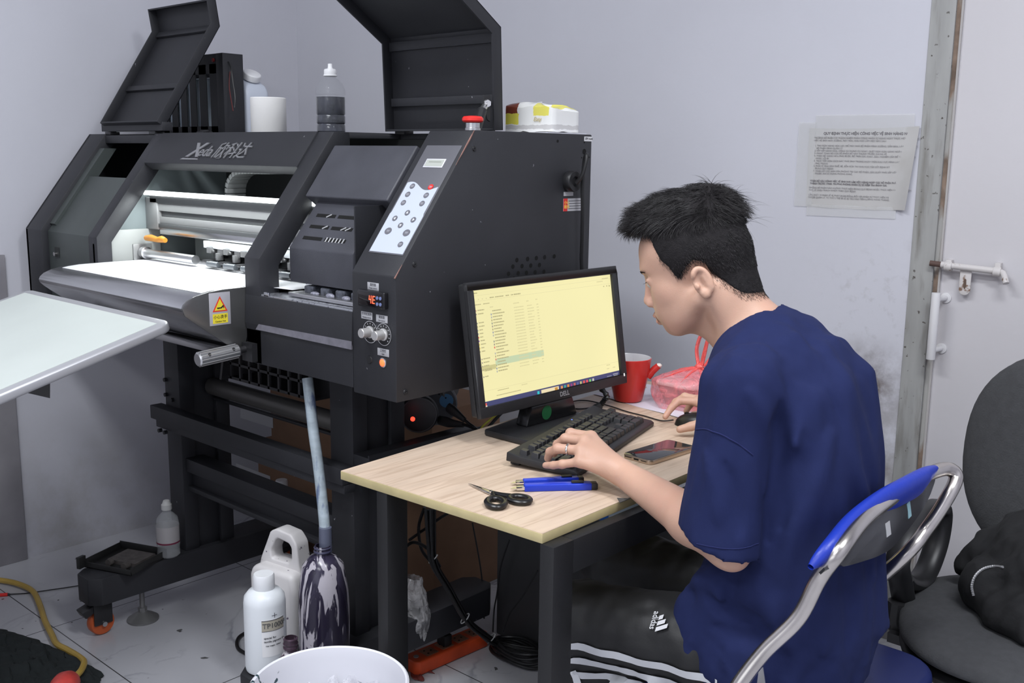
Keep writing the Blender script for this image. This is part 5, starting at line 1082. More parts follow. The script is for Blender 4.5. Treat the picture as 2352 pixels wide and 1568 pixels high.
# bucket
bk = Vector((-1.375, 1.035, 0)); bz = .43
B_ = thing('waste_bucket', 'white plastic bucket with ink splashes on its rim beside the desk leg', 'bucket', bk)
bkm = mat('bucket white', (.70, .70, .75), .35); ramp_mix(bkm, 11, .66, .675, (.03, .06, .07), detail=5, stretch=(1, 1, .6), distort=2.0)
b = MB(); b.lathe([(.105, .0), (.108, .002), (.134, bz-.012), (.1415, bz-.010), (.1425, bz-.003), (.139, bz), (.1355, bz-.002), (.131, bz-.02), (.104, .008), (.001, .008)], bk, 72); b.build('bucket_body', bkm, B_)
cl = film_mat('crumpled clear film', (.80, .80, .86), .30, .1)
def crum(u, v):
    t = u*2*PI; r = .122*v
    return bk+Vector((r*math.cos(t), r*math.sin(t), bz-.075+.05*mnoise.noise(Vector((math.cos(t)*v*4, math.sin(t)*v*4, 1)))+.022*abs(mnoise.noise(Vector((math.cos(t)*v*14, math.sin(t)*v*14, 5))))))
b = MB(); b.grid(crum, 60, 26); tag(b.build('plastic_film', cl), 'crumpled clear plastic film lying inside the white bucket', 'plastic film')
# clear bag hanging under the desk
bgc = at(950, 1395, 'y', 1.68)
def hang(u, v):
    t = u*2*PI; w = .050*(.35+.65*math.sin(min(1, v*1.2+.1)*PI*.62)); w *= (1-.75*max(0, v-.75)/.25)
    n_ = .012*mnoise.noise(Vector((math.cos(t)*3, math.sin(t)*3, v*5)))
    return bgc+Vector((math.cos(t)*(w+n_), math.sin(t)*(w*.6+n_), .085-.19*v))
b = MB(); b.grid(hang, 40, 24); tag(b.build('clear_bag', film_mat('clear bag film', (.55, .54, .55), .42, .15)), 'clear plastic bag hanging behind the left desk leg', 'bag')
# orange power strip
ps0, ps1 = Vector((-1.893, 1.700, 0)), Vector((-1.880, 1.945, 0)); dps = (ps1-ps0).normalized(); nps = Vector((-dps.y, dps.x, 0)); Lp = (ps1-ps0).length
PSM = MX(ps0, dps, nps, (0, 0, 1)); psT = thing('power_strip', 'orange power strip on the floor under the desk', 'power strip', (ps0+ps1)/2)
orp = mat('orange plastic', (.62, .075, .02), .45, noise=.25, nscale=12)
b = MB(); b.prism([(-.010, -.018), (0, -.032), (Lp, -.032), (Lp+.01, -.018), (Lp+.01, .018), (Lp, .032), (0, .032), (-.010, .018)], 'z', .001, .040, PSM); b.build('strip_body', orp, psT, bev=.005, seg=3)
for k in range(4):
    b = MB(); b.box(.035+k*.055, .075+k*.055, -.020, .020, .040, .0412, PSM); so_ = b.build('outlet', mat('worn outlet', (.30, .13, .08), .6), psT, bev=.0005)
    b = MB()
    for dx, dy in ((.012, -.009), (.012, .009), (.028, 0)): b.cyl(PSM @ Vector((.035+k*.055+dx, dy, .041)), PSM @ Vector((.035+k*.055+dx, dy, .0418)), .0028, n=8)
    b.build('outlet_holes', vent, so_)
b = MB(); b.cyl(PSM @ Vector((.012, 0, .040)), PSM @ Vector((.012, 0, .0425)), .007); b.build('switch', mat('switch grey', (.30, .28, .28), .4), psT)
b = MB(); b.box(.098, .125, -.018, .018, .042, .075, PSM); b.build('plug', rubber, psT, bev=.005)
# cable bundle under the desk
def bundle(pts_, r, label, group=None): return cable('desk_cable', label, pts_, r, group=group)
Pb = lambda x, y, Y: at(x, y, 'y', Y)
for i, (dx, dy, r) in enumerate(((0, 0, .0055), (8, -3, .004), (-7, 4, .0045), (14, 4, .003), (4, 8, .004))):
    Px_ = lambda x, y: at(x, y, 'x', -1.795+.003*i)
    bundle([Px_(985+dx, 1170), Px_(988+dx*.8, 1230+dy), Px_(995+dx*.6, 1290+dy), Px_(1030+dx*.5, 1350+dy), Px_(1070+dx*.5, 1420+dy), Px_(1105+dx*.5, 1452+dy), fl_(1150+dx, 1480+dy, .03), fl_(1260+dx, 1500+dy*2, .03)], r, 'dark cable in the tied bundle hanging behind the desk legs', 'cables in the bundle under the desk')
for i, (x, y, Y) in enumerate(((995, 1283, 1.87), (1068, 1420, 1.85), (1128, 1465, 1.83))):
    c_ = at(x, y, 'x', -1.79); b = MB(); b.tube([c_+Vector((.014*math.cos(t), .006*math.sin(t), .014*math.sin(t)*(.7 if i else .4)+.012*math.cos(t))) for t in [2*PI*k/20 for k in range(20)]], .0016, 6, closed=True)
    tag(b.build('cable_tie', mat('grey tie', (.42, .42, .42), .5)), ('grey tie at the upper end of the cable bundle', 'grey tie midway down the cable bundle', 'grey tie low on the cable bundle near the floor')[i], 'cable tie')
bundle([Pb(975, 1165, 1.85), Pb(962, 1210, 1.85), Pb(968, 1260, 1.85), Pb(990, 1290, 1.86)], .0045, 'black cable loop left of the bundle below the desk')
bundle([Pb(925, 1262, 1.75), Pb(950, 1245, 1.76), Pb(985, 1262, 1.80), Pb(1010, 1300, 1.86)], .0045, 'black cable arching from behind the left desk leg')
bundle([Pb(940, 1240, 1.84), Pb(975, 1215, 1.86), Pb(1010, 1190, 1.88), Pb(1035, 1175, 1.90)], .004, 'black cable slanting up under the desk edge')
bundle([Pb(1085, 1200, 1.95), Pb(1100, 1280, 1.95), Pb(1108, 1340, 1.95), Pb(1112, 1420, 1.95)], .0022, 'thin cable hanging at the left under the desk')
bundle([Pb(1170, 1240, 1.95), Pb(1150, 1300, 1.95), Pb(1142, 1360, 1.95), Pb(1135, 1400, 1.95), Pb(1132, 1450, 1.95)], .0022, 'thin bent cable hanging in the middle under the desk')
bundle([Pb(1235, 1310, 1.92), Pb(1200, 1370, 1.92), Pb(1170, 1410, 1.92), Pb(1155, 1450, 1.92)], .002, 'thin cable slanting towards the right desk leg')
cc = at(1190, 1505, 'z', .01)
for k in range(4):
    b = MB(); b.tube([cc+Vector(((.085-.006*k)*math.cos(t)*1.1, (.050-.004*k)*math.sin(t), .004+.0085*k+.003*math.sin(3*t+k))) for t in [2*PI*i/40 for i in range(40)]], .0048, 8, closed=True)
    tag(b.build('coiled_cable', cab), 'loop of black cable coiled on the floor beside the right desk leg', 'cable', 'loops of the coiled floor cable')
# outlets behind the desk
grs = mat('grey socket disc', (.10, .10, .11), .5, noise=.2, nscale=30)
for k, (x, y, Y, r, lb_) in enumerate(((1000, 928, 1.86, .060, 'round grey multi-socket with blue and yellow outlets below the cabinet'), (962, 952, 1.74, .050, 'dark round socket with a red light below the cabinet corner'))):
    c_ = at(x, y, 'y', Y); nrm = Vector((.72, -.69, 0)).normalized()
    t = thing('round_socket', lb_, 'power socket', c_)
    X_, Y_, Z_ = frame(nrm, Vector((0, 0, 1)).cross(nrm)); SMm = MX(c_, X_, Y_, Z_)
    b = MB(); b.lathe([(r*.9, -.03), (r, -.026), (r, -.004), (r*.94, 0), (.001, 0)], c_, 36, nrm); b.build('socket_body', grs if k == 0 else mat('dark disc', (.03, .03, .032), .4), t)
    if k == 0:
        for (u, v, cc_, rr_) in ((.030, .010, (.10, .26, .48), .019), (-.012, -.024, (.50, .40, .05), .017)):
            b = MB(); b.cyl(SMm @ Vector((u, v, 0)), SMm @ Vector((u, v, .002)), rr_); b.build('outlet', mat('outlet%.2f' % cc_[0], cc_, .5), t)
        for (u, v) in ((-.015, .018), (-.008, .010), (-.018, .004), (.012, .040), (.020, .034), (.010, .028), (.028, .018)):
            b = MB(); b.cyl(SMm @ Vector((u, v, .0001)), SMm @ Vector((u, v, .0026)), .0024, n=8); b.build('outlet_hole', vent, t)
    else:
        b = MB(); b.ell(at(948, 962, 'y', 1.69), (.006, .006, .006), 12, 8); b.build('indicator_light', mat('red glow', (1, .05, .03), .4, emit=(1, .04, .02), estr=3), t)
        b = MB(); b.tube([SMm @ Vector((r*.9*math.cos(q), r*.9*math.sin(q), .002)) for q in [2*PI*i/30 for i in range(30)]], .0015, 6, closed=True); b.build('ring', mat('ring grey', (.09, .09, .095), .4), t)
for k, (pts_, lb_) in enumerate((([Pb(1030, 935, 1.80), Pb(1050, 950, 1.80), Pb(1072, 968, 1.80), Pb(1085, 978, 1.80), Pb(1110, 990, 1.80), Pb(1150, 950, 1.84), Pb(1180, 925, 1.86)], 'thick black plug and cable in the blue outlet'), ([Pb(1010, 965, 1.80), Pb(1040, 972, 1.80), Pb(1070, 976, 1.80), Pb(1092, 985, 1.79)], 'black plug and cable in the yellow outlet'))):
    t = thing('plug_cable', lb_, 'plug', pts_[0]); b = MB(); b.tube(spline(pts_, 6), .0042, 8); b.build('cord', cab, t)
    b = MB(); b.tube([pts_[0], pts_[0].lerp(pts_[1], .6), pts_[1], pts_[1].lerp(pts_[2], .8)], [.013, .014, .011, .007], 10, sq=.75); b.build('plug_body', rubber, t)
cable('earth_cable', 'yellow-green cable running up behind the monitor', [Pb(1098, 1000, 1.78), Pb(1108, 980, 1.80), Pb(1130, 960, 1.82), Pb(1150, 945, 1.84)], .0028, mat('yellow green', (.40, .38, .04), .4))
# dark computer case under the desk
pcx = thing('storage_box', 'low dark grey box on the floor under the far end of the desk', 'box', (-1.50, 2.15, 0))
b = MB(); b.box(-1.87, -1.14, 2.00, 2.225, .012, .445); b.build('box_body', mat('dark grey box', (.045, .045, .048), .5, noise=.08, nscale=9), pcx, bev=.004)
b = MB(); b.box(-1.14, -1.128, 2.005, 2.22, .015, .44); b.build('box_front', mat('case front', (.016, .016, .017), .4), pcx, bev=.003)
for x_ in (-1.80, -1.20):
    b = MB(); b.box(x_-.015, x_+.015, 2.01, 2.215, 0, .012); b.build('box_foot', rubber, pcx)
wbz = .4455; wc2 = at(1497, 1195, 'z', wbz+.03); wc2.z = wbz
sw_b = thing('water_bottle', 'clear bottle with a blue cap lying on the grey box under the desk', 'bottle', wc2)
b = MB(); b.lathe([(.001, 0), (.028, .003), (.032, .02), (.032, .13), (.014, .165), (.014, .17)], wc2+Vector((.03, .06, .033)), 24, (-.55, -.45, .0)); b.build('bottle_wall', clear('clear blue bottle', (.55, .65, .75), .5), sw_b)
b = MB(); b.lathe([(.0155, .168), (.0155, .190), (.001, .190)], wc2+Vector((.03, .06, .033)), 20, (-.55, -.45, .0)); b.build('cap', mat('blue cap', (.02, .12, .40), .4), sw_b)
# hose, bulb, cloth, pen at the lower left
hz_ = mat('amber hose', (.42, .28, .06), .35, noise=.15, nscale=10)
hs = thing('squeeze_pump', 'amber rubber hose ending in a red rubber bulb on the floor', 'hose', fl_(150, 1500, 0))
b = MB(); b.tube(spline([fl_(-60, 1325)]+[fl_(x, y) for x, y in ((0, 1332), (40, 1340), (75, 1357), (92, 1390), (103, 1425), (118, 1455), (130, 1478), (155, 1492), (180, 1507))]+[fl_(193, 1520, .02), fl_(185, 1541, .032), fl_(168, 1557, .036)], 6), .0085, 10); b.build('hose_tube', hz_, hs)
pb_ = fl_(150, 1572, .05)
b = MB(); b.lathe([(.001, -.055), (.018, -.05), (.030, -.025), (.033, 0), (.028, .025), (.014, .042), (.010, .05), (.001, .052)], pb_, 28, (fl_(168, 1558, .04)-pb_)); b.build('bulb', mat('worn red rubber', (.62, .07, .06), .4, noise=.3, nscale=20), hs)
cl0 = [fl_(-40, 1440, .0), fl_(60, 1462, .0), fl_(232, 1552, .0), fl_(225, 1620, .0), fl_(-60, 1640, .0)]
def cloth(u, v):
    A = cl0[0]*(1-u)+cl0[2]*u; A = A+(cl0[1]-(cl0[0]*.62+cl0[2]*.38))*math.sin(u*PI)*.9; B = cl0[4]*(1-u)+cl0[3]*u
    p = A*(1-v)+B*v; n_ = mnoise.fractal(Vector((p.x*9, p.y*9, 3)), .6, 2, 4); e = min(1, 8*min(u, 1-u, v, 1-v)+.0)
    j = mnoise.noise(Vector((u*14, v*9, 7)))*.012
    return Vector((p.x+j, p.y+j, .003+e*(.012+.022*abs(n_)+.010*mnoise.noise(Vector((p.x*22, p.y*22, 9))))))
b = MB(); b.grid(cloth, 60, 40, .003); tag(b.build('black_cloth', mat('black cloth', (.012, .016, .017), .9, bump=.3, bscale=300)), 'crumpled black cloth on the floor at the lower left', 'cloth')
pn = [fl_(-40, 1369, .005), fl_(28, 1364, .005)]
pnT = thing('pen', 'red pen lying on the floor tiles by the left wall', 'pen', pn[0])
b = MB(); b.tube([pn[0], pn[0].lerp(pn[1], .85)], .0055, 12); b.build('barrel', red, pnT); b = MB(); b.tube([pn[0].lerp(pn[1], .85), pn[1]], [.0045, .001], 12); b.build('tip', blackpl, pnT)
cable('thin_wire', 'thin black wire on the floor running towards the caster', [fl_(25, 1364, .003), fl_(60, 1362, .003), fl_(110, 1355, .003), fl_(165, 1347, .003), fl_(240, 1335, .003)], .0018)
cable('floor_cable', 'black cable loop on the floor left of the white bottle', [fl_(x, y, .006) for x, y in ((600, 1545), (575, 1508), (548, 1490), (545, 1470), (560, 1455), (600, 1440), (640, 1420))], .005)
rg_ = fl_(955, 1530, .004); b = MB()
def rag(u, v): return Vector((rg_.x-.05+.10*u+.02*math.sin(v*7), rg_.y-.03+.06*v+.02*math.sin(u*5), .003+.008*abs(mnoise.noise(Vector((u*4, v*4, 2))))))
b.grid(rag, 20, 14, .002); tag(b.build('red_wrapper', mat('dull red film', (.16, .04, .035), .35)), 'dull red wrapper on the floor in front of the orange power strip', 'wrapper')
# ================================================================ SIGNED-DISTANCE MODELLING (person and soft things)
NP = np.array
class SDF:
    """a list of primitives combined in order; every primitive has a box so far blocks are cheap"""
    def __init__(s): s.ops = []
    def cap(s, a, b, ra, rb, k=.02, mode='u', M=None):
        a, b = NP(a, float), NP(b, float)
        if M is not None: a = M[0]+M[1]@a; b = M[0]+M[1]@b
        def f(p):
            ab = b-a; t = np.clip(((p-a)@ab)/max(ab@ab, 1e-12), 0, 1)
            return np.linalg.norm(p-(a+t[:, None]*ab), axis=1)-(ra+(rb-ra)*t)
        s.ops.append((mode, k, f, (a+b)/2, np.linalg.norm(b-a)/2+max(ra, rb))); return s
    def ell(s, c, r, k=.02, mode='u', M=None, R=None):
        c, r = NP(c, float), NP(r, float); Rm = np.eye(3) if R is None else R
        if M is not None: c = M[0]+M[1]@c; Rm = M[1]@Rm
        def f(p):
            q = (p-c)@Rm; k0 = np.linalg.norm(q/r, axis=1); k1 = np.linalg.norm(q/(r*r), axis=1)
            return k0*(k0-1)/np.maximum(k1, 1e-9)
        s.ops.append((mode, k, f, c, float(max(r)))); return s
    def fn(s, f, mode='add', k=0, c=None, r=0): s.ops.append((mode, k, f, c, r)); return s
    def near(s, c, rad):
        q = SDF(); first = None
        for op in s.ops:
            if op[3] is not None and np.linalg.norm(c-op[3])-op[4]-rad > max(op[1], .012)+.012 and op[0] in 'us':
                first = first or op; continue
            if not q.ops and op[0] != 'u' : q.ops.append(first or s.ops[0])
            q.ops.append(op)
        if not q.ops: q.ops.append(s.ops[0])
        return q
    def __call__(s, p):
        d = None
        for mode, k, f, _c, _r in s.ops:
            e = f(p)
            if d is None: d = e; continue
            if mode == 'u':
                h = np.clip(.5+.5*(d-e)/k, 0, 1); d = d*(1-h)+e*h-k*h*(1-h)
            elif mode == 's':
                h = np.clip(.5-.5*(d+e)/k, 0, 1); d = d*(1-h)+(-e)*h+k*h*(1-h)
            elif mode == 'i':
                h = np.clip(.5-.5*(d-e)/k, 0, 1); d = d*(1-h)+e*h+k*h*(1-h)
            elif mode == 'add': d = d+e
        return d
def surface(f, lo, hi, h, pad=.0):
    """sparse surface nets: only blocks the surface passes through are sampled"""
    lo = NP(lo, float); n = 24; B = n*h; nb = np.ceil((NP(hi)-lo)/B).astype(int)
    I, J, K = np.meshgrid(*[np.arange(q) for q in nb], indexing='ij')
    bl = np.stack([I.ravel(), J.ravel(), K.ravel()], 1); cen = lo+(bl+.5)*B
    d = f(cen); bl = bl[np.abs(d) < B*.95+.03+pad]
    loc = np.arange(-1, n+1); gx, gy, gz = np.meshgrid(loc, loc, loc, indexing='ij'); G = np.stack([gx.ravel(), gy.ravel(), gz.ravel()], 1)
    m = n+2; vid = {}; Vs = []; Fs = []; Ks = []
    span = (nb+2)*n+4; 
    def key(c): c = c+n; return (c[:, 0]*span[1]+c[:, 1])*span[2]+c[:, 2]
    corners = NP([(i, j, k) for i in (0, 1) for j in (0, 1) for k in (0, 1)])
    edges = [(0, 1), (0, 2), (0, 4), (1, 3), (1, 5), (2, 3), (2, 6), (3, 7), (4, 5), (4, 6), (5, 7), (6, 7)]
    AK, AV, AF = [], [], []
    for b in bl:
        base = b*n; P = lo+(base+G)*h; fl_ = f.near(lo+(base+n/2)*h, B*.95) if hasattr(f, 'near') else f; D = fl_(P).reshape(m, m, m)
        if D.min() > 0 or D.max() < 0: continue
        C = [D[i:m-1+i, j:m-1+j, k:m-1+k] for i, j, k in corners]
        sg = np.stack([c < 0 for c in C]); act = sg.any(0) & ~sg.all(0)
        idx = np.argwhere(act)
        if len(idx) == 0: continue
        vals = np.stack([c[act] for c in C], 1)
        acc = np.zeros((len(idx), 3)); cnt = np.zeros(len(idx))
        for e0, e1 in edges:
            a, c = vals[:, e0], vals[:, e1]; x = (a < 0) != (c < 0); t = np.where(x, a/np.where(x, a-c, 1), 0)
            q = corners[e0]+(corners[e1]-corners[e0])*t[:, None]; acc += q*x[:, None]; cnt += x
        v = acc/cnt[:, None]+idx
        cell = base+idx-1
        AK.append(key(cell)); AV.append(lo+(base-1+v)*h)
        for ax in range(3):
            o = [0, 0, 0]; o[ax] = 1; u, w = [q for q in range(3) if q != ax]
            S0 = D[1:m-1, 1:m-1, 1:m-1] < 0
            sl_ = [slice(1, m-1)]*3; sl_[ax] = slice(2, m); S1 = D[tuple(sl_)] < 0
            x = np.argwhere(S0 != S1)
            if len(x) == 0: continue
            ins = S0[tuple(x.T)]; g = base+x   # lattice point index (x+1)-1
            du = np.zeros(3, int); du[u] = 1; dw = np.zeros(3, int); dw[w] = 1
            q = np.stack([key(g), key(g-du), key(g-du-dw), key(g-dw)], 1)
            fl = ins if ax != 1 else ~ins
            q[~fl] = q[~fl][:, ::-1]; AF.append(q)
    K_ = np.concatenate(AK); V = np.concatenate(AV); Fq = np.concatenate(AF)
    uk, first = np.unique(K_, return_index=True); V = V[first]
    pos = np.searchsorted(uk, Fq); pos = np.clip(pos, 0, len(uk)-1); ok = (uk[pos] == Fq).all(1)
    return V, pos[ok]
def relax(V, F, it, lam=.5):
    E = np.concatenate([F[:, [0, 1]], F[:, [1, 2]], F[:, [2, 3]], F[:, [3, 0]]]); E = np.concatenate([E, E[:, ::-1]])
    n = np.bincount(E[:, 0], minlength=len(V))[:, None]
    for i in range(it):
        A = np.stack([np.bincount(E[:, 0], V[E[:, 1], k], len(V)) for k in range(3)], 1)/np.maximum(n, 1)
        V = V+(A-V)*lam
    return V
def npmesh(name, V, F, m, parent, smooth=True):
    us = np.unique(F); rem = np.zeros(len(V), int); rem[us] = np.arange(len(us)); V = V[us]; F = rem[F]
    off = NP(origin(parent)); me = bpy.data.meshes.new(name); V = V-off; k = F.shape[1]
    me.vertices.add(len(V)); me.vertices.foreach_set('co', V.astype(np.float32).ravel())
    me.loops.add(F.size); me.loops.foreach_set('vertex_index', F.astype(np.int32).ravel())
    me.polygons.add(len(F)); me.polygons.foreach_set('loop_start', (np.arange(len(F))*k).astype(np.int32)); 
    me.polygons.foreach_set('use_smooth', np.ones(len(F), bool)); me.update(calc_edges=True); me.validate()
    me.materials.append(m); o = bpy.data.objects.new(name, me); COL.objects.link(o)
    if parent: o.parent = parent
    ORG[o.name] = origin(parent).copy()
    return o
_rs = np.random.RandomState(5)
_DIR = _rs.normal(size=(24, 3)); _DIR /= np.linalg.norm(_DIR, axis=1)[:, None]; _PH = _rs.uniform(0, 6.28, 24)
def snoise(p, freq, st=(1, 1, 1), seed=0):
    q = p*NP(st)*freq; out = 0; w = 1; tot = 0
    for o in range(3):
        a = 0
        for i in range(8):
            j = (i+o*8+seed) % 24; a = a+np.sin(q@_DIR[j]*2*math.pi*(1+.13*i)+_PH[(j+seed*3) % 24]+1.3*np.sin(q@_DIR[(j+5) % 24]*3.1))
        out = out+a/5*w; tot += w; w *= .5; q = q*2
    return out/tot
def trace(f, o, d, t0=0.0, t1=4.0):
    o, d = NP(o, float), NP(d, float); d = d/np.linalg.norm(d); t = t0
    g_ = f
    for i in range(90):
        v = g_((o+d*t)[None])[0]
        if v < .0004: return o+d*t
        t += max(v*.7, .0004)
        if t > t1: break
    return None
def trace_many(f, O, D, t1=.1):
    O = NP(O, float); D = NP(D, float); D = np.broadcast_to(D, O.shape); t = np.zeros(len(O)); hit = np.zeros(len(O), bool)
    g = f.near(O.mean(0)+D.mean(0)*t1/2, np.linalg.norm(O-O.mean(0), axis=1).max()+t1) if hasattr(f, 'near') else f
    for i in range(70):
        v = g(O+D*t[:, None]); hit |= v < .0004; t = np.where(hit, t, t+np.maximum(v*.75, .0004))
        if hit.all(): break
    ok = hit & (t < t1); return O+D*t[:, None], ok
def grad(f, p):
    e = .002; return NP([f((p+NP(q)*e)[None])[0]-f((p-NP(q)*e)[None])[0] for q in ((1, 0, 0), (0, 1, 0), (0, 0, 1))])/(2*e)
def strands(name, roots, dirs_fn, lens, rad, m, parent, nseg=4, curl=.0):
    """tapered three-sided hairs grown from root points along a direction field"""
    n = len(roots); P = [roots]; p = roots.copy(); D0 = None
    for s_ in range(nseg):
        d = dirs_fn(p, s_/nseg); p = p+d*(lens/nseg)[:, None]; P.append(p.copy())
    P = np.stack(P, 1); T = P[:, -1]-P[:, 0]; T /= np.linalg.norm(T, axis=1)[:, None]+1e-9
    A = np.cross(T, NP([.3, .9, .2])); A /= np.linalg.norm(A, axis=1)[:, None]+1e-9; Bv = np.cross(T, A)
    V = []; 
    for s_ in range(nseg+1):
        r = rad*(1-(s_/nseg)**1.5*.92)
        for k in range(3):
            a = 2*PI*k/3; V.append(P[:, s_]+(A*math.cos(a)+Bv*math.sin(a))*(r[:, None] if hasattr(r, 'shape') else r))
    V = np.stack(V, 1).reshape(-1, 3); w = 3*(nseg+1); base = (np.arange(n)*w)[:, None]; F = []
    for s_ in range(nseg):
        for k in range(3): F.append(base+NP([[s_*3+k, s_*3+(k+1) % 3, (s_+1)*3+(k+1) % 3, (s_+1)*3+k]]))
    return npmesh(name, V, np.concatenate(F), m, parent)

# ================================================================ THE PERSON
PE = thing('person', 'person in a navy T-shirt seated at the desk, one hand on the keyboard', 'person', (-.76, 1.57, 0))
HC = NP([-.955, 1.545, 1.160]); _y, _p = math.radians(198), math.radians(15)
_f = NP([math.cos(_y), math.sin(_y), 0]); _l = NP([-math.sin(_y), math.cos(_y), 0]); _u = NP([0, 0, 1.])
HR = np.stack([_f*math.cos(_p)-_u*math.sin(_p), _l, _u*math.cos(_p)+_f*math.sin(_p)], 1)
HM = (HC, HR)                      # head frame: x to the face, y to his left ear, z to the crown
def hw(x, y, z): return HC+HR@NP([x, y, z])/1000
mm = lambda *a: [q/1000 for q in a]
def headsdf(s):
    A = dict(M=HM)
    s.ell(mm(8, 0, 54), mm(91, 73, 79), **A)
    s.ell(mm(52, 0, 48), mm(50, 60, 52), k=.02, **A)
    s.ell(mm(44, 0, -8), mm(54, 55, 66), k=.022, **A)                  # mid face
    s.ell(mm(56, 38, -10), mm(24, 18, 20), k=.02, **A); s.ell(mm(56, -38, -10), mm(24, 18, 20), k=.02, **A)   # cheeks
    s.ell(mm(78, 0, 33), mm(29, 46, 15), k=.012, **A)                  # brow
    s.ell(mm(66, 0, -50), mm(32, 34, 28), k=.016, **A)                 # maxilla
    s.cap(mm(2, 54, -38), mm(58, 22, -80), .017, .015, k=.022, **A); s.cap(mm(2, -54, -38), mm(58, -22, -80), .017, .015, k=.022, **A)   # jaw
    s.ell(mm(38, 0, -62), mm(42, 44, 30), k=.02, **A)
    for y in (26, -26): s.ell(mm(42, y, -38), mm(40, 24, 36), k=.025, **A)
    s.ell(mm(69, 0, -79), mm(17, 20, 16), k=.014, **A)                 # chin
    s.cap(mm(98, 0, 14), mm(106, 0, -20), .0065, .0085, k=.010, **A)   # nose bridge
    s.ell(mm(109, 0, -26), mm(8.5, 9, 8), k=.006, **A)
    for y in (11, -11): s.ell(mm(101, y, -31), mm(9.5, 7, 7), k=.006, **A)
    for y in (6, -6): s.ell(mm(100, y, -38), mm(5, 3.2, 3), k=.003, mode='s', **A)
    for y in (32, -32):
        s.ell(mm(97, y, 9), mm(13, 16, 11), k=.010, mode='s', **A)
        s.ell(mm(80, y, 8), mm(13.2, 15, 11.5), k=.004, **A)              # closed form of the lids
        s.cap(mm(92, y-11, 13), mm(89, y+12, 12), .0028, .0026, k=.005, **A)
    s.cap(mm(100, 0, -53), mm(90, 20, -59), .0052, .003, k=.004, **A); s.cap(mm(100, 0, -53), mm(90, -20, -59), .0052, .003, k=.004, **A)
    s.cap(mm(95, 0, -66), mm(88, 17, -61), .0062, .003, k=.004, **A); s.cap(mm(95, 0, -66), mm(88, -17, -61), .0062, .003, k=.004, **A)
    s.cap(mm(106, 0, -60), mm(96, 22, -60), .0022, .0016, k=.003, mode='s', **A); s.cap(mm(106, 0, -60), mm(96, -22, -60), .0022, .0016, k=.003, mode='s', **A)
    # neck
    s.ell(mm(-30, 0, -30), mm(48, 50, 50), k=.025, **A); s.cap(mm(-38, 0, 0), mm(-42, 0, -55), .043, .043, k=.025, **A)
    s.cap(mm(-36, 0, -62), mm(-72, 0, -128), .049, .055, k=.025, **A)
    s.cap(mm(8, 0, -92), mm(-30, 0, -135), .020, .030, k=.03, **A)
    for y in (1, -1):
        s.cap(mm(-22, 58*y, -25), mm(-35, 38*y, -118), .012, .014, k=.02, **A)
    # ears
    for y in (1, -1):
        c = NP([-15, 77*y, -8.]); a = math.radians(24)*y
        Re = NP([[math.cos(a), -math.sin(a), 0], [math.sin(a), math.cos(a), 0], [0, 0, 1]]) @ NP([[math.cos(.22), 0, math.sin(.22)], [0, 1, 0], [-math.sin(.22), 0, math.cos(.22)]])
        s.ell(c/1000, mm(16.5, 5, 27), k=.006, R=Re, **A)
        s.ell((c+NP([1, -6*y, -2]))/1000, mm(9, 8, 16), k=.006, R=Re, **A)
        s.ell((c+NP([2, 7.5*y, 1]))/1000, mm(9.5, 6, 17), k=.004, mode='s', R=Re, **A)
        n = 14; P = [c+Re@NP([-13.5*math.cos(t), 4.2*y, 24*math.sin(t)]) for t in np.linspace(-.9, 2.5, n)]
        for i in range(n-1): s.cap(P[i]/1000, P[i+1]/1000, .0036, .0036, k=.004, **A)
        s.cap((c+Re@NP([-5, 4*y, 8]))/1000, (c+Re@NP([-7, 4*y, -10]))/1000, .0028, .003, k=.005, **A)
        s.ell((c+Re@NP([3, 3*y, -21]))/1000, mm(7, 4.5, 8), k=.005, **A)
        s.ell((c+Re@NP([10, 3.5*y, -4]))/1000, mm(4, 3.5, 5), k=.004, **A)
    return s
# limbs
SHL, SHR = NP([-.790, 1.402, 1.012]), NP([-.905, 1.752, 1.00])
ELL_, WRL = NP([-.785, 1.372, .762]), NP([-1.052, 1.462, .793])
ELR, WRR = NP([-.985, 1.875, .775]), NP([-1.135, 1.965, .797])
def hand(s, W_, MC, fingers, thumb, palmk=.010):
    c = sum(MC)/4
    for i, m_ in enumerate(MC): s.cap(W_+(m_-W_)*.12, m_, .0170, .0105, k=.012)
    for i in range(3): s.cap(MC[i], MC[i+1], .0105, .0100, k=.008)
    s.cap(W_+(c-W_)*.3, c*.9+W_*.1+NP([0, 0, -.004]), .020, .013, k=.012)
    for m_, fg, r in fingers:
        pts_ = [m_]+fg
        rs_ = [r*1.08, r, r*.92, r*.80]
        for i in range(3): s.cap(pts_[i], pts_[i+1], rs_[i], rs_[i+1], k=.0035)
        s.ell(pts_[1], NP([r, r, r])*1.06, k=.003)
    for i in range(len(thumb)-1): s.cap(thumb[i], thumb[i+1], (.015, .0115, .010, .0085)[i], (.0115, .010, .0085, .007)[i], k=.008 if i == 0 else .004)
    return s
body = SDF(); headsdf(body)
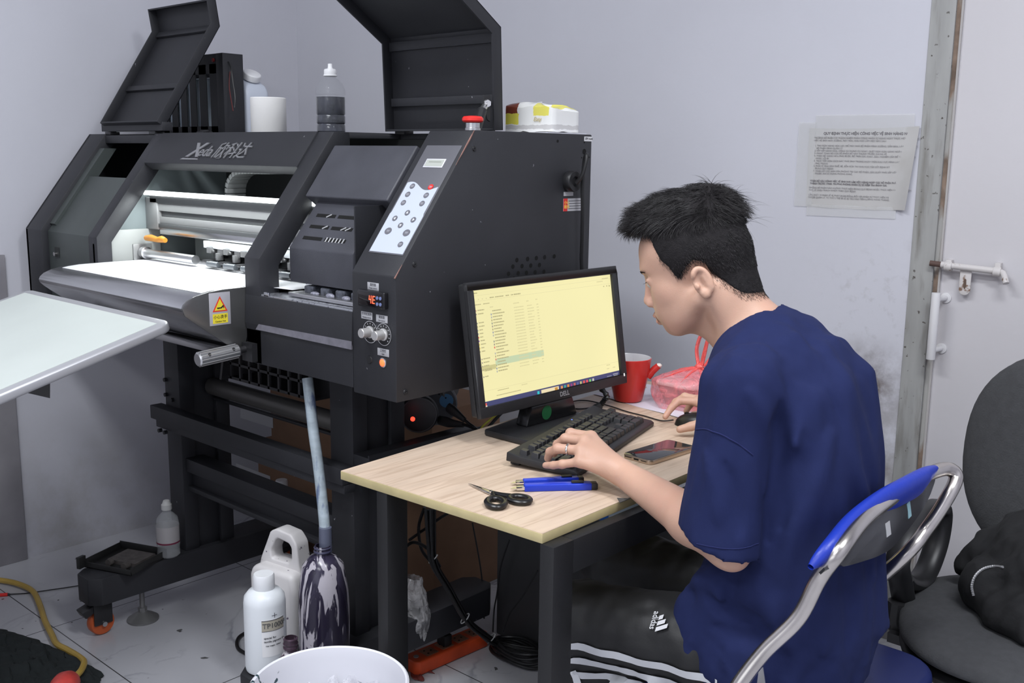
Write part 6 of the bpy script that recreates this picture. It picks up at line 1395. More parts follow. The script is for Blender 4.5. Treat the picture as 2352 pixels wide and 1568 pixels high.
# trunk core, hidden under the shirt
NB = hw(-72, 0, -128)
body.cap(NB, NP([-.78, 1.58, .98]), .050, .075, k=.04); body.cap(NP([-.78, 1.58, .98]), NP([-.73, 1.57, .58]), .085, .085, k=.05)
body.cap(NB+NP([.01, -.02, -.012]), SHL, .034, .040, k=.035); body.cap(NB+NP([0, .02, -.012]), SHR, .034, .040, k=.035)
body.cap(SHL, ELL_, .042, .036, k=.02); body.cap(ELL_, ELL_+(WRL-ELL_)*.30, .0385, .041, k=.012); body.cap(ELL_+(WRL-ELL_)*.28, WRL, .0405, .0245, k=.015)
body.ell(ELL_+NP([.018, -.004, -.018]), (.022, .022, .022), k=.022)
body.cap(SHR, ELR, .042, .036, k=.02); body.cap(ELR, WRR, .038, .024, k=.015)
MCL = [NP([-1.153, 1.492, .838]), NP([-1.150, 1.470, .834]), NP([-1.142, 1.449, .822]), NP([-1.131, 1.433, .806])]
LF = [(MCL[0], [NP([-1.197, 1.484, .838]), NP([-1.216, 1.490, .819]), NP([-1.226, 1.498, .799])], .0092),
      (MCL[1], [NP([-1.193, 1.464, .832]), NP([-1.216, 1.468, .815]), NP([-1.228, 1.473, .793])], .0094),
      (MCL[2], [NP([-1.188, 1.436, .819]), NP([-1.213, 1.443, .806]), NP([-1.226, 1.452, .788])], .0092),
      (MCL[3], [NP([-1.164, 1.421, .797]), NP([-1.186, 1.421, .790]), NP([-1.207, 1.423, .785])], .0080)]
hand(body, WRL, MCL, LF, [NP([-1.085, 1.482, .790]), NP([-1.130, 1.505, .795]), NP([-1.162, 1.515, .790]), NP([-1.188, 1.513, .784])])
MCR = [NP([-1.222, 1.975, .812]), NP([-1.226, 1.996, .812]), NP([-1.222, 2.016, .806]), NP([-1.212, 2.033, .798])]
RF = [(MCR[0], [NP([-1.256, 1.950, .812]), NP([-1.262, 1.930, .799]), NP([-1.266, 1.912, .780])], .0086),
      (MCR[1], [NP([-1.266, 1.990, .814]), NP([-1.284, 1.980, .800]), NP([-1.292, 1.972, .785])], .0088),
      (MCR[2], [NP([-1.258, 2.022, .800]), NP([-1.274, 2.026, .786]), NP([-1.282, 2.024, .770])], .0085),
      (MCR[3], [NP([-1.240, 2.045, .790]), NP([-1.252, 2.050, .776]), NP([-1.260, 2.050, .765])], .0076)]
hand(body, WRR, MCR, RF, [NP([-1.150, 1.950, .790]), NP([-1.165, 1.915, .785]), NP([-1.185, 1.893, .776]), NP([-1.205, 1.880, .768])])
skin = mat('skin', (.55, .335, .245), .48, noise=.07, nscale=14, bump=.12, bscale=500, sss=.12)
ramp_mix(skin, 9, .5, .75, (.60, .29, .22), detail=4, fac=.5)
V, F = surface(body, (-1.34, 1.28, .44), (-.60, 2.10, 1.34), .0024, pad=.03); V = relax(V, F, 2, .5)
bo_ = npmesh('body', V, F, skin, PE); BV_ = V
# legs: lower legs and feet under the trousers
# ---- hair
HX = NP([-120, -100, -93, -72, -59, -49, -37, -28, -23, -5, 5, 17, 25, 29, 33, 39, 50, 57, 62, 80, 100, 140.])/1000
HZ = NP([-62, -60, -58, -52, -41, -28, -15, -2, 16, 23, 17, 8, -4, -6, 4, 20, 33, 56, 76, 84, 88, 70.])/1000
def hl_clip(p):
    q = (p-HC)@HR; z = np.interp(q[:, 0], HX, HZ)
    # away from the sides the front line lies across the forehead and the nape line is level
    zc = np.where(q[:, 0] > .03, .060+.4*(.1-q[:, 0])*0+.022, z)
    w = np.clip((.062-np.abs(q[:, 1]))/.03, 0, 1)*(q[:, 0] > .02); z = z*(1-w)+np.maximum(z, .074)*w
    return (z-q[:, 2])*.75
hair = SDF()
hair.ell(mm(7, 0, 52), mm(96, 77, 84), M=HM)
hair.ell(mm(48, 0, 64), mm(60, 62, 50), k=.02, M=HM)
hair.cap(mm(-36, 0, 20), mm(-44, 0, -75), .054, .0525, k=.02, M=HM)
hair.ell(mm(8, 0, 106), mm(80, 66, 46), k=.02, M=HM)
hair.ell(mm(60, 0, 116), mm(48, 54, 27), k=.02, M=HM)
hair.cap(mm(86, 38, 108), mm(90, -30, 108), .020, .020, k=.02, M=HM)
hair.cap(mm(-36, 0, 130), mm(-70, 0, 95), .022, .018, k=.02, M=HM)
def hair_disp(p):
    q = (p-HC)@HR; top = np.clip((q[:, 2]-.06)/.05, 0, 1)
    return -(snoise(q, 26, (.35, 1.3, .8))*.0042*top+snoise(q, 70, (.3, 1.2, .6), 3)*.0016*top)
hair.fn(hair_disp)
hair.fn(lambda p: hl_clip(p)+.0065, 'i', .003)
hm = mat('dark hair', (.020, .018, .019), .42, noise=.3, nscale=40, spec=.45)
lo_, hi_ = HC-.18, HC+.20
V, F = surface(hair, lo_, hi_, .0024); V = relax(V, F, 1, .4)
ho = npmesh('hair', V, F, mat('dark hair base', (.015, .0135, .0145), .8, noise=.3, nscale=120, spec=.2, bump=.6, bscale=500), PE)
# strands over the cap
tri = V[F]; cen = tri.mean(1); nr = np.cross(tri[:, 2]-tri[:, 0], tri[:, 3]-tri[:, 1]); ar = np.linalg.norm(nr, axis=1); nr = nr/(ar[:, None]+1e-12)
qc = (cen-HC)@HR; outw = ((cen-hw(5, 0, 50))*nr).sum(1) > 0; nr[~outw] *= -1
keep = (hl_clip(cen) < -.0055); pr = ar*keep; pr = pr/pr.sum()
rsel = np.random.RandomState(2).choice(len(cen), 15000, p=pr); rt = cen[rsel]; rn = nr[rsel]; rq = qc[rsel]
tp_ = np.clip((rq[:, 2]-.075)/.03, 0, 1)
fwd, lft, upv = HR[:, 0], HR[:, 1], HR[:, 2]
jit = np.random.RandomState(4).normal(size=(15000, 3))*.22
side = (1-tp_)[:, None]*(-upv*.9-fwd*.45+rn*.22)
fr_w = np.clip((rq[:, 0]-.03)/.05, 0, 1)[:, None]
topd = tp_[:, None]*(fwd*(1.0-.45*fr_w)+lft*(.25*np.sign(rq[:, 1])*np.clip(np.abs(rq[:, 1])/.05, 0, 1))[:, None]+rn*.38+upv*(.10*fr_w))
back_w = np.clip((-.03-rq[:, 0])/.03, 0, 1)[:, None]
topd = topd*(1-back_w)+tp_[:, None]*back_w*(-fwd*.7-upv*.5+rn*.42)
D_ = side+topd+jit*.45+tp_[:, None]*(lft*(snoise(rt, 28, (1, 1, 1), 1)*.55)[:, None]+upv*(snoise(rt, 24, (1, 1, 1), 8)*.35)[:, None])
D_ /= np.linalg.norm(D_, axis=1)[:, None]
def dfn(p, t):
    d = D_+(-upv*.55*t)+np.sin(p*160)*.12+rn*(-.35*t)-fwd*(.5*t)*fr_w; return d/np.linalg.norm(d, axis=1)[:, None]
ln_ = .0045+.0225*tp_*(1-.45*fr_w[:, 0])*np.random.RandomState(8).uniform(.6, 1.4, 15000)+.003*(rq[:, 2] > 0)
strands('hair_strands', rt-rn*.001, dfn, ln_, .00042, hm, PE)
sv = np.argwhere((hl_clip(BV_) > -.0125) & (hl_clip(BV_) < .0055) & (np.linalg.norm(BV_-HC, axis=1) < .15)).ravel()
sq0 = (BV_-HC)@HR; sv = sv[(sq0[sv, 0] < .098) & ((sq0[sv, 2] > -.012) | (sq0[sv, 0] < -.03)) & (np.abs(sq0[sv, 1]) < .072+.0*sq0[sv, 0])]
rs3 = np.random.RandomState(21); sv = rs3.choice(sv, 12000); keep_ = rs3.uniform(0, 1, len(sv)) > np.clip((hl_clip(BV_[sv])+.0055)/.008, 0, .97); sv = sv[keep_]
sd_ = -upv*.8-fwd*.35+(BV_[sv]-hw(5, 0, 30))*3; sd_ /= np.linalg.norm(sd_, axis=1)[:, None]
strands('stubble_hairs', BV_[sv]+rs3.normal(size=(len(sv), 3))*.0008, lambda p, t: sd_, rs3.uniform(.0022, .0044, len(sv)), .00021, hm, PE, nseg=2)
nfly = 34; rsf = np.random.RandomState(12); ff = np.argwhere((qc[:, 2] > .06) & (qc[:, 2] < .125) & (qc[:, 0] < -.05)).ravel(); fs_ = rsf.choice(ff, nfly)
Df = -fwd*.9+upv*.12+rsf.normal(size=(nfly, 3))*.25; Df /= np.linalg.norm(Df, axis=1)[:, None]
strands('loose_hairs', cen[fs_], lambda p, t: (Df-upv*.9*t)/np.linalg.norm(Df-upv*.9*t, axis=1)[:, None], rsf.uniform(.03, .06, nfly), .0003, hm, PE, nseg=6)
# brows, eyes, lips
for y in (1, -1):
    n = 260; r_ = np.random.RandomState(3+y); t = r_.uniform(0, 1, n); x0_ = 98-10*t**2+0; yy = (10+34*t)*y; zz = 25+5*np.sin(t*2.2)-3*t+r_.uniform(-2.2, 2.2, n)*(1-.6*t)
    st_, _ok = trace_many(body, NP([hw(x0_[i]+25, yy[i], zz[i]) for i in range(n)]), -fwd, .06); dl = (lft*y*.9-fwd*.25+upv*.15); dl /= np.linalg.norm(dl)
    strands('eyebrow', st_, lambda p, t: np.repeat(dl[None], len(p), 0)+fwd*.12, np.full(n, .0065), .00035, hm, PE, nseg=2)
    st_ = NP([hw(93-.12*(q-32)**2/10, q*y, 9.5) for q in np.linspace(22, 44, 36)]); st_, _ok = trace_many(body, st_+fwd*.02, -fwd, .05)
    strands('eyelashes', st_, lambda p, t: np.repeat((fwd*.8-upv*(.45-.6*t)+lft*y*.2)[None], len(p), 0), np.full(len(st_), .0075), .0003, hm, PE, nseg=3)
    e_ = MB(); ec_ = Vector(hw(82.5, 32*y, 7.0)); e_.ell(ec_, (.0121, .0121, .0121), 20, 14); eb_ = e_.build('eyeball', mat('eye white', (.55, .52, .50), .2), PE); gd = Vector(fwd*.86-upv*.45).normalized(); e_ = MB(); e_.ell(ec_+gd*.0070, (.0058, .0058, .0058), 16, 10); e_.build('iris', mat('dark iris', (.02, .012, .01), .1), eb_)
# lips: skin-hugging patch
LP = NP([hw(125, (u/8-1)*19, -60+(v/10-.5)*(15*(1-(u/8-1)**2)**.6+1)) for u in range(17) for v in range(11)]); LP, _ok = trace_many(body, LP, -fwd, .07)
def lipf(u, v): return Vector(LP[int(round(u*16))*11+int(round(v*10))]+fwd*.0005)
q = MB(); q.grid(lipf, 16, 10); q.build('lips', mat('lips', (.52, .22, .18), .4, sss=.1), PE, ang=80)

# ---- T-shirt
ya = math.radians(190); TF = NP([math.cos(ya), math.sin(ya), 0]); TL_ = NP([-math.sin(ya), math.cos(ya), 0]); TR_ = np.stack([TF, TL_, _u], 1)
def sweptR(tilt): return np.stack([TF*math.cos(tilt)-_u*math.sin(tilt), TL_, _u*math.cos(tilt)+TF*math.sin(tilt)], 1)
shirt = SDF()
shirt.ell((-.800, 1.572, .930), (.125, .182, .190), R=sweptR(.30))
shirt.ell((-.765, 1.562, .80), (.125, .165, .20), k=.07, R=TR_)
shirt.ell((-.755, 1.558, .62), (.140, .168, .17), k=.07, R=TR_)
shirt.cap(NB+NP([.030, 0, -.046]), NP([-.785, 1.58, .98]), .060, .105, k=.04)
shirt.cap(NB+NP([.035, -.050, -.055]), SHL+NP([0, .01, -.006]), .040, .056, k=.045); shirt.cap(NB+NP([.015, .055, -.055]), SHR+NP([0, -.02, -.01]), .040, .048, k=.045)
shirt.cap(NP([-.765, 1.555, .53]), NP([-.775, 1.54, .51]), .14, .14, k=.05)
shirt.cap(NP([-.820, 1.465, .635]), NP([-.838, 1.462, .57]), .045, .058, k=.05); shirt.cap(NP([-.800, 1.48, .72]), NP([-.82, 1.47, .62]), .04, .05, k=.05); shirt.cap(NP([-.76, 1.490, .53]), NP([-.835, 1.482, .525]), .114, .100, k=.04)          # shirt front gathered over the lap
shirt.cap(NP([-.850, 1.60, .64]), NP([-.875, 1.62, .56]), .06, .06, k=.05)
# near sleeve
SL0, SL1 = SHL+NP([-.002, -.002, -.01]), NP([-.797, 1.372, .757])
sleeve = SDF(); sleeve.cap(SL0, SL1, .062, .074)
def slv(p):
    # flattened tube: wider front to back than side to side, cut at the hem
    ab = SL1-SL0; t = np.clip(((p-SL0)@ab)/(ab@ab), 0, 1.6); q = p-(SL0+t[:, None]*ab); rx = .060+.012*np.clip(t, 0, 1); ry = .054+.004*np.clip(t, 0, 1)
    dx = q@NP([1, 0, 0]); dy = q@NP([0, 1, 0]); dz = q@NP([0, 0, 1.])
    k = np.sqrt((dx/rx)**2+(dy/ry)**2+(dz/.06)**2); n = NP([-.22, -.10, -.97]); return np.maximum((k-1)*ry*.92, (p-SL1)@n)
shirt.fn(slv, 'u', .026)
# far sleeve
def slf(p):
    a, b = SHR, NP([-.972, 1.85, .83]); ab = b-a; t = np.clip(((p-a)@ab)/(ab@ab), 0, 1.6); fa = NP([-.50, .45, -.75])
    return np.maximum(np.linalg.norm(p-(a+t[:, None]*ab), axis=1)-(.058+.008*t), (p-NP([-.985, 1.868, .80]))@(fa/np.linalg.norm(fa)))
shirt.fn(slf, 'u', .03)
# folds
def fold(a, b, ra, rb, k=.03): shirt.cap(NP(a), NP(b), ra, rb, k=k)
fold((-.700, 1.470, .985), (-.680, 1.455, .60), .016, .024, .035); fold((-.690, 1.54, 1.0), (-.652, 1.52, .60), .016, .020, .035)
fold((-.690, 1.62, 1.01), (-.632, 1.61, .60), .016, .022, .035); fold((-.76, 1.49, 1.055), (-.70, 1.42, .93), .018, .012, .03)
fold((-.84, 1.42, .66), (-.74, 1.42, .56), .018, .020, .03); fold((-.885, 1.43, .60), (-.77, 1.405, .51), .016, .018, .03)
def crease(p):
    # deep line between the near sleeve and the back
    a, b = NP([-.722, 1.40, .955]), NP([-.705, 1.385, .70]); ab = b-a; t = np.clip(((p-a)@ab)/(ab@ab), 0, 1); d = np.linalg.norm(p-(a+t[:, None]*ab), axis=1)
    return .016*np.exp(-(d/.022)**2)
shirt.fn(crease)
def sfold(p):
    q = (p-NP([-.76, 1.57, .8]))@TR_
    w = snoise(q, 5, (1.8, 1.8, .35), 2)*.0065+snoise(q, 12, (1.6, 1.6, .4), 5)*.0014
    low = np.clip((.66-p[:, 2])/.12, 0, 1)
    w += low*snoise(q, 11, (1.4, 1.4, 1.0), 7)*.006
    # diagonal pulls from the arm to the hem
    return -w
shirt.fn(sfold)
HEMN = NP([.05, .12, -1.0]); HEMN /= np.linalg.norm(HEMN)
def cuts(p):
    hem = .468-p[:, 2]+.006*np.sin(p[:, 0]*40+p[:, 1]*30)
    return hem
shirt.fn(cuts, 'i', .004)
# room for the arm inside the sleeve and for the neck in the collar
shirt.cap(SL0+(SL1-SL0)*.74, SL1+(SL1-SL0)*.02, .036, .050, k=.006, mode='s')
shirt.cap(hw(-64, 0, -112), hw(-40, 0, -60), .0605, .075, k=.006, mode='s')
navy = mat('navy cotton', (.0120, .0180, .070), .9, noise=.05, nscale=30, bump=.12, bscale=900, spec=.25)
LINES = [(.0085, .020, [(1830, 770), (1880, 850), (1930, 960), (1965, 1080), (1990, 1200), (2005, 1330)]), (.006, .018, [(1900, 800), (1955, 900), (1992, 1020), (2010, 1150)]),
 (.011, .024, [(1905, 1000), (1870, 1120), (1825, 1230), (1785, 1320), (1770, 1400), (1810, 1480)]), (.005, .012, [(1700, 795), (1750, 800), (1790, 830)]), (.007, .014, [(1580, 1350), (1610, 1328), (1650, 1345), (1650, 1400)]),
 (.006, .016, [(1720, 900), (1755, 960), (1765, 1040), (1760, 1130)]), (-.012, .014, [(1795, 930), (1788, 1020), (1775, 1120), (1762, 1240)]), (-.007, .018, [(1850, 1000), (1830, 1100), (1795, 1210)]),
 (-.010, .014, [(1592, 1318), (1625, 1372), (1680, 1405), (1745, 1420)]), (-.007, .014, [(1640, 1440), (1720, 1460), (1800, 1430)]), (-.006, .014, [(1900, 900), (1940, 1000), (1960, 1120), (1975, 1260)]), (.005, .012, [(1620, 1040), (1640, 1120), (1650, 1200)]), (-.004, .010, [(1660, 1060), (1690, 1140), (1700, 1230)]), (.006, .016, [(1880, 1300), (1900, 1400), (1890, 1500)]), (-.006, .014, [(1940, 1300), (1950, 1400), (1945, 1500)])]
LP_ = []
for amp, wd_, px_l in LINES:
    hs_ = [trace(shirt, (0, 0, H), ray(x, y), .9, 2.6) for x, y in px_l]; hs_ = [h_ for h_ in hs_ if h_ is not None]
    if len(hs_) > 1: LP_.append((amp, wd_, NP([NP(v) for v in spline([tuple(h_) for h_ in hs_], 4)])))
def foldf(p):
    out = np.zeros(len(p))
    for amp, wd_, P_ in LP_:
        c_ = P_.mean(0); R_ = np.linalg.norm(P_-c_, axis=1).max()+wd_*3; m_ = np.linalg.norm(p-c_, axis=1) < R_
        if not m_.any(): continue
        q = p[m_]; best = np.full(len(q), 9.)
        for i in range(len(P_)-1):
            a, ab = P_[i], P_[i+1]-P_[i]; t = np.clip(((q-a)@ab)/max(ab@ab, 1e-12), 0, 1); tt = (i+t)/(len(P_)-1)
            e = np.linalg.norm(q-(a+t[:, None]*ab), axis=1)/(.25+.75*np.sin(np.clip(tt*.9+.05, 0, 1)*PI)); best = np.minimum(best, e)
        out[m_] += 1.45*amp*np.exp(-(best/wd_)**2)
    return -out
shirt.ops.insert(len(shirt.ops)-3, ('add', 0, foldf, None, 0))
V, F = surface(shirt, (-1.06, 1.26, .44), (-.54, 1.96, 1.16), .0042, pad=.03); V = relax(V, F, 3, .5)
so2 = npmesh('t_shirt', V, F, navy, PE)
# seams and collar as thin raised bands that hug the shirt
def hug(f, pts_, w, nm, m_, par, inward=None, n=10, r=.0012, sq=1.0, out=.0004):
    P = []
    for p in spline(pts_, n):
        p = NP(p); 
        for _ in range(6): p = p-grad(f, p)*f(p[None])[0]*.9
        P.append(Vector(p+grad(f, p)*out))
    q = MB(); q.tube(P, r, 6, sq=sq); return q.build(nm, m_, par)
navy2 = mat('navy seam', (.010, .015, .080), .9)
def cam_hit(f, px, py, t0=.8):
    h_ = trace(f, (0, 0, H), ray(px, py), t0, 4.0); return h_
def seam(pix, nm, r=.0011):
    P = [cam_hit(shirt, x, y) for x, y in pix]; P = [p for p in P if p is not None]
    if len(P) > 2: return hug(shirt, [tuple(p) for p in P], 0, nm, navy2, so2, r=r)
seam([(1598, 986), (1620, 985), (1645, 993), (1668, 1003), (1700, 1022), (1730, 1045)], 'sleeve_seam')
seam([(1572, 1238), (1600, 1248), (1640, 1256), (1680, 1260), (1715, 1257), (1742, 1247)], 'hem_seam', .0008)
# collar band around the neck
cn_ = []; body_ = body.near(hw(-70, 0, -122), .17)
for k in range(32):
    t = 2*PI*k/32; ax1 = HR@NP([.62, 0, .78]); e1 = HR@NP([.78, 0, -.62]); e2 = HR@NP([0, 1, 0])
    c0 = hw(-70, 0, -122)-ax1*(.010+.012*math.cos(t)); d_ = e1*math.cos(t)+e2*math.sin(t)
    h_ = trace(body_, c0+d_*.16, -d_, 0, .16); p_ = h_ if h_ is not None else c0+d_*.058
    rr_ = min(np.linalg.norm(p_-c0), .072); cn_.append(c0+d_*(rr_+.0035))
q = MB(); q.tube([Vector(p) for p in cn_], .0035, 8, closed=True); 
qb = MB()
N_ = len(cn_); vs = []
for k in range(N_):
    t = 2*PI*k/N_; d_ = (HR@NP([.78, 0, -.62]))*math.cos(t)+lft*math.sin(t); ax1 = HR@NP([.62, 0, .78])
    for o_, a_ in ((.001, .004), (.004, .002), (.0085, -.016), (.002, -.020)): vs.append(cn_[k]+d_*(o_-.003)+ax1*a_)
fs = []
for k in range(N_):
    j = (k+1) % N_
    for i in range(4): fs.append((k*4+i, k*4+(i+1) % 4, j*4+(i+1) % 4, j*4+i))
qb.add([Vector(v) for v in vs], fs); qb.build('collar', navy, so2, ang=60)

# ---- trousers
pants = SDF()
HPL, KNL, ANL = NP([-.760, 1.478, .530]), NP([-1.110, 1.425, .500]), NP([-1.05, 1.415, .10])
HPR, KNR, ANR = NP([-.790, 1.655, .525]), NP([-1.225, 1.690, .505]), NP([-1.16, 1.70, .10])
pants.ell((-.775, 1.565, .54), (.15, .185, .085), R=TR_)
for a, b_, c_ in ((HPL, KNL, ANL), (HPR, KNR, ANR)):
    pants.cap(a, b_, .092, .074, k=.03); pants.cap(b_, c_+NP([0, 0, .02]), .070, .058, k=.03)
pants.fn(lambda p: -(snoise(p, 9, (1, 1, 1), 4)*.006+snoise(p, 22, (1, 1, 1), 9)*.002))
pants.fn(lambda p: .485*0+np.maximum(.06-p[:, 2], -1), 'i', .004)
pants.fn(lambda p: np.where(p[:, 0] > -.93, .464-p[:, 2], -1.0), 'i', .01)
trm = mat('black track fabric', (.013, .013, .014), .55, bump=.1, bscale=300)
V, F = surface(pants, (-1.34, 1.28, .04), (-.58, 1.84, .70), .006, pad=.03); V = relax(V, F, 2, .5)
po = npmesh('trousers', V, F, trm, PE)
stw = mat('white stripe fabric', (.62, .63, .66), .7)
for k in range(3):
    off = -.052+.031*k
    P = []
    cl_ = [HPL+(KNL-HPL)*t for t in np.linspace(.08, .93, 26)]
    for i, c_ in enumerate(cl_):
        z_ = off*-1+.0+.004*math.sin(i*.9+k*.4)+.003*math.sin(i*2.1)-.064
        P.append(c_+NP([0, 0, z_]))
    rows = []
    for p in P:
        rr2 = []
        for w_ in (-.0072, .0072): rr2.append(p+NP([0, -.22, w_]))
        rows.append(rr2)
    for t in np.linspace(.10, .98, 22):       # down the shin
        c_ = KNL+(ANL-KNL)*t; x_ = off*1.0+.022+.005*math.sin(t*22+k*.5)
        rr2 = []
        for w_ in (-.0072, .0072): rr2.append(c_+NP([x_+w_*1.0, -.2, 0]))
        rows.append(rr2)
    _R = NP(rows).reshape(-1, 3); _T, _ok = trace_many(pants, _R, NP([0, 1., 0]), .32); _T[~_ok] = _R[~_ok]+NP([0, .14, 0]); _q = _T.reshape(-1, 2, 3).copy()
    for _ in range(4): _q[1:-1] = (_q[:-2]+_q[1:-1]*2+_q[2:])/4
    _q[:, :, 1] = np.minimum(_q[:, :, 1], _T.reshape(-1, 2, 3)[:, :, 1]+.0); _T = _q.reshape(-1, 3)-NP([0, .0012, 0]); rows = [(a, c_) for a, c_ in _T.reshape(-1, 2, 3)]
    q = MB()
    for seg_ in (rows[:26], rows[26:]):
        q2 = [(Vector(a-NP([0, .0012, 0])), Vector(b_-NP([0, .0012, 0]))) for a, b_ in seg_]; vs = [v for pr2 in q2 for v in pr2]
        q.add(vs, [(2*i, 2*i+1, 2*i+3, 2*i+2) for i in range(len(q2)-1)])
    q.build('side_stripe', stw, po, weld=False, ang=80)
# printed mark on the thigh
h0, h1 = cam_hit(pants, 1512, 1408), cam_hit(pants, 1500, 1450)
if h0 is not None and h1 is not None:
    g_ = grad(pants, (h0+h1)/2); g_ = g_/np.linalg.norm(g_); xd = (h1-h0); Lm = np.linalg.norm(xd); xd = xd/Lm; xd = xd-g_*(xd@g_); xd /= np.linalg.norm(xd); yd = np.cross(g_, xd)
    LM = MX(Vector(h0+g_*.0035), xd, yd, g_)
    wl = mat('white print', (.72, .72, .74), .6)
    text('adidas', .0175, LM @ Matrix.Translation((-.002, -.0012, 0)), wl, po, name='printed_logo', sx=.78, bold=.0001)
    for i, (x0_, h_) in enumerate(((.006, .008), (.0165, .0145), (.0275, .0215))):
        q = MB(); q.prism([(x0_, .0065), (x0_+.0080, .0065), (x0_+.0080-h_*.40, .0065+h_), (x0_-h_*.40, .0065+h_)], 'z', -.0002, .0002, LM); q.build('printed_logo', wl, po)
# feet
fm_ = SDF()
for a in (ANL, ANR): fm_.cap(a+NP([0, 0, -.02]), a+NP([.005, 0, -.055]), .034, .036); 
for a in (ANL, ANR): fm_.cap(a+NP([.01, 0, -.060]), a+NP([-.13, 0, -.075]), .036, .026, k=.03)
fm_.fn(lambda p: .004-p[:, 2], 'i', .006)
V, F = surface(fm_, (-1.40, 1.32, -.01), (-1.0, 1.80, .16), .006); V = relax(V, F, 1, .5); lab(npmesh('shoes', V, F, mat('dark shoes', (.03, .03, .035), .6), PE), 'dark shoes on the floor')
# ring on the ring finger
a, b_ = LF[2][0], LF[2][1][0]; rc_ = Vector(a.lerp(b_, .62)) if hasattr(a, 'lerp') else Vector(a+(b_-a)*.55); X_, Y_, Z_ = frame(Vector(b_-a))
q = MB(); q.tube([rc_+X_*.0103*math.cos(t)+Y_*.0103*math.sin(t) for t in [2*PI*i/28 for i in range(28)]], .0012, 8, closed=True, sq=1.8)
tag(q.build('finger_ring', chrome), 'silver band ring on the left hand over the keyboard', 'ring')
# ================================================================ FOLDING CHAIR
FC = thing('folding_chair', 'folding chair with steel tube frame and blue padded seat and back', 'chair', (-.75, 1.6, 0))
tube_m = mat('worn steel tube', (.62, .58, .55), .25, 1.0, noise=.15, nscale=14)
bluev = mat('blue vinyl', (.012, .035, .36), .38, bump=.3, bscale=70)
ff_ = lambda L_: [at(x, y, 'z', z) for x, y, z in L_]
near = ff_([(1660, 1640, .52), (1700, 1568, .57), (1755, 1497, .62), (1832, 1420, .68), (1880, 1330, .745), (1930, 1262, .795), (1985, 1192, .820), (2050, 1140, .830), (2110, 1100, .828), (2155, 1080, .828)])
farc = ff_([(2182, 1078, .825), (2196, 1095, .812), (2180, 1135, .785), (2130, 1212, .725), (2060, 1292, .665)])
lowf = farc[-1]+Vector((-.16, .0, -.20)); lown = near[0]
q = MB(); q.tube(spline(near+farc+[lowf, lowf+Vector((-.10, 0, -.14))], 8), .0125, 14); q.build('frame_tube', tube_m, FC)
# front/back legs below the frame
def dn(p, t, f_): return [p, p.lerp(Vector(t), .5), Vector(t)]
n0 = near[0]
for nm, pts_ in (('leg', [n0, (-.98, 1.33, .25), (-1.02, 1.33, .012)]), ('leg', [(-.86, 1.34, .42), (-.70, 1.34, .22), (-.50, 1.34, .012)]), ('leg', [lowf+Vector((-.10, 0, -.14)), (-.98, 1.84, .20), (-1.02, 1.84, .012)]), ('leg', [(-.86, 1.82, .42), (-.70, 1.82, .22), (-.50, 1.82, .012)])):
    q = MB(); q.tube(spline([Vector(p) for p in pts_], 6), .0115, 12); q.build(nm, tube_m, FC)
q = MB(); q.tube([(-.50, 1.34, .014), (-.50, 1.82, .014)], .0115, 12); q.build('floor_bar', tube_m, FC)
# steel strap of the seat bracket seen beside the near upright
p0 = at(1722, 1548, 'z', .56); q = MB(); q.prism([(0, 0), (.022, .004), (.010, .060), (.004, .060)], 'y', -.001, .001, MX(p0+Vector((.012, 0, -.04)), (1, 0, 0), (0, 1, 0), (0, 0, 1))); q.build('seat_bracket', alu, FC)
# back panel and pad
tu = spline(near[4:], 10)
low = spline(ff_([(1905, 1305, .775), (1984, 1284, .765), (2024, 1270, .758), (2058, 1247, .755), (2112, 1181, .772), (2150, 1118, .806)]), 12)
def rs(P, n):
    L_ = [0]
    for i in range(1, len(P)): L_.append(L_[-1]+(P[i]-P[i-1]).length)
    out = []
    for k in range(n+1):
        s_ = L_[-1]*k/n; i = 1
        while i < len(P)-1 and L_[i] < s_: i += 1
        out.append(P[i-1].lerp(P[i], (s_-L_[i-1])/max(L_[i]-L_[i-1], 1e-9)))
    return out
tu, low = rs(tu, 30), rs(low, 30)
def pn(u, v):
    i = int(round(u*30)); p = tu[i].lerp(low[i], v); return p+Vector((-.006+.006*math.sin(PI*v)*math.sin(PI*u), 0, -.004))
q = MB(); q.grid(pn, 30, 8, .004); pp_ = q.build('back_panel', mat('dark back panel', (.035, .035, .04), .22), FC)
pad = spline(ff_([(1868, 1300, .775), (1897, 1255, .800), (1952, 1186, .826), (2012, 1138, .843), (2072, 1104, .852), (2120, 1080, .854), (2155, 1071, .850)]), 10); pad = rs(pad, 30)
def pd(u, v):
    i = int(round(u*30)); e = min(1, 6*min(u+.02, 1.02-u)); t = v*2*PI; c_ = pad[i]+Vector((-.004, 0, -.022*e)); d_ = Vector((.42, 0, 1)).normalized(); n_ = Vector((1, 0, -.42)).normalized()
    return c_+d_*(.030*e*math.copysign(abs(math.sin(t))**.7, math.sin(t)))+n_*(.014*e**.5*math.cos(t))
q = MB(); q.grid(pd, 30, 16); lab(q.build('back_pad', bluev, FC), 'bright blue vinyl pad')
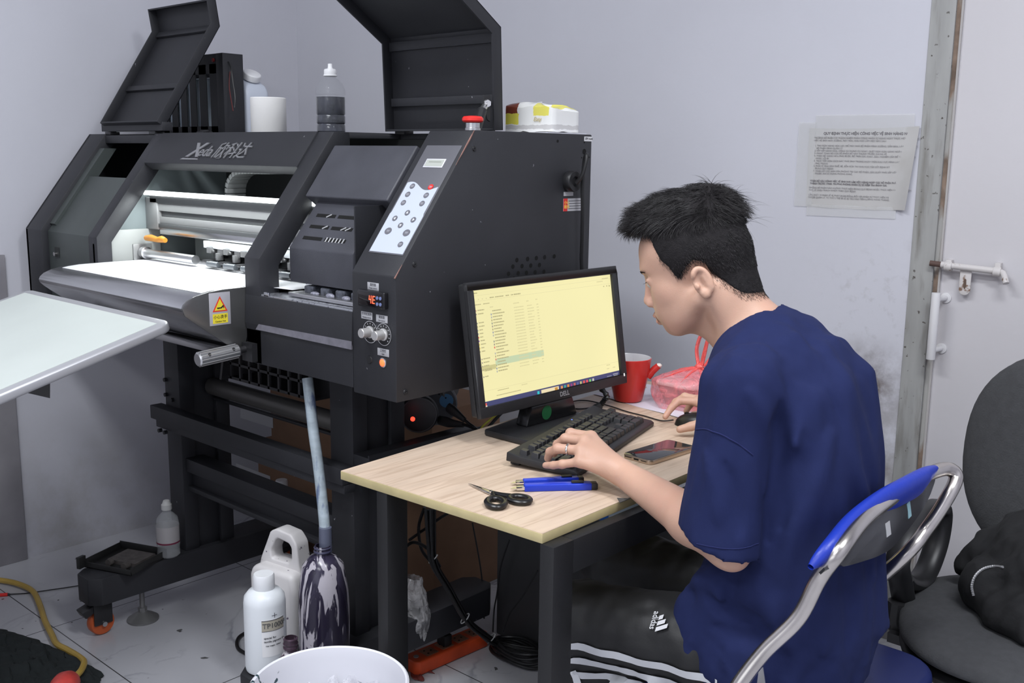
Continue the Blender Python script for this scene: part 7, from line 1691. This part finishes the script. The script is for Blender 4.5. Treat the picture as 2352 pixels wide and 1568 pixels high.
def sticker(x, y, z, w, h, m, nm):
    h_ = None; o = NP([0, 0, H]); d = NP(ray(x, y)); best = None
    for i in range(31):
        for j in range(9):
            p = pn(i/30, j/8); s_ = NP(p)-o; t = s_@d/(d@d); e = np.linalg.norm(s_-d*t)
            if best is None or e < best[0]: best = (e, i, j)
    i, j = best[1], best[2]; i = min(max(i, 1), 29); j = min(max(j, 1), 7); c_ = pn(i/30, j/8); du = (pn((i+1)/30, j/8)-pn((i-1)/30, j/8)).normalized(); dv = (pn(i/30, (j+1)/8)-pn(i/30, (j-1)/8)).normalized(); n_ = du.cross(dv).normalized()
    if n_.dot(Vector((0, 0, H))-c_) < 0: n_ = -n_
    dv2 = n_.cross(du)
    q = MB(); q.box(-w/2, w/2, -h/2, h/2, .0035, .0042, MX(c_, du, dv2, n_)); return q.build(nm, m, pp_)
sticker(2028, 1213, .70, .018, .022, mat('grey sticker', (.45, .45, .46), .5), 'sticker'); sticker(2085, 1168, .75, .016, .026, mat('teal sticker', (.30, .50, .55), .4), 'sticker')
q = MB(); q.prism([(p[0]-.775, p[1]+1.60) for p in rrect(.40, .43, .075)], 'z', .425, .462); lab(q.build('seat', mat('dark blue vinyl', (.012, .020, .10), .4), FC, bev=.012, seg=3), 'dark blue vinyl seat')

# ================================================================ OFFICE CHAIR AND JACKET
OC = thing('office_chair', 'charcoal fabric office chair with black plastic arms, standing by the door', 'chair', (-.44, 2.08, 0))
fab = mat('charcoal fabric', (.055, .056, .060), .95, noise=.10, nscale=60, bump=.5, bscale=260)
oc = Vector((-.495, 2.06, 0))
OR = math.radians(18)
def sq_(t, e=2.6): c_, s_ = math.cos(t), math.sin(t); return math.copysign(abs(c_)**(2/e), c_), math.copysign(abs(s_)**(2/e), s_)
def seatf(a, b_, zc, top, bot):
    V_ = []
    def f(u, v):
        t = u*2*PI; cx_, cy_ = sq_(t); ph = (v-.5)*PI; r = math.cos(ph)**.35
        z = zc+(top if ph > 0 else bot)*math.sin(ph)
        x, y = a*cx_*r, b_*cy_*r; return oc+Vector((x*math.cos(OR)-y*math.sin(OR), x*math.sin(OR)+y*math.cos(OR), z))
    return f
q = MB(); q.grid(seatf(.245, .255, .455, .035, .02), 56, 20); q.build('seat_cushion', fab, OC, ang=80)
q = MB(); q.grid(seatf(.242, .252, .425, .012, .030), 56, 14); q.build('seat_shell', mat('shell plastic', (.02, .02, .022), .5), OC, ang=80)
bcen = Vector((-.520, 2.330, .735))
def backf(u, v):
    t = u*2*PI; cx_, cz_ = sq_(t, 2.3); ph = (v-.5)*PI; r = math.cos(ph)**.4; x = .235*cx_*r*(1-.10*cz_*0); z = .232*cz_*r; y = .032*math.sin(ph)-.03*(1-(x/.235)**2)
    a_ = math.radians(-8); p = Vector((x, y+z*.10, z)); return bcen+Vector((p.x*math.cos(a_)-p.y*math.sin(a_), p.x*math.sin(a_)+p.y*math.cos(a_), p.z))
q = MB(); q.grid(backf, 56, 20); q.build('backrest', fab, OC, ang=80)
q = MB(); q.grid(lambda u, v: (lambda p: bcen+(p-bcen)*1.015+Vector((.004, .022, 0)))(backf(u, v)), 40, 12); q.build('backrest_shell', MATS['shell plastic'], OC, ang=80)
armp = mat('arm plastic', (.022, .022, .024), .4)
ax_ = lambda x, y, X=-.735: at(x, y, 'x', X)
q = MB(); q.tube(spline([ax_(2095, 1420), ax_(2078, 1385), ax_(2068, 1330), ax_(2062, 1290), ax_(2078, 1240), ax_(2105, 1195), ax_(2135, 1170), ax_(2158, 1165), ax_(2160, 1195), ax_(2150, 1250), ax_(2128, 1310), ax_(2105, 1338), ax_(2080, 1335), ax_(2070, 1325)], 6), .017, 12, sq=1.5); q.build('arm_rest', armp, OC)
q = MB(); q.box(-.74, -.60, 1.96, 2.04, .395, .415); q.tube(spline([(-.737, 2.00, .47), (-.735, 2.00, .42), (-.70, 2.0, .405)], 5), .022, 10); q.build('arm_bracket', armp, OC)
q = MB(); q.tube(spline([(-.165, 2.14, .41), (-.15, 2.14, .50), (-.15, 2.16, .64), (-.15, 2.24, .67), (-.155, 2.30, .64), (-.16, 2.28, .52), (-.16, 2.2, .46)], 6), .017, 12, sq=1.5); q.build('arm_rest', armp, OC)
q = MB(); q.box(oc.x-.02, oc.x+.04, 2.25, 2.39, .385, .40); q.tube([(-.505, 2.385, .39), (-.515, 2.375, .60)], .022, 12, sq=.5); q.build('back_support', armp, OC)
q = MB(); q.cyl(oc+Vector((0, 0, .10)), oc+Vector((0, 0, .40)), .026); q.cyl(oc+Vector((0, 0, .22)), oc+Vector((0, 0, .10)), .032); q.build('gas_lift', armp, OC)
for k in range(5):
    a = 2*PI*k/5+.4; e_ = oc+Vector((.27*math.cos(a), .27*math.sin(a), .065)); q = MB(); q.tube([oc+Vector((0, 0, .11)), e_], [.028, .016], 10); bl_ = q.build('base_arm', armp, OC)
    q = MB(); w_ = Vector((-math.sin(a), math.cos(a), 0)); q.cyl(Vector((e_.x, e_.y, .026))-w_*.02, Vector((e_.x, e_.y, .026))+w_*.02, .026, n=20); q.cyl((e_.x, e_.y, .03), (e_.x, e_.y, .07), .008); q.build('caster', rubber, OC)
jk = SDF(); 
jp = lambda x, y, Y: NP(at(x, y, 'y', Y))
jk.ell(jp(2345, 1360, 2.10), (.105, .10, .09)); jk.ell(jp(2385, 1280, 2.14), (.09, .07, .08), k=.03); jk.ell(jp(2262, 1345, 2.05), (.045, .06, .050), k=.02)
jk.cap(jp(2222, 1293, 2.14), jp(2290, 1265, 2.16), .030, .036, k=.02); jk.cap(jp(2275, 1240, 2.18), jp(2345, 1225, 2.2), .026, .036, k=.02); jk.cap(jp(2370, 1225, 2.18), jp(2420, 1330, 2.1), .05, .11, k=.03)
jk.cap(jp(2310, 1420, 1.99), jp(2380, 1440, 1.98), .045, .06, k=.03)
jk.fn(lambda p: -(snoise(p, 9, (1, 1, 1), 6)*.010+snoise(p, 24, (1, 1, .7), 1)*.004)); jk.fn(lambda p: .4905-p[:, 2], 'i', .006)
V, F = surface(jk, (-.80, 1.80, .44), (.02, 2.42, .95), .006, pad=.04); V = relax(V, F, 2, .5)
jt_ = thing('jacket', 'crumpled black jacket lying on the office chair seat', 'jacket', (-.42, 2.08, .49))
jo = npmesh('jacket_cloth', V, F, mat('black jacket', (.008, .008, .009), .85, bump=.3, bscale=200), jt_)
zp = [jp(x, y, Y) for x, y, Y in ((2236, 1368, 1.985), (2232, 1345, 1.985), (2240, 1322, 1.985), (2258, 1306, 1.99), (2282, 1300, 2.0), (2304, 1302, 2.0))]
Z_ = []
for p in zp:
    h_ = trace(jk, (0, 0, H), p-NP([0, 0, H]), 1.4, 3.2); Z_.append(Vector(h_ if h_ is not None else p))
q = MB(); Zs = spline(Z_, 10); q.tube([p+(Vector((0, 0, H))-p).normalized()*.002 for p in Zs], [.0022+.0008*(i % 2) for i in range(len(Zs))], 6); q.build('zipper', mat('zip teeth', (.42, .42, .43), .4, .6), jt_)
